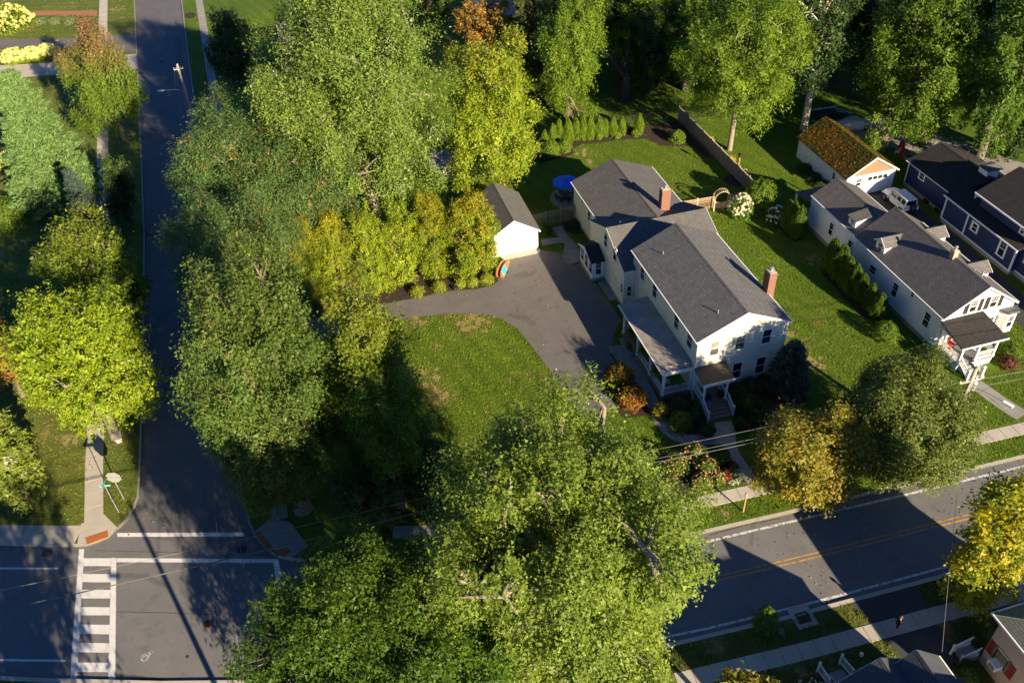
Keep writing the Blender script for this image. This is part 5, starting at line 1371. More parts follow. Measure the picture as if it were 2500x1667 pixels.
TREE['T17'] = tree('walnut_tree', 'bright green walnut with bare trunk behind the wooden fence', 23.4, 38.5, 23.7, 38.4, 12.2, 7.04, 7.73, *G_BRIGHT, 17, k=34, lr=0.25, shape='vase', elong=1.6, leaf=(0.21,0.12), dens=115, droop=0.06, gap=0.25, bark=BARK_P, trunk_r=0.3)
copy_tree(TREE['T16'], (20.7, 59.9, 0), 1.7, 'green walnut beside the thick dark trunk', (1.137, 1.137, 0.787))
TREE['T20'] = tree('elm_tree', 'dark tree with long pale bare limbs beside the mossy garage', 34.6, 40.1, 34.4, 40.3, 13.8, 4.71, 7.79, *G_DARK, 20, k=18, lr=0.26, dens=34, gap=0.3, bark=BARK_W, limbs=2.0, shape='vase', trunk_r=0.42)
TREE['T21'] = tree('maple_tree', 'large olive green maple with three trunks behind the mossy garage', 40.4, 32.2, 41.8, 30.7, 11.6, 7.66, 9.24, *G_OLIVE, 21, k=34, lr=0.27, leaf=(0.22,0.16), dens=105, bark=BARK_P, shape='oval')
TREE['T22'] = tree('maple_tree', 'green maple filling the upper right corner', 45.9, 22.6, 45.9, 22.6, 13.0, 4.57, 10.02, *G_MID, 22, k=18, lr=0.38, leaf=(0.32,0.14), droop=0.2)
TREE['T27'] = tree('chestnut_tree', 'dense dark green chestnut leaning over the side street', -33.5, -1.9, -33.5, -1.9, 13.5, 5.44, 9.32, *G_CHEST, 27, k=30, lr=0.31, elong=1.7, gap=0.22, leaf=(0.165,0.125), dens=225, clump=0.6, top=((0.15,0.19,0.035),0.3,1.2))
TREE['T27b'] = tree('maple_tree', 'tall yellow green maple left of the front lawn', -26.4, -4.0, -26.4, -4.0, 13.2, 3.34, 8.41, *G_OLIVE, 28, k=22, lr=0.36, top=((0.2,0.19,0.02),0.0,1.2), shape='oval', leaf=(0.17,0.13), dens=175)
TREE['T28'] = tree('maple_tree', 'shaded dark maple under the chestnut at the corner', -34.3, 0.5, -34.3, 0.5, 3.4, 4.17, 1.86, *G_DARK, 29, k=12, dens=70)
TREE['T28b'] = tree('young_tree', 'shaded young tree at the edge of the front lawn', -24.5, -2.4, -24.5, -2.4, 4.2, 2.13, 3.74, *G_MID, 38, k=10, dens=65)
TREE['T30'] = tree('silver_maple_tree', 'huge light green silver maple in the foreground', -18.7, -21.8, -18.7, -21.8, 14.1, 8.14, 8.33, *G_FRESH, 30, k=44, lr=0.23, leaf=(0.14,0.11), dens=290, clump=0.5, elong=2.0, bark=BARK_P, gap=0.3, top=((0.15,0.21,0.03),-0.4,0.4), limbs=1.7, twigs=420, inner=0.05, bare=16)
TREE['T31'] = tree('maple_tree', 'dark green maple at the lower edge beside the junction', -29.5, -22.2, -29.5, -22.2, 10.6, 7.31, 6.55, *G_DEEP, 31, k=40, lr=0.3, leaf=(0.15,0.105), dens=240, clump=0.5, elong=1.25, inner=0.2, top=((0.095,0.14,0.012),0.4,1.0), gap=0.08, droop=0.2, twigs=120)
TREE['T32'] = tree('maple_tree', 'golden brown maple on the verge in front of the house', 3.7, -12.5, 3.7, -12.5, 4.7, 3.92, 4.06, *G_AMBER, 32, k=30, lr=0.3, leaf=(0.17,0.13), dens=230, inner=0.2, gap=0.2)
TREE['T33'] = tree('maple_tree', 'dense round dark green maple beside the golden one', 11.0, -12.6, 11.0, -12.6, 6.0, 5.01, 4.96, *G_DOME, 33, k=40, lr=0.36, leaf=(0.15,0.12), dens=300, clump=0.5, inner=0.3, gap=0.0, shape='full')
TREE['T34'] = tree('maple_tree', 'bright yellow maple at the right edge by the road', 8.9, -24.4, 8.9, -24.4, 7.4, 2.60, 5.43, *G_YEL, 34, k=30, lr=0.28, leaf=(0.2,0.16), dens=130)
TREE['T37'] = tree('maple_tree', 'yellowish tree top at the lower edge near the flag', -9.8, -27.9, -9.8, -27.9, 4.4, 1.85, 1.40, *G_AMBER, 37, k=10)
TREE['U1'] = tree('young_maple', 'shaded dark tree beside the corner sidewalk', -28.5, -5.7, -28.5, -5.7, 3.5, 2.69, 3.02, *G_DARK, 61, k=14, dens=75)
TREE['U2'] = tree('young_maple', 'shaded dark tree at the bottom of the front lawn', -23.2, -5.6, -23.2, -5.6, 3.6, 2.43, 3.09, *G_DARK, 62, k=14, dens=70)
TREE['T24a'] = tree('hedge_maple', 'yellow orange upright hedge tree next to the white garage', -13.2, 23.6, -13.2, 23.6, 4.2, 2.82, 5.18, *G_GOLD, 24, k=40, lr=0.24, shape='full', leaf=(0.15,0.10), dens=235, clump=0.36, elong=1.4, gap=0.05, top=((0.34,0.24,0.02),0.2,1.4))
copy_tree(TREE['T24a'], (-17.0, 25.2, 0), 2.0, 'pointed yellow hedge tree second from the garage', (0.845, 0.845, 0.972))
TREE['T24c'] = tree('hedge_maple', 'pointed yellow green hedge tree third from the garage', -20.3, 24.9, -20.3, 24.9, 4.0, 2.10, 5.02, *G_LIMEG, 26, k=40, lr=0.24, shape='full', leaf=(0.15,0.10), dens=235, clump=0.36, elong=1.4, gap=0.05)
copy_tree(TREE['T24c'], (-23.4, 24.6, 0), 3.0, 'yellow green hedge tree fourth from the garage', (1.024, 1.024, 1.044))
copy_tree(TREE['T24a'], (-26.6, 25.0, 0), 4.0, 'dull golden hedge tree beside the locust', (0.826, 0.826, 1.002))
copy_tree(TREE['T24a'], (-29.7, 25.3, 0), 5.2, 'shaded golden tree between locust and chestnut', (0.845, 0.845, 0.988))
tree('maple_tree', 'maple just below the lower left corner shading the crosswalk', -45.0, -31.5, -45.0, -31.5, 10.0, 5.6, 6.5, *G_MID, 71, k=18, lr=0.34, dens=45)
tree('maple_tree', 'second maple below the lower left corner shading the west arm', -54.0, -31.0, -54.0, -31.0, 10.0, 5.6, 6.5, *G_MID, 72, k=18, lr=0.34, dens=45)

# woodland behind the back yards: three oaks built, the others copied, turned and resized
oakA = tree('oak_tree', 'dark oak left of the thick trunk at the upper edge', 19.2, 66.0, 19.2, 66.0, 10.5, 4.5, 8.8, *G_DARK, 41, k=26, lr=0.3, dens=75, leaf=(0.3, 0.2))
oakB = tree('oak_tree', 'dark oak above the thick trunk at the upper edge', 28.0, 69.0, 28.0, 69.0, 10.0, 5.0, 8.5, *G_DARK, 42, k=26, lr=0.3, dens=70, leaf=(0.3, 0.2))
oakC = tree('oak_tree', 'green oak behind the right side of the walnut', 41.0, 66.0, 41.0, 66.0, 10.0, 5.5, 8.5, *G_MID, 49, k=26, lr=0.3, dens=70, leaf=(0.3, 0.2))
for i, (pr_, x, y, top, r, lb) in enumerate((
    (oakB, 38.0, 76.0, 18.0, 5.5, 'dark oak behind the bright walnut crown at the upper edge'),
    (oakA, 43.6, 50.3, 20.0, 4.8, 'dark oak behind the pale limbed elm'),
    (oakB, 57.5, 37.0, 22.5, 5.0, 'dark oak behind the corner maple'),
    (oakC, 14.7, 92.0, 14.0, 6.0, 'oak behind the drooping spruce at the upper edge'),
    (oakA, 14.0, 78.0, 19.0, 5.2, 'dark oak behind the narrow bright walnut'),
    (oakB, -3.3, 90.0, 18.0, 6.2, 'dark oak behind the cottonwood at the upper edge'),
    (oakA, 10.5, 63.0, 15.0, 4.0, 'dark oak between the narrow walnut and the thick trunk'),
    (oakC, 38.5, 56.0, 13.0, 4.5, 'understory oak behind the pale limbed elm'),
    (oakA, 54.0, 26.0, 13.5, 4.2, 'shaded oak at the right edge above the navy roof'),
    (oakC, 25.5, 56.0, 13.0, 4.8, 'shaded green oak behind the bare trunked walnut'),
    (oakB, 33.0, 60.0, 17.0, 5.2, 'dark oak between walnut and elm at the upper edge'),
    (oakA, 50.0, 60.0, 20.0, 5.8, 'dark oak behind the olive maple at the upper edge'),
    (oakB, 49.0, 44.0, 17.0, 5.0, 'shaded oak right of the pale limbed elm'),
    (oakC, 60.0, 50.0, 21.0, 6.0, 'green oak in the upper right corner'),
    (oakA, 33.5, 88.0, 18.0, 6.5, 'far dark oak at the middle of the upper edge'),
    (oakC, 48.0, 80.0, 18.0, 6.5, 'far green oak right of the middle of the upper edge'),
    (oakB, 20.5, 57.0, 12.0, 3.6, 'dark low oak beside the thick trunk'))):
    h0, r0 = {oakA.name: (19.3, 4.5), oakB.name: (18.5, 5.0), oakC.name: (18.5, 5.5)}[pr_.name]
    far_tree(pr_, h0, r0, lb, x, y, top, r, 1.1 * i + 0.4)
T = thing('tree_trunk', 'thick dark forked trunk at the edge of the shaded back lawn', 'tree', (16.5, 56.3, 0))
part('trunk', MB().tube([(0, 0, -0.3), (0.1, 0, 0.4), (0.3, 0.2, 3.2), (0.2, 0.6, 4.6), (0.9, 1.0, 8.0)], [1.1, 0.8, 0.62, 0.5, 0.25], 10).tube([(0.2, 0.1, 2.8), (-1.2, 0.6, 5.0), (-3.2, 1.4, 7.6)], [0.5, 0.36, 0.12], 8), BARK_D, T, smooth=True)
conifer('white_pine', 'soft pale green white pine at the left edge', -56.3, 53.6, 16.8, 5.3, *G_PINE, 51, levels=32, per=12, leaf=(0.38, 0.11), droop=-0.06, n_tuft=13, profile=0.62, tuft=0.42)
conifer('spruce_tree', 'shaded dark blue spruce below the white pine', -51.4, 41.7, 10.2, 2.4, *G_BLUE, 52, levels=18, per=8, n_tuft=24, droop=0.1)
conifer('spruce_tree', 'tall olive spruce with drooping boughs behind the golden maple', 4.0, 60.0, 18.5, 3.9, *G_SPRUCE, 53, levels=26, per=8, leaf=(0.42, 0.09), droop=0.45, n_tuft=13, profile=0.75)
conifer('juniper', 'grey blue juniper cone at the right front corner of the farmhouse', 8.3, -1.9, 5.4, 1.75, *G_BLUE, 54, levels=18, per=10, leaf=(0.22, 0.08), droop=-0.35, n_tuft=13, profile=0.6, z0=0.1, tuft=0.26)

# arborvitae rows
def thuja_row(label_fmt, spots, cols, group, ratio=0.24, seed=60, names=None, n=4200):
    ms = [shrub_mesh(seed + i, 1.0, 1.0, *cols, n, (0.10, 0.05), 'column', None, 0.09) for i in range(3)]
    stem = MB().tube([(0, 0, -0.05), (0, 0, 0.6)], [0.05, 0.02], 6).mesh('stem', BARK_D)
    pr = random.Random(seed)
    for i, (x, y, h) in enumerate(spots):
        T = thing('arborvitae', label_fmt % names[i], 'arborvitae', (x, y, 0), pr.uniform(0, 6.28), group)
        r = h * ratio * pr.uniform(0.85, 1.15)
        o = part('foliage', ms[i % 3], None, T); o.scale = (r, r, h)
        o = part('stem', stem, None, T); o.scale = (1, 1, h)
ordn = ['leftmost', 'second from left', 'third from left', 'fourth from left', 'fifth from left', 'sixth from left', 'seventh from left', 'eighth from left', 'ninth from left', 'tenth from left', 'eleventh from left', 'rightmost']
thuja_row('%s slim arborvitae in the row along the back fence', [(2.21, 47.43, 2.10), (3.32, 47.61, 2.61), (4.16, 47.59, 3.04), (5.22, 47.20, 3.11), (6.50, 47.62, 2.76), (7.32, 47.31, 2.90), (8.18, 47.14, 3.04), (9.29, 46.88, 2.83), (10.31, 47.10, 2.26), (11.20, 46.83, 2.52), (12.29, 46.66, 2.47), (14.46, 46.16, 2.69)], G_THUJA, 'arborvitae row on the back bed', 0.25, 60, ordn)
thuja_row('%s plump arborvitae in the hedge beside the white house', [(21.24, 12.24, 3.69), (21.16, 10.68, 3.87), (21.17, 9.47, 3.27), (21.09, 8.14, 3.34), (21.14, 6.97, 3.09), (21.22, 5.64, 2.83), (21.29, 4.26, 2.71)], G_THUJA_D, 'arborvitae hedge beside the white house', 0.29, 65, ['rearmost', 'second from the back', 'third from the back', 'fourth from the back', 'fifth from the back', 'sixth from the back', 'frontmost'])
thuja_row('%s of three arborvitae by the back porch', [(21.03, 20.76, 3.24), (21.13, 19.82, 3.62), (21.18, 18.68, 3.63)], G_THUJA_D, 'three arborvitae by the back porch', 0.28, 70, ['rear one', 'middle one', 'front one'])

# shrubs and flowers
CREAMF = [(0.66, 0.62, 0.40), (0.72, 0.70, 0.55)]
WHITEF = [(0.75, 0.75, 0.68), (0.62, 0.66, 0.55)]
shrub('hydrangea', 'cream flowering hydrangea right of the garden arch', 17.6, 24.6, 1.35, 2.5, *G_MID, 1800, (0.2, 0.14), 101, flowers=(120, 0.24, CREAMF))
shrub('hydrangea', 'white flowering hydrangea behind three arborvitae', 20.6, 21.9, 1.2, 1.9, *G_DARK, 1500, (0.18, 0.13), 102, flowers=(70, 0.2, WHITEF))
shrub('viburnum', 'large rounded green shrub behind the cream hydrangea', 20.2, 25.2, 2.1, 3.5, *G_OLIVE, 6500, (0.2, 0.12), 103, 'dome', tight=0.2)
shrub('barberry', 'gold and red round shrub at the driveway end', -5.0, 3.6, 1.35, 1.9, [(0.30, 0.22, 0.02), (0.36, 0.15, 0.025), (0.40, 0.08, 0.03), (0.16, 0.17, 0.02)], [3, 2, 1, 2], 5200, (0.13, 0.09), 104)
shrub('barberry', 'rust orange round shrub beside the porch path', -4.9, 0.9, 1.25, 1.7, [(0.34, 0.13, 0.02), (0.28, 0.15, 0.025), (0.20, 0.10, 0.02)], [3, 2, 2], 4800, (0.13, 0.09), 105)
shrub('boxwood_ball', 'clipped green ball left of the front steps', -0.45, -4.5, 0.7, 1.15, *G_BOX, 5200, (0.075, 0.05), 106, 'ball', tight=0.04)
shrub('boxwood_ball', 'clipped green ball right of the front steps', 2.45, -4.6, 0.62, 1.0, *G_BOX, 4200, (0.075, 0.05), 107, 'ball', tight=0.04)
shrub('boxwood_ball', 'clipped yellow green ball beside the garden path', -0.75, -7.4, 0.8, 1.1, *G_MID, 4600, (0.085, 0.05), 108, 'ball', tight=0.04)
for i, (x, y, r, h, lb) in enumerate(((3.6, -1.3, 1.0, 1.3, 'nearest the front steps'), (5.2, -1.2, 1.1, 1.35, 'under the lower front window'), (4.2, -3.0, 1.2, 1.4, 'in the middle of the front bed'), (4.3, -4.4, 0.8, 1.0, 'at the lawn edge of the front bed'), (6.7, -1.1, 1.0, 1.2, 'next to the blue juniper'))):
    shrub('yew_bush', 'dark shaded yew bush ' + lb, x, y, r, h, *G_BOX, 3600, (0.12, 0.06), 110 + i, tight=0.09, group='dark yews in the front bed')
for i, (x, y, r, h, c, lb) in enumerate(((-1.6, -1.4, 1.0, 1.5, G_DARK, 'dark green rhododendron under the porch railing'), (-2.2, -3.0, 1.1, 1.4, G_OLIVE, 'yellow edged shrub left of the porch corner'), (-0.7, -2.6, 0.8, 1.2, G_DARK, 'dark shrub against the front step railing'), (-3.2, -1.2, 0.8, 1.2, G_AMBER, 'tawny shrub at the porch corner'))):
    shrub('rhododendron', lb, x, y, r, h, *c, 2600, (0.16, 0.08), 120 + i, tight=0.18)
PINKF = [(0.55, 0.22, 0.2), (0.6, 0.33, 0.25), (0.5, 0.38, 0.2)]
for i, (x, y, r, h, lb) in enumerate(((-2.6, -6.7, 1.1, 1.5, 'pink dotted rose bush nearest the porch path'), (-2.4, -8.3, 1.0, 1.4, 'peach dotted rose bush in the middle of the bed'), (-3.3, -9.5, 0.9, 1.2, 'rose bush at the sidewalk edge of the bed'), (-4.6, -7.4, 1.2, 1.6, 'rose bush beside the silver maple crown'), (-1.9, -9.3, 0.7, 0.9, 'small rose bush behind the round succulents'))):
    shrub('rose_bush', lb, x, y, r, h, *G_OLIVE, 2600, (0.13, 0.08), 130 + i, tight=0.22, flowers=(40, 0.12, PINKF))
for i, (x, y, r, lb) in enumerate(((-1.1, -9.4, 0.38, 'red leaved coleus nearest the sidewalk'), (-1.0, -8.9, 0.32, 'red leaved coleus in the middle of the bed'), (0.0, -8.5, 0.32, 'red leaved coleus beside the garden path'))):
    shrub('coleus', lb, x, y, r, 0.45, [(0.34, 0.05, 0.02), (0.4, 0.1, 0.03)], [2, 1], 420, (0.13, 0.09), 140 + i, cat='plant')
for i, (x, y, r, lb) in enumerate(((-0.65, -9.2, 0.36, 'grey green sedum mound at the left of three'), (-0.3, -9.25, 0.3, 'small sedum mound facing the sidewalk'), (-0.25, -8.8, 0.33, 'sedum mound nearest the house'))):
    shrub('sedum', lb, x, y, r, 0.4, [(0.14, 0.19, 0.09), (0.2, 0.22, 0.1)], [1, 1], 700, (0.07, 0.05), 150 + i, 'dome', tight=0.05, cat='plant')
for i, (x, y, lb) in enumerate(((-0.95, -9.85, 'white edged hosta left of two at the sidewalk'), (-0.5, -9.85, 'white edged hosta at the bed corner'), (0.05, -9.1, 'white edged hosta beside the path stones'), (0.0, -9.5, 'white edged hosta near the path mouth'))):
    shrub('hosta', lb, x, y, 0.28, 0.28, [(0.5, 0.52, 0.4), (0.14, 0.2, 0.06)], [2, 1], 160, (0.2, 0.11), 160 + i, cat='plant')
shrub('yew_bush', 'round shaded olive bush in front of the arborvitae hedge', 20.3, 1.5, 1.15, 1.7, *G_OLIVE, 4200, (0.12, 0.07), 170, tight=0.08)
for i, (x, y, r, h, lb) in enumerate(((-12.3, 21.9, 0.8, 0.9, 'bright daylily clump next to the paddle boards'), (-13.8, 22.0, 0.7, 0.8, 'daylily clump in the middle of the driveway bed'), (-15.0, 22.1, 0.55, 0.6, 'small daylily clump by the black box'), (-17.2, 22.3, 0.8, 0.8, 'daylily clump at the far left of the driveway bed'), (-19.5, 22.3, 0.8, 0.8, 'daylily clump under the yellow hedge trees'))):
    shrub('daylily', lb, x, y, r, h, [(0.20, 0.26, 0.02), (0.28, 0.3, 0.03)], [1, 1], 900, (0.42, 0.05), 175 + i, cat='plant', tight=0.3)
pr = random.Random(4)
for i in range(9):
    y = 44.5 - i * 1.75
    lb = ['pale green', 'white flowering', 'golden yellow'][i % 3] + ' perennial behind the wooden fence, ' + ['first', 'second', 'third', 'fourth', 'fifth', 'sixth', 'seventh', 'eighth', 'ninth'][i] + ' from the far end'
    shrub('perennial', lb, 21.75 + pr.uniform(-0.2, 0.3), y, pr.uniform(0.55, 0.8), pr.uniform(0.6, 0.9), *([(0.3, 0.34, 0.1), (0.45, 0.45, 0.3)], [1, 1]) if i % 3 == 1 else ([(0.42, 0.38, 0.03), (0.3, 0.33, 0.03)], [1, 1]) if i % 3 == 2 else G_OLIVE, 700, (0.18, 0.08), 190 + i, cat='plant', group='perennials behind the wooden fence')
for i, (x, y, r, h, c, lb) in enumerate((( 2.2, 45.2, 1.2, 1.7, G_BRIGHT, 'bright leafy shrub in front of the arborvitae row'), (4.2, 45.6, 1.0, 1.4, G_BRIGHT, 'loose bright shrub at the bend of the back bed'), (0.6, 44.4, 1.0, 1.1, G_DARK, 'dark shrub at the shaded end of the back bed'), (18.3, 42.7, 1.05, 1.5, G_BRIGHT, 'green shrub alone in the corner of the back bed'), (11.6, 46.3, 0.5, 0.7, G_THUJA, 'little shrub between the last two arborvitae'), (14.0, 46.0, 0.6, 0.9, G_THUJA, 'small round shrub right of the arborvitae row'), (-2.5, 43.5, 1.0, 1.2, G_DARK, 'dark shrub under the golden maple'), (-4.1, 28.5, 0.8, 1.2, G_MID, 'green shrub between garage and board fence'), (-0.5, 28.6, 0.6, 0.8, G_DARK, 'low dark shrub in the corner by the fence'))):
    shrub('shrub', lb, x, y, r, h, *c, 1900, (0.17, 0.1), 210 + i, tight=0.2)
for i, (x, y, r, h, lb) in enumerate(((-71.5, 120, 4.2, 3.6, 'big pale yellow hydrangea in the upper left corner'), (-68.2, 103.5, 2.0, 1.8, 'yellow hydrangea at the left of the forecourt row'), (-65.6, 103.6, 1.7, 1.6, 'middle yellow hydrangea of the forecourt row'), (-63.4, 104.8, 1.5, 1.4, 'right hand yellow hydrangea of the forecourt row'), (-66.0, 66.5, 2.0, 2.2, 'yellow hydrangea behind the white pine'))):
    shrub('hydrangea', lb, x, y, r, h, *G_LIME, 1500, (0.3, 0.2), 230 + i, flowers=(150, 0.4, [(0.66, 0.62, 0.22), (0.6, 0.6, 0.2)]))
shrub('hydrangea', 'white hydrangea beside the hidden grey house', -29.3, 77.5, 1.8, 2.4, *G_MID, 1800, (0.25, 0.16), 240, flowers=(90, 0.3, WHITEF))
shrub('clipped_hedge', 'smooth clipped round hedge at the left edge', -62.8, 52.0, 3.0, 2.6, *G_OLIVE, 9000, (0.14, 0.09), 241, 'dome', tight=0.04)
shrub('shrub', 'small tree like shrub on the verge south of the main road', -4.7, -22.0, 0.9, 2.4, *G_MID, 2600, (0.17, 0.1), 242, 'column', tight=0.3)
shrub('shrub', 'green bush between the white house porch and bay', 29.2, -4.2, 1.0, 1.3, *G_OLIVE, 2200, (0.15, 0.09), 243)
shrub('shrub', 'reddish brown bush at the corner of the white house porch', 28.2, -5.2, 0.9, 0.9, [(0.12, 0.05, 0.03), (0.16, 0.08, 0.04)], [1, 1], 1800, (0.13, 0.08), 244)
shrub('shrub', 'dark bush at the front corner of the white house', 22.3, -2.3, 0.8, 1.0, *G_DARK, 1800, (0.13, 0.08), 245)
shrub('hydrangea', 'white flowering bush at the lower edge by the flag', -4.3, -27.2, 1.1, 0.9, *G_DARK, 1500, (0.13, 0.08), 246, flowers=(60, 0.12, WHITEF))
shrub('yew_bush', 'rounded dark bush beside the stairs of the beige house', 5.75, -28.9, 0.9, 1.3, *G_BOX, 3600, (0.1, 0.06), 247, tight=0.07)
shrub('shrub', 'leafy bush against the back of the mossy garage', 39.5, 32.6, 1.3, 2.0, *G_BRIGHT, 2400, (0.2, 0.12), 248, tight=0.25)
for i, (y, lb) in enumerate(((31.0, 'near'), (28.8, 'middle'), (26.9, 'front'))):
    shrub('ground_shrub', 'low dark shrub along the mossy garage wall, ' + lb + ' one', 29.3, y, 1.0, 0.7, *G_DARK, 1500, (0.12, 0.07), 250 + i, group='shrubs along the mossy garage')
for i, (x, lb) in enumerate(((-66.5, 'leftmost'), (-64.0, 'second'), (-61.5, 'third'), (-59.2, 'rightmost'))):
    shrub('lavender', lb + ' sage green shrub in the far flower bed', x, 120.3 - (x + 66.5) * 0.4, 1.2, 0.8, [(0.2, 0.24, 0.12), (0.16, 0.21, 0.08)], [1, 1], 900, (0.2, 0.08), 256 + i, group='sage shrubs in the far bed')

# moss cushions growing on the garage roof
rng = np.random.default_rng(77); n = 9000
mx = rng.uniform(29.9, 36.5, n); my = rng.uniform(23.7, 34.3, n); mz = 4.75 - np.abs(mx - 33.2) * (2.1 / 3.35) + 0.012
lo_ = 0.5 + 0.5 * np.sin(mx * 1.3 + 1.0) * np.sin(my * 0.55 + 0.4)
kp = rng.random(n) < np.where(mx < 33.2, 0.95, 0.7); mx, my, mz, lo_ = mx[kp], my[kp], mz[kp], lo_[kp]; n = len(mx)
mc = np.where((rng.random(n) < 0.15 + 0.55 * lo_ * (mx < 32.4))[:, None], pal(rng, [(0.26, 0.11, 0.015), (0.32, 0.17, 0.02), (0.17, 0.06, 0.015)], [2, 2, 1], n), pal(rng, [(0.10, 0.11, 0.015), (0.17, 0.15, 0.018), (0.05, 0.055, 0.018)], [3, 2, 2], n))
sx = np.where(mx < 33.2, -0.53, 0.53)
P_ = np.column_stack([mx - 33.0, my - 28.5, mz]); N_ = norm(np.column_stack([sx, 0 * sx, 0 * sx + 0.85]) + rng.normal(0, 0.3, (n, 3)))
mo = part('moss', leaf_mesh('moss', P_, N_, rng.normal(0, 1, (n, 3)), rng.uniform(0.1, 0.26, n), rng.uniform(0.1, 0.2, n), mc, LEAF), None, mossy, 'orange and green moss on the shingles'); mo['kind'] = 'stuff'

# hanging ferns on the porch
def fern(label, x, y, z, s=1.0, seed=1, hang=True):
    rng = np.random.default_rng(seed)
    T = thing('hanging_fern', label, 'fern', (x, y, z), 0, 'ferns on the porch')
    n = 900
    a = rng.uniform(0, 6.283, n); f = rng.random(n); l = rng.uniform(0.35, 0.62, n) * s
    P = np.stack([np.cos(a) * f * l, np.sin(a) * f * l, 0.12 + 0.3 * s * np.sin(f * 2.6) - 0.42 * s * f ** 2], 1)
    A = np.stack([-np.sin(a), np.cos(a), 0 * a], 1) + rng.normal(0, 0.3, (n, 3))
    C = pal(rng, *G_FERN, n) * rng.uniform(0.8, 1.3, (n, 1))
    part('frond', leaf_mesh('frond', P, norm(rng.normal(0, 0.35, (n, 3)) + np.array([0, 0, 1])), A, 0.16 * s, 0.07 * s, C, LEAF), None, T)
    part('basket', MB().lathe([(0.08, -0.12), (0.16, -0.05), (0.2, 0.08), (0.17, 0.1)], (0, 0, 0), 12), TERRA, T)
    if hang:
        w = MB()
        for k in range(3): w.tube([(0.18 * math.cos(k * 2.09), 0.18 * math.sin(k * 2.09), 0.08), (0, 0, 2.84 - z)], 0.006, 4)
        part('hanger', w, BLACK, T)
    return T
fern('hanging fern at the front corner of the side porch', -2.2, 1.95, 1.85, 1.15, 1)
fern('hanging fern over the middle porch railing', -2.2, 4.85, 1.8, 1.15, 2)
fern('hanging fern at the porch entry', -2.2, 7.75, 1.7, 1.15, 3)
fern('hanging fern facing the road at the end of the porch', -1.1, 0.6, 1.85, 1.2, 4)
def planter(label, x, y, z, seed, cols, r=0.3):
    T = thing('planter', label, 'planter', (x, y, z))
    part('pot', MB().lathe([(0.13, 0), (0.19, 0.28), (0.22, 0.3), (0.22, 0.34), (0.18, 0.34)], (0, 0, 0), 14), TERRA, T)
    me = shrub_mesh(seed, r, 0.5, *cols, 320, (0.26, 0.05), 'dome', None, 0.3)
    part('foliage', me, None, T, None, False, (0, 0, 0.3))
planter('dark grass planter on the left of the front landing', 0.85, -1.7, 0.74, 301, ([(0.10, 0.03, 0.03), (0.06, 0.04, 0.03)], [1, 1]))
planter('dark grass planter on the right of the front landing', 2.1, -1.65, 0.74, 302, ([(0.12, 0.03, 0.02), (0.06, 0.04, 0.03)], [1, 1]))
planter('white potted plant at the porch entry post', -2.6, 7.4, 0.05, 303, G_FERN, 0.25)
planter('leafy pot on the white house porch', 26.3, -4.0, 0.74, 304, G_FERN)

# ------------------------------------------------------------------ street furniture
def stop_sign(x, y):
    T = thing('stop_sign', 'octagonal stop sign seen from behind on its steel post', 'sign', (x, y, 0), rad(-14))
    part('post', MB().box(-0.035, -0.03, -0.2, 0.035, 0.03, 3.15), STEEL, T)
    o = [(0.6 * math.cos(rad(22.5 + 45 * k)), 2.6 + 0.6 * math.sin(rad(22.5 + 45 * k))) for k in range(8)]
    part('sign_back', MB().ext(o, 'y', 0.035, 0.045), SIGNBACK, T)
    f = part('sign_face', MB().ext(o, 'y', 0.046, 0.052), RED, T)
    bd = MB()
    for k in range(8):
        a, b = o[k], o[(k + 1) % 8]
        bd.beam((a[0] * 0.96, 0.054, 2.6 + (a[1] - 2.6) * 0.96), (b[0] * 0.96, 0.054, 2.6 + (b[1] - 2.6) * 0.96), 0.004, 0.025)
    part('sign_border', bd, WHITE, f)
    tx = MB()
    def seg(x0, z0, x1, z1): tx.beam((x0, 0.055, z0), (x1, 0.055, z1), 0.004, 0.035)
    L = {'S': [(0, 1, 1, 1), (0, 1, 0, .5), (0, .5, 1, .5), (1, .5, 1, 0), (1, 0, 0, 0)], 'T': [(0, 1, 1, 1), (.5, 1, .5, 0)], 'O': [(0, 0, 0, 1), (0, 1, 1, 1), (1, 1, 1, 0), (1, 0, 0, 0)], 'P': [(0, 0, 0, 1), (0, 1, 1, 1), (1, 1, 1, .5), (1, .5, 0, .5)]}
    for i, ch in enumerate('STOP'):
        for (a, b, c, d) in L[ch]:
            X = lambda u: 0.44 - i * 0.235 - u * 0.16
            seg(X(a), 2.41 + b * 0.38, X(c), 2.41 + d * 0.38)
    part('lettering', tx, WHITE, f)
stop_sign(-47.15, 3.5)
T = thing('street_name_sign', 'slim post with two green street name blades beside the stop sign', 'sign', (-47.5, 2.25, 0), rad(-10))
part('post', MB().tube([(0, 0, -0.2), (0, 0, 3.1)], 0.035, 8), STEEL, T)
b = part('blade', MB().box(-0.42, -0.01, 3.1, 0.42, 0.01, 3.28), TEAL, T); part('blade_border', MB().box(-0.4, -0.0115, 3.115, 0.4, -0.0105, 3.13).box(-0.4, -0.0115, 3.25, 0.4, -0.0105, 3.265), WHITE, b)
part('blade', MB().box(-0.01, -0.4, 3.3, 0.01, 0.4, 3.46), TEAL, T)
T = thing('marker_post', 'orange brown wooden marker post with grey cap on the verge', 'post', (-1.4, -12.65, 0))
part('post', MB().box(-0.05, -0.05, -0.2, 0.05, 0.05, 1.75), ORANGEW, T); part('cap', MB().box(-0.1, -0.07, 1.75, 0.1, 0.07, 2.15).box(-0.06, -0.05, 2.15, 0.06, 0.05, 2.22), STEEL, T)
T = thing('bird_feeder', 'wooden post with small bird house above the fence corner', 'bird feeder', (20.95, 31.8, 0))
part('post', MB().box(-0.06, -0.06, -0.2, 0.06, 0.06, 2.9), ORANGEW, T)
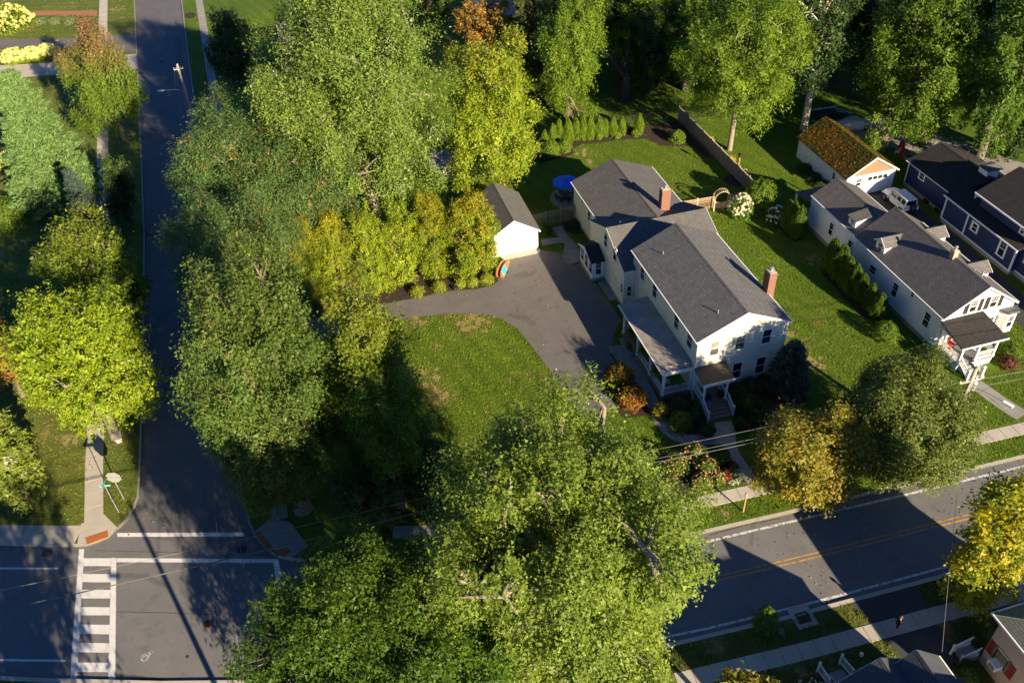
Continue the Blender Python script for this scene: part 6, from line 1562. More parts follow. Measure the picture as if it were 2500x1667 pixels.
f = part('box', MB().box(-0.14, -0.14, 2.9, 0.14, 0.14, 3.2), BLACK, T); part('roof', MB().ext([(-0.2, 3.2), (0.2, 3.2), (0, 3.38)], 'y', -0.2, 0.2), BLACK, f)

def utility_pole(label, x, y, h, arm_rot, lamp=None, arms=(0.5,), transformer=False, half=1.1):
    T = thing('utility_pole', label, 'utility pole', (x, y, 0))
    part('pole', MB().tube([(0, 0, -0.5), (0, 0, h * 0.5), (0, 0, h)], [0.2, 0.175, 0.14], 12), POLEW, T, smooth=True)
    c, s = math.cos(arm_rot), math.sin(arm_rot)
    for a in arms:
        part('crossarm', MB().beam((-half * c, -half * s, h - a), (half * c, half * s, h - a), 0.1, 0.12), POLEW, T)
        for u in (-0.9 * half, -0.4 * half, 0.4 * half, 0.9 * half):
            part('insulator', MB().lathe([(0.03, 0), (0.06, 0.05), (0.03, 0.09), (0.06, 0.13), (0.02, 0.2)], (u * c, u * s, h - a + 0.06), 8), STEEL, T)
    if transformer:
        f = part('transformer', MB().lathe([(0.2, 0), (0.23, 0.05), (0.23, 0.75), (0.15, 0.85), (0.05, 0.9)], (0.4, 0, h - 2.2), 14), STEEL, T)
    if lamp:
        dx, dy, z, m = lamp
        part('lamp_arm', MB().tube([(0, 0, z - 0.35), (dx * 0.4, dy * 0.4, z + 0.05), (dx, dy, z + 0.1)], 0.03, 8), STEEL, T)
        l = math.hypot(dx, dy); ux, uy = dx / l, dy / l
        lm = part('lamp_head', MB().beam((dx, dy, z + 0.1), (dx + ux * 0.75, dy + uy * 0.75, z + 0.12), 0.3, 0.12), m, T)
        part('lamp_lens', MB().beam((dx + ux * 0.25, dy + uy * 0.25, z + 0.035), (dx + ux * 0.7, dy + uy * 0.7, z + 0.045), 0.22, 0.02), LAMPC, lm)
    return T
utility_pole('pale wooden utility pole with street lamp up the side street', -40.6, 67.4, 9.6, 0.05, (-2.6, 0.3, 6.2, BLUELAMP), (0.7,), False, 0.6)
utility_pole('wooden utility pole rising beside the white house steps', 16.3, -12.2, 9.1, 0.0, (0.9, -2.4, 7.6, WHITE), (1.2,), True)
utility_pole('utility pole hidden in the foreground silver maple', -18.0, -10.7, 9.1, 0.0, None, (1.2,))
utility_pole('utility pole south of the junction whose shadow crosses the road', -36.2, -27.6, 11.5, 0.3, (-3.2, 1.0, 8.3, WHITE), (0.5,))
def wire(label, p0, p1, sag, r=0.018, mat=None, group=None):
    pts = []
    for i in range(17):
        t = i / 16
        pts.append((p0[0] + (p1[0] - p0[0]) * t, p0[1] + (p1[1] - p0[1]) * t, p0[2] + (p1[2] - p0[2]) * t - 4 * sag * t * (1 - t)))
    single('overhead_wire', label, 'wire', MB().tube(pts, r, 5), mat or WIRE, group=group)
for i, (u, z, lb) in enumerate(((-1.0, 9.3, 'leftmost'), (-0.45, 9.3, 'second from left'), (0.45, 9.3, 'third from left'), (1.0, 9.3, 'fourth from left'))):
    wire(lb + ' of the thin wires running up the side street', (-36.2 + u * 0.95, -27.6 + u * 0.3, 11.2), (-40.6 + u * 0.55, 67.4, z - 0.3), 1.6, 0.014, None, 'wires along the side street')
wire('thicker lower wire running up the side street', (-36.1, -27.6, 9.0), (-40.5, 67.4, 7.4), 1.3, 0.024, None, 'wires along the side street')
W0 = (-18.0, -10.7)
wire('bright wire crossing above the ladder crosswalk', (-18.0, -10.7, 8.2), (*[(-54.66, -8.93)][0], 7.6), 0.35, 0.015, WIRE_L)
wire('thick dark cable crossing the junction', (-18.0, -10.6, 6.9), (*[(-55.07, -9.51)][0], 6.4), 0.4, 0.04)
wire('upper bright wire in front of the golden maple', (-18.0, -10.7, 8.1), (16.3, -12.2, 8.0), 0.4, 0.008, WIRE_L)
wire('middle bright wire in front of the golden maple', (-18.0, -10.7, 7.2), (16.3, -12.2, 7.0), 0.45, 0.009, WIRE_L)
wire('lower grey cable in front of the golden maple', (-18.0, -10.7, 6.8), (16.3, -12.2, 6.6), 0.45, 0.011, WIRE_L)
wire('wire dropping from the pole to the grey roofed house', (16.2, -12.3, 7.9), (2.4, -28.9, 4.9), 0.5, 0.014, WIRE_L)
wire('wire leaving the pole to the lower right corner', (16.3, -12.3, 7.8), (22.0, -30.0, 5.5), 0.4, 0.02, WIRE_L)
wire('wire from the pole along the road to the right', (16.3, -12.2, 7.9), (60.0, -14.0, 8.0), 0.6, 0.02)
wire('second wire from the pole along the road to the right', (16.3, -12.2, 7.1), (60.0, -14.0, 7.2), 0.6, 0.02)
wire('wire from the far pole to the hidden house', (-40.5, 67.4, 6.6), (-27.0, 76.5, 4.0), 0.3, 0.016)

# ------------------------------------------------------------------ fences and arch
def board_fence(label, pts, h=1.8, lattice=False, mat=None, panel=2.4, name='fence'):
    mat = mat or WOOD
    T = thing(name, label, 'fence', (pts[0][0], pts[0][1], 0))
    ox, oy = pts[0]
    pr = random.Random(len(label))
    for a, b in zip(pts, pts[1:]):
        l = math.hypot(b[0] - a[0], b[1] - a[1]); n = max(1, round(l / panel)); dx, dy = (b[0] - a[0]) / l, (b[1] - a[1]) / l
        for k in range(n):
            s0, s1 = l * k / n, l * (k + 1) / n
            P = lambda s, o=0: (a[0] - ox + dx * s - dy * o, a[1] - oy + dy * s + dx * o)
            m = MB(); hb = h - (0.42 if lattice else 0.0)
            nb = int((s1 - s0 - 0.1) / 0.15)
            for q in range(nb):
                u0 = s0 + 0.06 + q * (s1 - s0 - 0.12) / nb; u1 = u0 + (s1 - s0 - 0.12) / nb - 0.012
                p0, p1 = P(u0), P(u1); dz = pr.uniform(-0.015, 0.015)
                m.beam(((p0[0] + p1[0]) / 2, (p0[1] + p1[1]) / 2, 0.04), ((p0[0] + p1[0]) / 2, (p0[1] + p1[1]) / 2, hb + dz), 0.02 if abs(dx) > abs(dy) else u1 - u0, u1 - u0 if abs(dx) > abs(dy) else 0.02, up=(0, 1, 0))
            o = part('board_panel', m, mat, T); o['kind'] = 'stuff'
            for z in (0.3, hb - 0.12):
                p0, p1 = P(s0, 0.04), P(s1, 0.04); part('rail', MB().beam((p0[0], p0[1], z), (p1[0], p1[1], z), 0.04, 0.09), mat, T)
            if lattice:
                m = MB()
                for q in range(12):
                    u = s0 + 0.1 + q * (s1 - s0 - 0.2) / 11; p0 = P(u); m.beam((p0[0], p0[1], hb), (p0[0], p0[1], h - 0.02), 0.025, 0.025)
                for z in (hb + 0.1, hb + 0.2, hb + 0.3): p0, p1 = P(s0), P(s1); m.beam((p0[0], p0[1], z), (p1[0], p1[1], z), 0.02, 0.025)
                o = part('lattice', m, mat, T); o['kind'] = 'stuff'
                p0, p1 = P(s0), P(s1); part('cap_rail', MB().beam((p0[0], p0[1], h), (p1[0], p1[1], h), 0.1, 0.04), mat, T)
            p0 = P(s0); part('post', MB().box(p0[0] - 0.06, p0[1] - 0.06, -0.2, p0[0] + 0.06, p0[1] + 0.06, h + 0.12).box(p0[0] - 0.08, p0[1] - 0.08, h + 0.12, p0[0] + 0.08, p0[1] + 0.08, h + 0.15), mat, T)
        p0 = (b[0] - ox, b[1] - oy); part('post', MB().box(p0[0] - 0.06, p0[1] - 0.06, -0.2, p0[0] + 0.06, p0[1] + 0.06, h + 0.12), mat, T)
    return T
board_fence('long weathered board fence right of the back lawn', [(20.95, 48.2), (20.9, 26.6)], 1.85)
board_fence('grey board fence with lattice top between garage and house', [(-5.1, 29.75), (0.1, 30.0)], 1.75, True, None, 1.75)
board_fence('pale lattice topped fence between house and garden arch', [(9.6, 27.1), (15.4, 26.85)], 1.6, True, WOOD_L, 1.95)
board_fence('short board fence right of the cream hydrangea', [(17.3, 26.5), (20.9, 26.6)], 1.6, True, WOOD_L, 1.8)
def metal_fence(label, a, b, h=1.4):
    T = thing('metal_fence', label, 'fence', (a[0], a[1], 0))
    l = math.hypot(b[0] - a[0], b[1] - a[1]); dx, dy = (b[0] - a[0]) / l, (b[1] - a[1]) / l
    n = round(l / 2.0)
    for k in range(n):
        s0, s1 = l * k / n, l * (k + 1) / n
        m = MB()
        for q in range(1, 14): u = s0 + (s1 - s0) * q / 14; m.box(dx * u - 0.009, dy * u - 0.009, 0.06, dx * u + 0.009, dy * u + 0.009, h)
        o = part('picket_panel', m, BLACK, T); o['kind'] = 'stuff'
        for z in (0.15, h - 0.25, h - 0.05): part('rail', MB().beam((dx * s0, dy * s0, z), (dx * s1, dy * s1, z), 0.03, 0.035), BLACK, T)
        part('post', MB().box(dx * s0 - 0.03, dy * s0 - 0.03, -0.2, dx * s0 + 0.03, dy * s0 + 0.03, h + 0.1), BLACK, T)
    return T
metal_fence('thin black metal fence behind the arborvitae row', (2.0, 50.4), (20.6, 48.4))
metal_fence('thin black metal fence beyond the wooden fence', (21.4, 48.3), (34.0, 45.5))
T = thing('garden_arch', 'round wooden garden arch with gate beside the cream hydrangea', 'arch', (16.25, 26.6, 0), rad(-8))
for y in (-0.35, 0.35):
    m = MB(); n = 16
    ring = [(math.cos(math.pi * k / n) * 0.9, y, 1.45 + math.sin(math.pi * k / n) * 0.95) for k in range(n + 1)]
    for p, q in zip(ring, ring[1:]): m.beam(p, q, 0.05, 0.11, up=(0, 1, 0))
    part('ring', m, WOOD_L, T)
    for x in (-0.9, 0.9): part('post', MB().box(x - 0.06, y - 0.05, -0.2, x + 0.06, y + 0.05, 1.47), WOOD_L, T)
sl = MB().box(-0.03, -0.34, -0.012, 0.03, 0.34, 0.012).mesh('slat', WOOD_L)
for k in range(13):
    a = math.pi * (k + 0.5) / 13
    o = part('slat', sl, None, T, None, False, (math.cos(a) * 0.97, 0, 1.45 + math.sin(a) * 1.02)); o.rotation_euler = (0, math.pi / 2 - a, 0)
for k in range(9):
    x = -0.76 + k * 0.19
    part('gate_board', MB().box(x - 0.085, -0.02, 0.08, x + 0.085, 0.02, 1.35 - 0.5 * math.sqrt(max(0, 1 - (x / 0.95) ** 2))), WOOD_L, T)

# ------------------------------------------------------------------ garden furniture
T = thing('patio_umbrella', 'bright blue octagonal patio umbrella on the round patio', 'umbrella', (0.55, 34.6, 0))
part('pole', MB().tube([(0, 0, 0), (0, 0, 2.85)], 0.025, 8), STEEL, T)
part('base', MB().lathe([(0.28, 0.02), (0.28, 0.08), (0.06, 0.12), (0.05, 0.3)], (0, 0, 0), 14), BLACK, T)
for k in range(8):
    a0, a1 = k * math.pi / 4 + 0.2, (k + 1) * math.pi / 4 + 0.2; am = (a0 + a1) / 2; R = 1.55
    p0, p1 = (R * math.cos(a0), R * math.sin(a0), 2.2), (R * math.cos(a1), R * math.sin(a1), 2.2)
    h0, h1 = (R * .5 * math.cos(a0), R * .5 * math.sin(a0), 2.53), (R * .5 * math.cos(a1), R * .5 * math.sin(a1), 2.53)
    mm = (R * 0.9 * math.cos(am), R * 0.9 * math.sin(am), 2.24)
    part('canopy_panel', MB().add([(0, 0, 2.8), h0, h1, p0, mm, p1, (p0[0], p0[1], 2.06), (mm[0], mm[1], 2.1), (p1[0], p1[1], 2.06)], [(0, 1, 2), (1, 3, 4), (1, 4, 2), (2, 4, 5), (3, 6, 7, 4), (4, 7, 8, 5)]), UMB, T)
    part('rib', MB().tube([(0, 0, 2.77), (h0[0], h0[1], 2.5), (p0[0], p0[1], 2.17)], 0.012, 5), STEEL, T)
T = thing('patio_table', 'round dark patio table under the blue umbrella', 'table', (0.55, 34.6, 0))
part('table_top', MB().lathe([(0.58, 0.7), (0.6, 0.71), (0.6, 0.74), (0.58, 0.75)], (0, 0, 0), 24), BLACK, T)
for k in range(4):
    a = k * math.pi / 2 + 0.6; part('leg', MB().tube([(0.45 * math.cos(a), 0.45 * math.sin(a), 0), (0.3 * math.cos(a), 0.3 * math.sin(a), 0.7)], 0.02, 6), BLACK, T)
def chair(name, label, x, y, rot, mat, s=1.0, group=None, z=0.0):
    T = thing(name, label, 'chair', (x, y, z), rot, group)
    part('seat', MB().box(-0.25 * s, -0.24 * s, 0.4 * s, 0.25 * s, 0.24 * s, 0.44 * s), mat, T)
    for sx in (-1, 1):
        for sy in (-1, 1): part('leg', MB().beam((sx * 0.23 * s, sy * 0.22 * s, 0), (sx * 0.22 * s, sy * 0.21 * s, 0.4 * s), 0.04, 0.04), mat, T)
        part('armrest', MB().box(sx * 0.24 * s, -0.22 * s, 0.62 * s, sx * 0.3 * s, 0.24 * s, 0.65 * s), mat, T)
    m = MB()
    for k in range(5): m.beam(((-0.2 + 0.1 * k) * s, 0.23 * s, 0.44 * s), ((-0.2 + 0.1 * k) * s, 0.33 * s, 0.98 * s), 0.07 * s, 0.02)
    m.beam((-0.26 * s, 0.34 * s, 0.98 * s), (0.26 * s, 0.34 * s, 0.98 * s), 0.03, 0.06)
    part('backrest', m, mat, T)
    return T
for i, (a, lb) in enumerate(((0.2, 'right'), (1.75, 'rear'), (3.3, 'left'), (4.85, 'front'))):
    chair('patio_chair', 'dark patio chair on the ' + lb + ' side of the umbrella table', 0.55 + 0.95 * math.cos(a), 34.6 + 0.95 * math.sin(a), a - math.pi / 2, BLACK, 1.0, 'dark patio chairs')
chair('porch_chair', 'white slatted chair on the side porch', -1.3, 1.6, 2.6, WHITE, 1.0, None, 0.44)
chair('porch_chair', 'white slatted chair on the porch of the white house', 25.9, -3.6, 0.3, WHITE, 1.0, None, 0.74)
chair('garden_chair', 'white garden chair nearest the navy house by the fire pit', 44.0, 28.8, 2.3, WHITE, 1.1)
chair('garden_chair', 'white garden chair beside the three trunks', 41.6, 30.5, 4.0, WHITE, 1.0)
chair('garden_chair', 'red garden chair beside the fire pit', 41.3, 29.4, 5.0, RED, 1.0)
chair('porch_chair', 'red chair at the back of the white house porch', 24.3, -2.2, 0.2, RED, 1.0, None, 0.74)
T = thing('fire_pit', 'round stone fire pit with dark bowl behind the navy house', 'fire pit', (42.6, 29.4, 0))
part('stone_ring', MB().lathe([(0.95, 0), (0.95, 0.35), (0.7, 0.37), (0.68, 0.15)], (0, 0, 0), 22), CONC_D, T); part('ash_bed', MB().lathe([(0.66, 0.1), (0.66, 0.14), (0.05, 0.16)], (0, 0, 0), 18), BLACK, T)
T = thing('covered_grill', 'tall bundle under a bright red cover near the fire pit', 'grill', (42.7, 31.2, 0))
part('cover', MB().lathe([(0.42, 0.05), (0.4, 0.5), (0.36, 0.95), (0.28, 1.25), (0.1, 1.42), (0.02, 1.45)], (0, 0, 0), 14), RED, T, smooth=True)
part('skirt', MB().lathe([(0.44, 0.0), (0.45, 0.12), (0.41, 0.2)], (0, 0, 0), 14), RED, T)
T = thing('storage_box', 'pinkish wooden storage box behind the mossy garage', 'box', (41.2, 33.9, 0), 0.2)
part('box', MB().box(-0.55, -0.35, 0, 0.55, 0.35, 0.65), WOOD_L, T); part('lid', MB().box(-0.6, -0.4, 0.652, 0.6, 0.4, 0.72), WOOD_L, T)
T = thing('kettle_grill', 'small black kettle grill on the patio edge', 'grill', (-0.3, 33.4, 0))
part('bowl', MB().lathe([(0.04, 0.5), (0.22, 0.58), (0.28, 0.75), (0.24, 0.9), (0.06, 0.98)], (0, 0, 0), 16), BLACK, T, smooth=True)
for k in range(3): part('leg', MB().tube([(0.28 * math.cos(k * 2.1), 0.28 * math.sin(k * 2.1), 0), (0.12 * math.cos(k * 2.1), 0.12 * math.sin(k * 2.1), 0.6)], 0.015, 5), BLACK, T)
def board(name, label, x, y, rot, deckm, edge):
    T = thing(name, label, 'paddle board', (x, y, 0), rot)
    n = 18; P = []
    for k in range(n + 1):
        t = k / n; w = 0.39 * math.sin(math.pi * min(1, max(0, t)) ** 0.9) ** 0.55
        P.append((t * 3.0 - 1.5, w, 0.12 * (2 * t - 1) ** 4))
    m = MB()
    up = [(p[0], p[1]) for p in P]; dn = [(p[0], -p[1]) for p in P[::-1]]
    v = []
    for z in (0, 0.11):
        for p in P: v.append((p[0], p[1], z + p[2]))
        for p in P[::-1]: v.append((p[0], -p[1], z + p[2]))
    N2 = 2 * (n + 1)
    f = []
    for k in range(n):
        f.append((k, k + 1, N2 - 2 - k, N2 - 1 - k)); f.append((N2 + k, N2 + N2 - 1 - k, N2 + N2 - 2 - k, N2 + k + 1))
    for k in range(N2): f.append((k, N2 + k, N2 + (k + 1) % N2, (k + 1) % N2))
    m.add(v, f)
    b = part('hull', m, edge, T, smooth=False)
    d = MB()
    w = lambda t: 0.33 * math.sin(math.pi * t ** 0.9) ** 0.55
    q = [(t * 3.0 - 1.5, w(t)) for t in (0.1, 0.2, 0.35, 0.5, 0.62)] + [(t * 3.0 - 1.5, -w(t)) for t in (0.62, 0.5, 0.35, 0.2, 0.1)]
    d.prism(q, 0.112, 0.118)
    dp = part('deck_pad', d, deckm, T)
    part('strap', MB().box(0.5, -0.3, 0.112, 0.53, 0.3, 0.12).box(0.9, -0.22, 0.13, 0.93, 0.22, 0.14), BLACK, T)
    part('fin', MB().ext([(-1.3, 0.02), (-1.05, 0.02), (-1.28, -0.18)], 'y', -0.01, 0.01), BLACK, T)
    ang = math.radians(90)
    return T
for nm, lb, (x, y), dm, em, off in (('paddle_board', 'turquoise and wood paddle board standing on edge by the driveway', (-10.15, 23.0), TURQ, SUPW, 0), ('paddle_board', 'brown wooden paddle board leaning behind the turquoise one', (-10.55, 23.25), SUPW, SUPW, 1)):
    T = board(nm, lb, x, y, 0, dm, em)
    T.rotation_euler = (rad(66), 0, rad(57)); T.location.z = 0.36
T = thing('paddle', 'yellow handled paddle lying by the paddle boards', 'paddle', (-10.35, 22.2, 0.03), 0.9)
part('shaft', MB().tube([(-0.5, 0, 0.02), (0.5, 0, 0.05)], 0.018, 6), plain('yellow_plastic', (0.55, 0.4, 0.03), 0.5, 0.1), T); part('blade', MB().prism([(0.5, -0.03), (0.62, -0.11), (0.9, -0.1), (0.92, 0.1), (0.62, 0.11), (0.5, 0.03)], 0.02, 0.04), BLACK, T)
T = thing('planter_box', 'small black box in the driveway bed', 'box', (-15.6, 21.75, 0)); part('box', MB().box(-0.25, -0.2, 0, 0.25, 0.2, 0.3), BLACK, T); part('lid', MB().box(-0.27, -0.22, 0.302, 0.27, 0.22, 0.34), BLACK, T)
T = thing('garden_lantern', 'small white lantern beside the steps of the grey roofed house', 'lantern', (-0.05, -25.9, 0)); part('post', MB().tube([(0, 0, 0), (0, 0, 0.7)], 0.025, 6), BLACK, T); part('lamp', MB().lathe([(0.08, 0.7), (0.13, 0.78), (0.13, 0.98), (0.04, 1.06)], (0, 0, 0), 10), LAMPC, T)
T = thing('garden_bench', 'pale stone bench stub under the ginkgo', 'bench', (-47.9, 10.6, 0), 0.2); part('slab', MB().box(-0.3, -0.55, 0.35, 0.3, 0.55, 0.45), CONC, T)
for y in (-0.4, 0.4): part('support', MB().box(-0.22, y - 0.08, 0, 0.22, y + 0.08, 0.348), CONC, T)
T = thing('flag', 'small striped flag on a slanted pole at the grey roofed house', 'flag', (-3.15, -28.2, 2.2))
part('pole', MB().tube([(0, 0, 0), (-0.55, 0.75, 0.75)], 0.014, 6), WHITE, T)
for k in range(7):
    z0 = 0.62 - k * 0.11
    part('stripe', MB().add([(-0.48 + 0.02 * math.sin(i), 0.66 - 0.095 * i, z0 - 0.05 * i + dz) for dz in (0, -0.11) for i in range(5)], [(i, i + 1, 6 + i, 5 + i) for i in range(4)]), RED if k % 2 == 0 else WHITE, T)
part('canton', MB().add([(-0.5, 0.665 - 0.095 * i, 0.622 - 0.05 * i + dz) for dz in (0, -0.33) for i in range(3)], [(i, i + 1, 4 + i, 3 + i) for i in range(2)]), FLAGB, T)

# ------------------------------------------------------------------ vehicles
def wheel(T, x, y, z, r, w, side, name='wheel', axis='x'):
    W = MB()
    n = 28; prof = [(r * 0.62, -w / 2), (r * 0.94, -w / 2), (r, -w * 0.36), (r, w * 0.36), (r * 0.94, w / 2), (r * 0.62, w / 2)]
    def ring(prof, mb):
        o = len(mb.v)
        for (pr_, px) in prof:
            for k in range(n):
                a = 2 * math.pi * k / n
                mb.v.append((px, pr_ * math.cos(a), pr_ * math.sin(a)) if axis == 'x' else (pr_ * math.cos(a), px, pr_ * math.sin(a)))
        for i in range(len(prof) - 1):
            for k in range(n):
                k2 = (k + 1) % n; mb.f.append((o + i * n + k, o + i * n + k2, o + (i + 1) * n + k2, o + (i + 1) * n + k)); mb.mi.append(0)
    ring(prof, W)
    tyre = part(name, W, RUBBER, T, None, True, (x, y, z))
    R = MB(); ring([(r * 0.64, side * w * 0.30), (r * 0.60, side * w * 0.46), (r * 0.54, side * w * 0.40), (r * 0.02, side * w * 0.34)], R)
    part('rim', R, BLACK, tyre)
    S = MB()
    for k in range(5):
        a = k * 2 * math.pi / 5 + 0.3
        p0 = (side * w * 0.42, 0.05 * r * math.cos(a), 0.05 * r * math.sin(a)); p1 = (side * w * 0.46, 0.58 * r * math.cos(a), 0.58 * r * math.sin(a))
        if axis == 'y': p0 = (p0[1], p0[0], p0[2]); p1 = (p1[1], p1[0], p1[2])
        S.beam(p0, p1, 0.09, 0.09)
    part('spoke', S, CHROME, tyre)
    return tyre
J = thing('off_road_car', 'white four door off road car parked before the mossy garage', 'car', (34.98, 20.6, 0.01), rad(-2))
# local: +y forward, x to the right
def bev(me_obj, w=0.04, seg=2):
    md = me_obj.modifiers.new('bevel', 'BEVEL'); md.width = w; md.segments = seg; md.limit_method = 'ANGLE'; md.angle_limit = rad(35)
b = part('body', MB().ext([(-2.05, 0.55), (-2.08, 1.12), (0.72, 1.14), (0.72, 0.5), (0.55, 0.42), (-0.95, 0.42), (-1.1, 0.55)], 'x', -0.8, 0.8), CARW, J); bev(b, 0.05)
hd = MB(); hd.add([(-0.72, 0.70, 0.62), (0.72, 0.70, 0.62), (0.60, 2.06, 0.62), (-0.60, 2.06, 0.62), (-0.72, 0.70, 1.15), (0.72, 0.70, 1.15), (0.60, 2.06, 1.06), (-0.60, 2.06, 1.06)], [(0, 3, 2, 1), (4, 5, 6, 7), (0, 1, 5, 4), (1, 2, 6, 5), (2, 3, 7, 6), (3, 0, 4, 7)])
o = part('hood', hd, CARW, J); bev(o, 0.05)
for s_ in (-0.3, 0.3): part('hood_vent', MB().box(s_ - 0.09, 1.0, 1.12, s_ + 0.09, 1.22, 1.15), BLACK, J)
tp = MB(); tp.add([(-0.78, -2.05, 1.13), (0.78, -2.05, 1.13), (0.78, 0.66, 1.13), (-0.78, 0.66, 1.13), (-0.66, -1.96, 1.82), (0.66, -1.96, 1.82), (0.64, 0.36, 1.82), (-0.64, 0.36, 1.82)], [(0, 3, 2, 1), (4, 5, 6, 7), (0, 1, 5, 4), (1, 2, 6, 5), (2, 3, 7, 6), (3, 0, 4, 7)])
o = part('hardtop', tp, CARTOP, J); bev(o, 0.07, 3)
part('roof_rib', MB().box(-0.55, -1.7, 1.822, -0.5, 0.2, 1.84).box(0.5, -1.7, 1.822, 0.55, 0.2, 1.84), CARTOP, J)
def side_pane(s, y0, y1, z0=1.2, z1=1.72):
    X = lambda z: s * (0.785 - (z - 1.13) / 0.69 * 0.12 + 0.008)
    return MB().add([(X(z0), y0, z0), (X(z0), y1, z0), (X(z1), y1 - (0.1 if y1 > 0.3 else 0.0), z1), (X(z1), y0, z1)], [(0, 1, 2, 3) if s > 0 else (3, 2, 1, 0)])
for s_ in (-1, 1):
    for y0, y1 in ((-0.28, 0.52), (-1.12, -0.4), (-1.88, -1.24)): part('side_window', side_pane(s_, y0, y1), CARGLASS, J)
    for y0, y1 in ((-0.32, 0.66), (-1.2, -0.36)):
        d = part('door', MB().box(s_ * 0.80, y0, 0.5, s_ * 0.822, y1, 1.11), CARW, J); bev(d, 0.015)
        part('handle', MB().box(s_ * 0.822, y0 + 0.08, 0.98, s_ * 0.85, y0 + 0.24, 1.02), BLACK, d)
    for yc in (1.42, -1.58):
        m = MB()
        m.ext([(yc - 0.62, 0.62), (yc - 0.5, 0.93), (yc + 0.5, 0.95), (yc + 0.6, 0.78), (yc + 0.52, 0.76), (yc + 0.42, 0.86), (yc - 0.42, 0.85), (yc - 0.52, 0.62)], 'x', s_ * 0.62, s_ * 0.95)
        part('fender', m, CARW, J)
    part('mirror', MB().box(s_ * 0.84, 0.5, 1.15, s_ * 1.02, 0.6, 1.33), CARW, J)
    part('side_step', MB().box(s_ * 0.78, -0.95, 0.36, s_ * 0.93, 0.85, 0.42), BLACK, J)
    part('headlight', MB().ext([(s_ * 0.42 + 0.1 * math.cos(a * 0.524), 0.9 + 0.1 * math.sin(a * 0.524)) for a in range(12)], 'y', 2.06, 2.09), LAMPC, J)
    part('tail_light', MB().box(s_ * 0.66, -2.12, 0.88, s_ * 0.8, -2.07, 1.06), LAMPR, J)
    wheel(J, s_ * 0.80, 1.45, 0.41, 0.41, 0.26, s_); wheel(J, s_ * 0.80, -1.55, 0.41, 0.41, 0.26, s_)
part('windshield', MB().add([(-0.68, 0.672, 1.2), (0.68, 0.672, 1.2), (0.58, 0.42, 1.74), (-0.58, 0.42, 1.74)], [(3, 2, 1, 0)]), CARGLASS, J)
part('rear_window', MB().add([(-0.62, -2.055, 1.22), (0.62, -2.055, 1.22), (0.56, -1.985, 1.72), (-0.56, -1.985, 1.72)], [(0, 1, 2, 3)]), CARGLASS, J)
part('tailgate', MB().box(-0.6, -2.1, 0.6, 0.6, -2.075, 1.1), CARW, J)
part('grille', MB().box(-0.5, 2.062, 0.72, 0.5, 2.075, 1.0), BLACK, J)
part('front_bumper', MB().box(-0.75, 2.07, 0.48, 0.75, 2.28, 0.64), BLACK, J); part('rear_bumper', MB().box(-0.78, -2.28, 0.46, 0.78, -2.08, 0.62), BLACK, J)
part('number_plate', MB().box(-0.66, -2.115, 0.7, -0.34, -2.102, 0.86), WHITE, J)
wheel(J, 0.12, -2.28, 1.0, 0.4, 0.24, -1, 'spare_wheel', 'y')
# covered car
C_ = thing('covered_car', 'car under a silver cover behind the mossy garage', 'car', (40.6, 38.4, 0.02), rad(-103))
prof = [(-2.25, 0.35, 0.62, 0.55), (-2.1, 0.2, 0.82, 0.72), (-1.6, 0.12, 0.92, 0.86), (-1.1, 0.1, 0.93, 1.12), (-0.5, 0.08, 0.93, 1.36), (0.2, 0.08, 0.93, 1.38), (0.75, 0.1, 0.93, 1.15), (1.1, 0.1, 0.92, 0.95), (1.7, 0.12, 0.9, 0.86), (2.1, 0.2, 0.8, 0.72), (2.3, 0.35, 0.6, 0.55)]
m = MB(); nn = 15; rr_ = random.Random(8)
for (y, zb, wd, zt) in prof:
    for k in range(nn):
        a = math.pi * k / (nn - 1)
        cx_ = math.cos(a); sx_ = math.sin(a)
        x = wd * math.copysign(abs(cx_) ** 0.55, cx_); z = zb + (zt - zb) * sx_ ** 0.7
        if 0.75 < zt and 0.3 < sx_ < 0.85: x *= 0.92
        m.v.append((x + rr_.uniform(-0.025, 0.025), y + rr_.uniform(-0.02, 0.02), z + rr_.uniform(-0.02, 0.02)))
for i in range(len(prof) - 1):
    for k in range(nn - 1): m.f.append((i * nn + k, i * nn + k + 1, (i + 1) * nn + k + 1, (i + 1) * nn + k)); m.mi.append(0)
m.f.append(tuple(range(nn))); m.mi.append(0); m.f.append(tuple(range(len(m.v) - nn, len(m.v)))[::-1]); m.mi.append(0)
o = part('cover', m, COVER, C_, smooth=True); sd = o.modifiers.new('subdivision', 'SUBSURF'); sd.levels = 2; sd.render_levels = 2
for x in (-0.86, 0.86):
    for y in (-1.45, 1.4): wheel(C_, x, y, 0.32, 0.32, 0.2, 1 if x > 0 else -1)
TR = thing('boat_trailer', 'dark covered trailer behind the silver car cover', 'trailer', (39.2, 41.8, 0.02), rad(-100))
m = MB().ext([(-2.2, 0.5), (-2.2, 0.9), (0.8, 1.05), (2.4, 0.75), (2.1, 0.5)], 'x', -0.75, 0.75)
o = part('hull', m, BLACK, TR); bev(o, 0.12)
part('rail', MB().beam((-0.78, -2.2, 0.95), (-0.78, 1.0, 1.1), 0.05, 0.08), WHITE, TR); part('tongue', MB().beam((0, 2.0, 0.45), (0, 3.4, 0.4), 0.08, 0.1), STEEL, TR)
for x in (-0.8, 0.8): wheel(TR, x, -0.6, 0.3, 0.3, 0.18, 1 if x > 0 else -1)

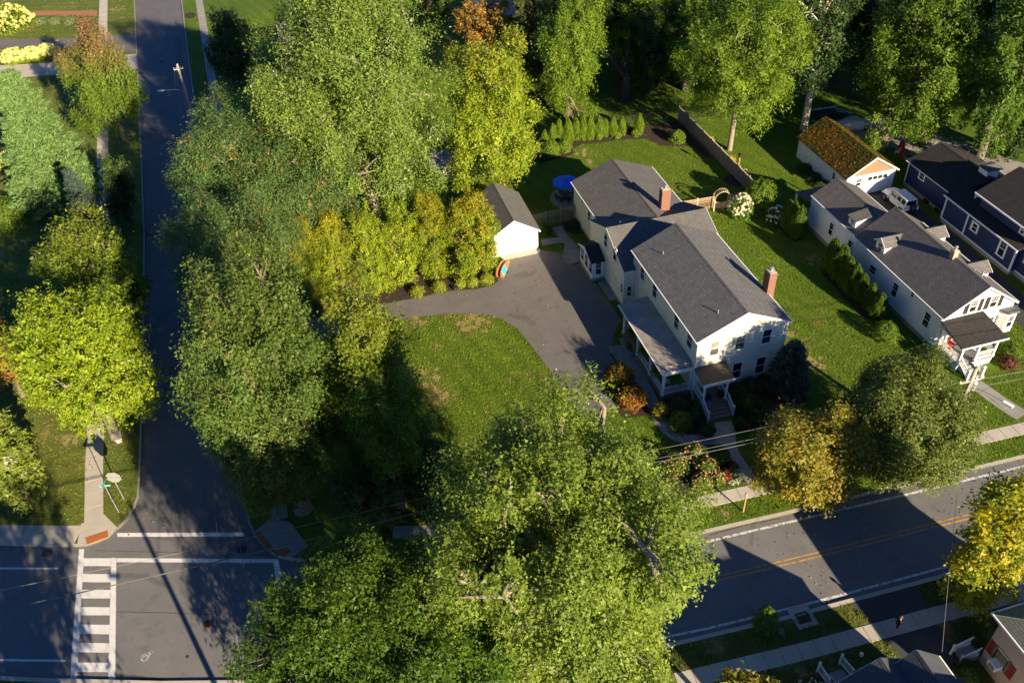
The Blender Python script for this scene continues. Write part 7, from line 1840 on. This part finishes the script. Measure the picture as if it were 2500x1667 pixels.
# ------------------------------------------------------------------ people
def person(label, x, y, rot, joints, edges, radii, paint, hair=True, height=1.72, extras=None):
    T = thing('person', label, 'person', (x, y, 0.02), rot)
    me = bpy.data.meshes.new('body')
    me.from_pydata([joints[k] for k in joints], [(list(joints).index(a), list(joints).index(b_)) for a, b_ in edges], [])
    o = link(bpy.data.objects.new('body', me))
    sk = o.modifiers.new('skin', 'SKIN'); sk.use_smooth_shade = True
    for i, k in enumerate(joints):
        r = radii[k]; me.skin_vertices[0].data[i].radius = r if isinstance(r, tuple) else (r, r)
        me.skin_vertices[0].data[i].use_root = (k == 'pelvis')
    sb = o.modifiers.new('sub', 'SUBSURF'); sb.levels = 1; sb.render_levels = 1
    dg = bpy.context.evaluated_depsgraph_get(); ev = o.evaluated_get(dg)
    nm = bpy.data.meshes.new_from_object(ev)
    bpy.data.objects.remove(o)
    mats = []
    for m_, f_ in paint: 
        if m_ not in mats: mats.append(m_)
    nm.materials.clear()
    for m_ in mats: nm.materials.append(m_)
    for p in nm.polygons:
        for m_, f_ in paint:
            if f_(p.center): p.material_index = mats.index(m_); break
        p.use_smooth = True
    part('body', nm, None, T)
    if hair:
        h = joints['head']
        part('hair', MB().lathe([(0.10, -0.03), (0.118, 0.02), (0.112, 0.08), (0.07, 0.125), (0.01, 0.14)], (h[0], h[1] - 0.018, h[2]), 12), HAIR, T, smooth=True)
    f = MB(); h = joints['head']
    f.add([(h[0] - 0.018, h[1] + 0.1, h[2] - 0.03), (h[0] + 0.018, h[1] + 0.1, h[2] - 0.03), (h[0], h[1] + 0.135, h[2] - 0.03), (h[0], h[1] + 0.1, h[2] + 0.02)], [(0, 1, 2), (1, 3, 2), (3, 0, 2)])
    part('nose', f, SKIN, T)
    for s in (-1, 1): part('eye', MB().lathe([(0.004, -0.012), (0.012, 0), (0.004, 0.012)], (h[0] + s * 0.035, h[1] + 0.098, h[2] + 0.02), 6), BLACK, T)
    return T
def hand(J, E, R, wrist, d, side):
    w = Vector(J[wrist]); d = Vector(d).normalized(); sd = d.cross(Vector((0, 0, 1)))
    if sd.length < 0.1: sd = Vector((0, 1, 0))
    sd.normalize()
    pk = wrist + 'palm'; J[pk] = tuple(w + d * 0.075); R[pk] = (0.035, 0.022); E.append((wrist, pk))
    for i, (o, l) in enumerate(((-0.027, 0.075), (-0.009, 0.085), (0.009, 0.08), (0.027, 0.065))):
        k = pk + 'f%d' % i; J[k] = tuple(Vector(J[pk]) + d * l + sd * o * 1.4 + Vector((0, 0, -0.015))); R[k] = 0.009; E.append((pk, k))
    k = pk + 'th'; J[k] = tuple(w + d * 0.07 + sd * 0.06 * side); R[k] = 0.01; E.append((wrist, k))
# walking person in dark clothes on the south sidewalk
Jn = dict(pelvis=(0, 0, 0.93), spine=(0, 0.02, 1.15), chest=(0, 0.04, 1.35), neck=(0, 0.06, 1.5), head=(0, 0.09, 1.62), headtop=(0, 0.085, 1.72),
          hl=(-0.1, 0, 0.9), kl=(-0.1, 0.2, 0.5), al=(-0.1, 0.16, 0.08), tl=(-0.1, 0.34, 0.05), hr=(0.1, 0, 0.9), kr=(0.1, -0.02, 0.48), ar=(0.1, -0.32, 0.14), tr=(0.1, -0.18, 0.04),
          sl=(-0.19, 0.04, 1.4), el=(-0.26, -0.1, 1.14), wl=(-0.25, 0.02, 0.92), sr=(0.19, 0.04, 1.4), er=(0.26, 0.08, 1.15), wr=(0.2, 0.3, 1.1))
Ed = [('pelvis', 'spine'), ('spine', 'chest'), ('chest', 'neck'), ('neck', 'head'), ('head', 'headtop'), ('pelvis', 'hl'), ('hl', 'kl'), ('kl', 'al'), ('al', 'tl'), ('pelvis', 'hr'), ('hr', 'kr'), ('kr', 'ar'), ('ar', 'tr'), ('chest', 'sl'), ('sl', 'el'), ('el', 'wl'), ('chest', 'sr'), ('sr', 'er'), ('er', 'wr')]
Rd = dict(pelvis=(0.15, 0.11), spine=(0.135, 0.1), chest=(0.16, 0.11), neck=0.055, head=(0.085, 0.1), headtop=0.06, hl=0.095, kl=0.06, al=0.042, tl=0.038, hr=0.095, kr=0.06, ar=0.042, tr=0.038, sl=0.065, el=0.045, wl=0.03, sr=0.065, er=0.045, wr=0.03)
hand(Jn, Ed, Rd, 'wl', (0.0, 0.1, -1), 1); hand(Jn, Ed, Rd, 'wr', (0.1, 1, -0.1), -1)
paint = [(BLACK, lambda c: c.z < 0.11), (SKIN, lambda c: c.z < 0.52), (CLOTHB, lambda c: c.z < 0.98 and abs(c.x) < 0.2), (SKIN, lambda c: c.z > 1.49), (SKIN, lambda c: abs(c.x) > 0.22 and c.z < 1.2 or c.y > 0.2), (CLOTHB, lambda c: True)]
T = person('person in black top and shorts walking on the south sidewalk', 3.4, -24.7, rad(-95), Jn, Ed, Rd, paint)
m = MB().tube([(0.24, 0.4, 1.09), (0.3, 0.55, 0.7), (0.32, 0.7, 0.45)], 0.02, 6)
single('leash', 'teal leash held by the person on the south sidewalk', 'leash', m, TURQ, (3.4, -24.7, 0.02), rad(-95))
# person on the front lawn, arms raised to a controller
Jn = dict(pelvis=(0, 0, 0.94), spine=(0, 0, 1.15), chest=(0, 0.01, 1.36), neck=(0, 0.02, 1.52), head=(0, 0.04, 1.64), headtop=(0, 0.03, 1.74),
          hl=(-0.1, 0, 0.9), kl=(-0.12, 0.02, 0.5), al=(-0.13, 0, 0.08), tl=(-0.15, 0.16, 0.04), hr=(0.1, 0, 0.9), kr=(0.12, 0.02, 0.5), ar=(0.13, -0.01, 0.08), tr=(0.15, 0.15, 0.04),
          sl=(-0.19, 0.01, 1.42), el=(-0.27, 0.04, 1.14), wl=(-0.12, 0.26, 1.18), sr=(0.19, 0.01, 1.42), er=(0.27, 0.04, 1.14), wr=(0.12, 0.26, 1.18))
Ed = Ed[:19]
Rd = {k: Rd[k] for k in Jn}
hand(Jn, Ed, Rd, 'wl', (0.4, 1, 0), 1); hand(Jn, Ed, Rd, 'wr', (-0.4, 1, 0), -1)
paint = [(BLACK, lambda c: c.z < 0.11), (CLOTHG, lambda c: c.z < 0.99 and c.y < 0.2), (SKIN, lambda c: c.z > 1.51), (SKIN, lambda c: c.y > 0.12 and c.z < 1.3), (PINK, lambda c: True)]
person('person in pink shirt standing on the front lawn half behind leaves', -15.05, -1.7, rad(150), Jn, Ed, Rd, paint)
single('remote_controller', 'small dark controller held by the person on the lawn', 'controller', MB().box(-0.1, 0.36, 1.15, 0.1, 0.48, 1.19), BLACK, (-15.05, -1.7, 0.02), rad(150))

# ------------------------------------------------------------------ grass blades on the lawns
def inside(P, poly):
    x, y = P[:, 0], P[:, 1]; r = np.zeros(len(P), bool); n = len(poly)
    for i in range(n):
        x0, y0 = poly[i]; x1, y1 = poly[(i + 1) % n]
        if y0 == y1: continue
        c = ((y0 > y) != (y1 > y)) & (x < (x1 - x0) * (y - y0) / (y1 - y0) + x0)
        r ^= c
    return r
def near_path(P, path, d):
    m = np.zeros(len(P), bool)
    for a, b in zip(path, path[1:]):
        a = np.array(a[:2]); b = np.array(b[:2]); ab = b - a
        t = np.clip(((P - a) @ ab) / (ab @ ab), 0, 1)
        m |= np.linalg.norm(P - a - t[:, None] * ab, axis=1) < d
    return m
GRASS_OUT = []
for o in list(bpy.data.objects):
    if o.type == 'MESH' and o.parent is None and o.get('kind') == 'structure' and o.name.split('.')[0] in ('driveway', 'neighbour_driveway', 'back_driveway', 'south_driveway', 'north_driveway', 'north_path', 'back_bed', 'hedge_bed', 'porch_bed', 'front_bed', 'rose_bed', 'neighbour_bed', 'pole_bed', 'hydrangea_bed', 'fence_bed', 'far_bed', 'street_tree_bed'):
        GRASS_OUT.append([tuple(v.co[:2]) for v in o.data.vertices])
for x0, y0, x1, y1 in ((0.3, 0, 8.5, 13.8), (-0.8, 13.4, 9.5, 22.6), (0.1, 20, 9, 30.3), (-2.15, 18.4, -0.8, 21.9), (-2.5, 0.3, 0.4, 9.8), (0.2, -3.3, 2.7, 0.1), (-10.8, 25, -5.4, 33.7), (23.2, -1.5, 30.6, 11.8), (23.2, 10, 28.6, 23.4), (23.3, -5.8, 27.2, -1.4), (30, 23.8, 36.4, 34.2), (37.2, -8, 46.5, 24.3), (7.2, -40, 15.4, -28), (-4.5, -40, 3, -26.4), (-27.8, 72, -12, 90), (-13.1, 42.7, -9.8, 45.9), (-49.9, -0.4, -47.6, 2.4)):
    GRASS_OUT.append([(x0, y0), (x1, y0), (x1, y1), (x0, y1)])
GRASS_OUT.append([(1.5 + 2.8 * math.cos(t / 20 * 6.283), 34.4 + 2.8 * math.sin(t / 20 * 6.283)) for t in range(20)])
PATHS_OUT = [(nwalk, 0.66), (swalk, 0.68), ([(-49.35, 1.9), (-49.75, 8), (-50.1, 16), (-50.9, 30), (-51.6, 48.5), (-53.1, 71.7), (-55.7, 114), (-56.6, 130)], 0.78), ([(-35.35, -2.4), (-35.4, 1), (-36, 30), (-38.1, 79.5), (-39.6, 121.7)], 0.7), (wl, 0.95), ([(0.65, -10.3), (0.7, -6), (1.3, -3.3)], 0.75), ([(0.5, -5.3), (-3, -4.2), (-3.6, -2), (-3.1, 1), (-3.2, 9)], 0.75), ([(-2.2, 22.2), (-2.2, 24.6), (-2.3, 29.4)], 0.9), ([(-2.4, 26.6), (-5.2, 26.9)], 0.6), ([(-1.2, 18.2), (-1.2, 14.4)], 0.5), ([(24, -6.1), (25.2, -11)], 0.9), (N_RD, 0.36), (S_RD, 0.36), (E_ST, 0.24), (W_ST, 0.24), (NW_RD, 0.3)]
def vnoise(P, scale, seed):
    g = np.random.default_rng(seed).random((64, 64)); q = P * scale; i = np.floor(q).astype(int); f = q - i; f = f * f * (3 - 2 * f)
    a = g[i[:, 0] % 64, i[:, 1] % 64]; b = g[(i[:, 0] + 1) % 64, i[:, 1] % 64]; c = g[i[:, 0] % 64, (i[:, 1] + 1) % 64]; d = g[(i[:, 0] + 1) % 64, (i[:, 1] + 1) % 64]
    return (a * (1 - f[:, 0]) + b * f[:, 0]) * (1 - f[:, 1]) + (c * (1 - f[:, 0]) + d * f[:, 0]) * f[:, 1]
SPOTS = [(*[(-15.72, 16.23)][0], 2.0), (*[(-14.70, 15.56)][0], 1.3), (*[(-20.32, 17.81)][0], 1.2), (*[(-10.72, 4.97)][0], 0.9), (*[(-19.55, 13.65)][0], 0.6), (*[(-21.43, 9.66)][0], 1.6), (*[(-20.74, 6.99)][0], 1.4), (*[(6.54, 43.79)][0], 1.3), (*[(6.30, 41.62)][0], 1.1), (*[(12.40, 3.31)][0], 1.4), (*[(12.66, 0.37)][0], 1.2), (*[(21.12, 14.85)][0], 1.2), (*[(-2.77, -12.33)][0], 0.6), (*[(-54.01, 122.53)][0], 1.6), (*[(-51.09, 110.28)][0], 1.5), (*[(-50.42, 69.49)][0], 2.0), (*[(-52.16, 11.99)][0], 1.2), (*[(-3.51, -22.06)][0], 0.7)]
DRYM = mottled('dry_turf', (0.24, 0.18, 0.08), (0.34, 0.26, 0.12), (0.22, 0.19, 0.06), 0.9, 6, 0.95, 0.3, 0.02, 22)
for k, (x, y, r) in enumerate(SPOTS):
    pr = random.Random(k + 50); m = MB()
    for b in range(9):
        cx, cy, rr_ = x + pr.gauss(0, 0.42) * r, y + pr.gauss(0, 0.42) * r, r * pr.uniform(0.1, 0.3)
        poly = [(cx + rr_ * pr.uniform(0.5, 1.3) * math.cos(t / 11 * 6.283), cy + rr_ * pr.uniform(0.5, 1.3) * math.sin(t / 11 * 6.283)) for t in range(11)]
        q = sheet(wobble(poly, 0.08, 0.2, k * 9 + b), 0.003 + 0.0012 * b + 0.0001 * k); m.add(q.v, q.f)
    struct('dry_patch', m, DRYM, 'patch of dry straw coloured turf')
def grass(label, region, lawn_poly, dens, cols, wts, seed, hgt=0.085):
    rng = np.random.default_rng(seed)
    a = np.array(region, float); lo, hi = a.min(0), a.max(0)
    n = int((hi - lo).prod() * dens)
    P = rng.uniform(lo, hi, (n, 2))
    P = P[inside(P, region) & inside(P, lawn_poly)]
    for q in GRASS_OUT: P = P[~inside(P, q)]
    for path, d in PATHS_OUT: P = P[~near_path(P, path, d)]
    # thin where the lawn is worn
    n = len(P); per = 4
    ci = np.repeat(np.arange(n), per); m = len(ci)
    B = np.zeros((m, 3)); B[:, :2] = P[ci] + rng.normal(0, 0.05, (m, 2))
    h = hgt * rng.uniform(0.5, 1.35, m) * (0.75 + 0.5 * rng.random(n))[ci]
    an = rng.uniform(0, 6.283, m); ln = rng.uniform(0.0, 0.09, m)
    w = rng.uniform(0.018, 0.034, m)
    side = np.stack([np.cos(an), np.sin(an), 0 * an], 1) * w[:, None]
    tip = B + np.stack([np.cos(an + 1.57) * ln, np.sin(an + 1.57) * ln, h], 1)
    v = np.empty((m, 3, 3), np.float32); v[:, 0] = B - side; v[:, 1] = B + side; v[:, 2] = tip
    me = bpy.data.meshes.new('grass')
    me.vertices.add(m * 3); me.vertices.foreach_set('co', v.ravel())
    me.loops.add(m * 3); me.loops.foreach_set('vertex_index', np.arange(m * 3, dtype=np.int32))
    me.polygons.add(m); me.polygons.foreach_set('loop_start', np.arange(0, m * 3, 3, dtype=np.int32))
    me.update(calc_edges=True)
    f = 0.55 * vnoise(P, 0.22, seed) + 0.45 * vnoise(P, 0.9, seed + 1)
    st = 0.5 + 0.5 * np.sin((P[:, 0] * 0.95 + P[:, 1] * 0.31) * 3.0 + 1.5 * vnoise(P, 0.15, 3))
    C = pal(rng, cols, wts, n) * (0.58 + 0.5 * f + 0.32 * st)[:, None]
    dry = np.clip((0.5 * vnoise(P, 0.3, seed + 2) + 0.5 * vnoise(P, 1.7, seed + 3) - 0.68) * 7, 0, 1)
    for (x, y, r) in SPOTS:
        dry = np.maximum(dry, np.clip(1.5 - np.hypot(P[:, 0] - x, P[:, 1] - y) / r, 0, 1) * (0.55 + 0.45 * (vnoise(P, 2.5, 9) > 0.45)))
    dry = (dry * (rng.random(n) < 0.85))[:, None]
    C = C * (1 - dry) + np.array([0.33, 0.25, 0.10]) * dry
    C = C[ci] * rng.uniform(0.85, 1.15, (m, 1))
    ca = me.color_attributes.new('tint', 'FLOAT_COLOR', 'POINT')
    c4 = np.ones((m, 3, 4), np.float32); c4[:, :, :3] = C[:, None, :]; ca.data.foreach_set('color', c4.ravel())
    me.materials.append(GRASSM)
    o = link(bpy.data.objects.new('grass', me)); tag(o, label, 'grass', None, 'stuff')
GRASSM = leaf_mat('grass_blade', 0.3, 0.6)
GC = ([(0.13, 0.215, 0.014), (0.17, 0.25, 0.018), (0.21, 0.23, 0.032)], [4, 3, 0.6])
grass('short mown grass of the front lawn beside the driveway', [(-30, -9), (-9.5, -9), (-9.5, 20), (-30, 20)], ne, 42, *GC, 1)
grass('short mown grass round the farmhouse and the white house', [(-9.5, -14.5), (42, -15.5), (42, 30), (-9.5, 30)], ne, 30, *GC, 2)
grass('short mown grass of the back yards', [(-14, 30), (50, 30), (60, 75), (-14, 75)], ne, 11, *GC, 3)
grass('yellowish grass west of the side street', [(-75, 0), (-46, -0.3), (-46, 40), (-75, 40)], nw, 22, [(0.15, 0.17, 0.02), (0.21, 0.21, 0.035), (0.26, 0.21, 0.06)], [3, 3, 1], 4)
grass('grass far up the side street', [(-85, 40), (-46.5, 40), (-49, 130), (-85, 130)], nw, 4.5, [(0.14, 0.18, 0.02), (0.18, 0.21, 0.03)], [1, 1], 5, 0.1)
grass('grass beside the upper street', [(-43, 20), (-26, 20), (-26, 110), (-43, 110)], ne, 8, *GC, 6, 0.1)
grass('tall weedy grass on the verge south of the road', [(-14, -35), (26, -35), (26, -21), (-14, -21)], [(-160, 24)] + S_RD[1:] + [(160, -120), (-160, -120)], 30, [(0.12, 0.16, 0.02), (0.19, 0.2, 0.035), (0.24, 0.2, 0.07)], [3, 3, 1], 7, 0.13)

def litter(label, region, n, seed, z, cols):
    rng = np.random.default_rng(seed); a = np.array(region, float); lo, hi = a.min(0), a.max(0)
    P = rng.uniform(lo, hi, (n * 3, 2)); P = P[inside(P, region)]; P = P[vnoise(P, 0.25, seed) > 0.4][:n]
    P3 = np.column_stack([P, z + rng.uniform(0.0, 0.05, len(P))])
    me = leaf_mesh('fallen_leaves', P3, norm(rng.normal(0, 0.3, (len(P), 3)) + np.array([0, 0, 1])), rng.normal(0, 1, (len(P), 3)), 0.14, 0.11, pal(rng, cols, [1] * len(cols), len(P)), LEAF)
    o = link(bpy.data.objects.new('fallen_leaves', me)); tag(o, label, 'leaves', None, 'stuff')
LC = [(0.35, 0.24, 0.06), (0.28, 0.14, 0.05), (0.42, 0.36, 0.1), (0.2, 0.11, 0.06)]
litter('scattered yellow leaves on the front lawn and driveway', [(-28, -8), (-4, -8), (-4, 24), (-28, 24)], 700, 1, 0.06, LC)
litter('scattered fallen leaves on the lawn between the houses', [(9, -10), (22.5, -10), (22.5, 28), (9, 28)], 500, 2, 0.06, LC)
litter('scattered fallen leaves on the back lawn', [(-4, 31), (20, 31), (20, 46), (-4, 46)], 400, 3, 0.06, LC)
litter('leaves lying along the side street gutters', [(-47, -4), (-37.5, -4), (-38.5, 60), (-47.5, 60)], 500, 4, ZR + 0.01, LC)
litter('leaves lying on the west lawn', [(-60, 2), (-46.5, 1), (-46.5, 30), (-60, 30)], 500, 5, 0.06, LC)
litter('leaves lying on the main road and verges', [(-12, -22), (24, -24), (24, -12), (-12, -12)], 350, 6, ZR + 0.01, LC)
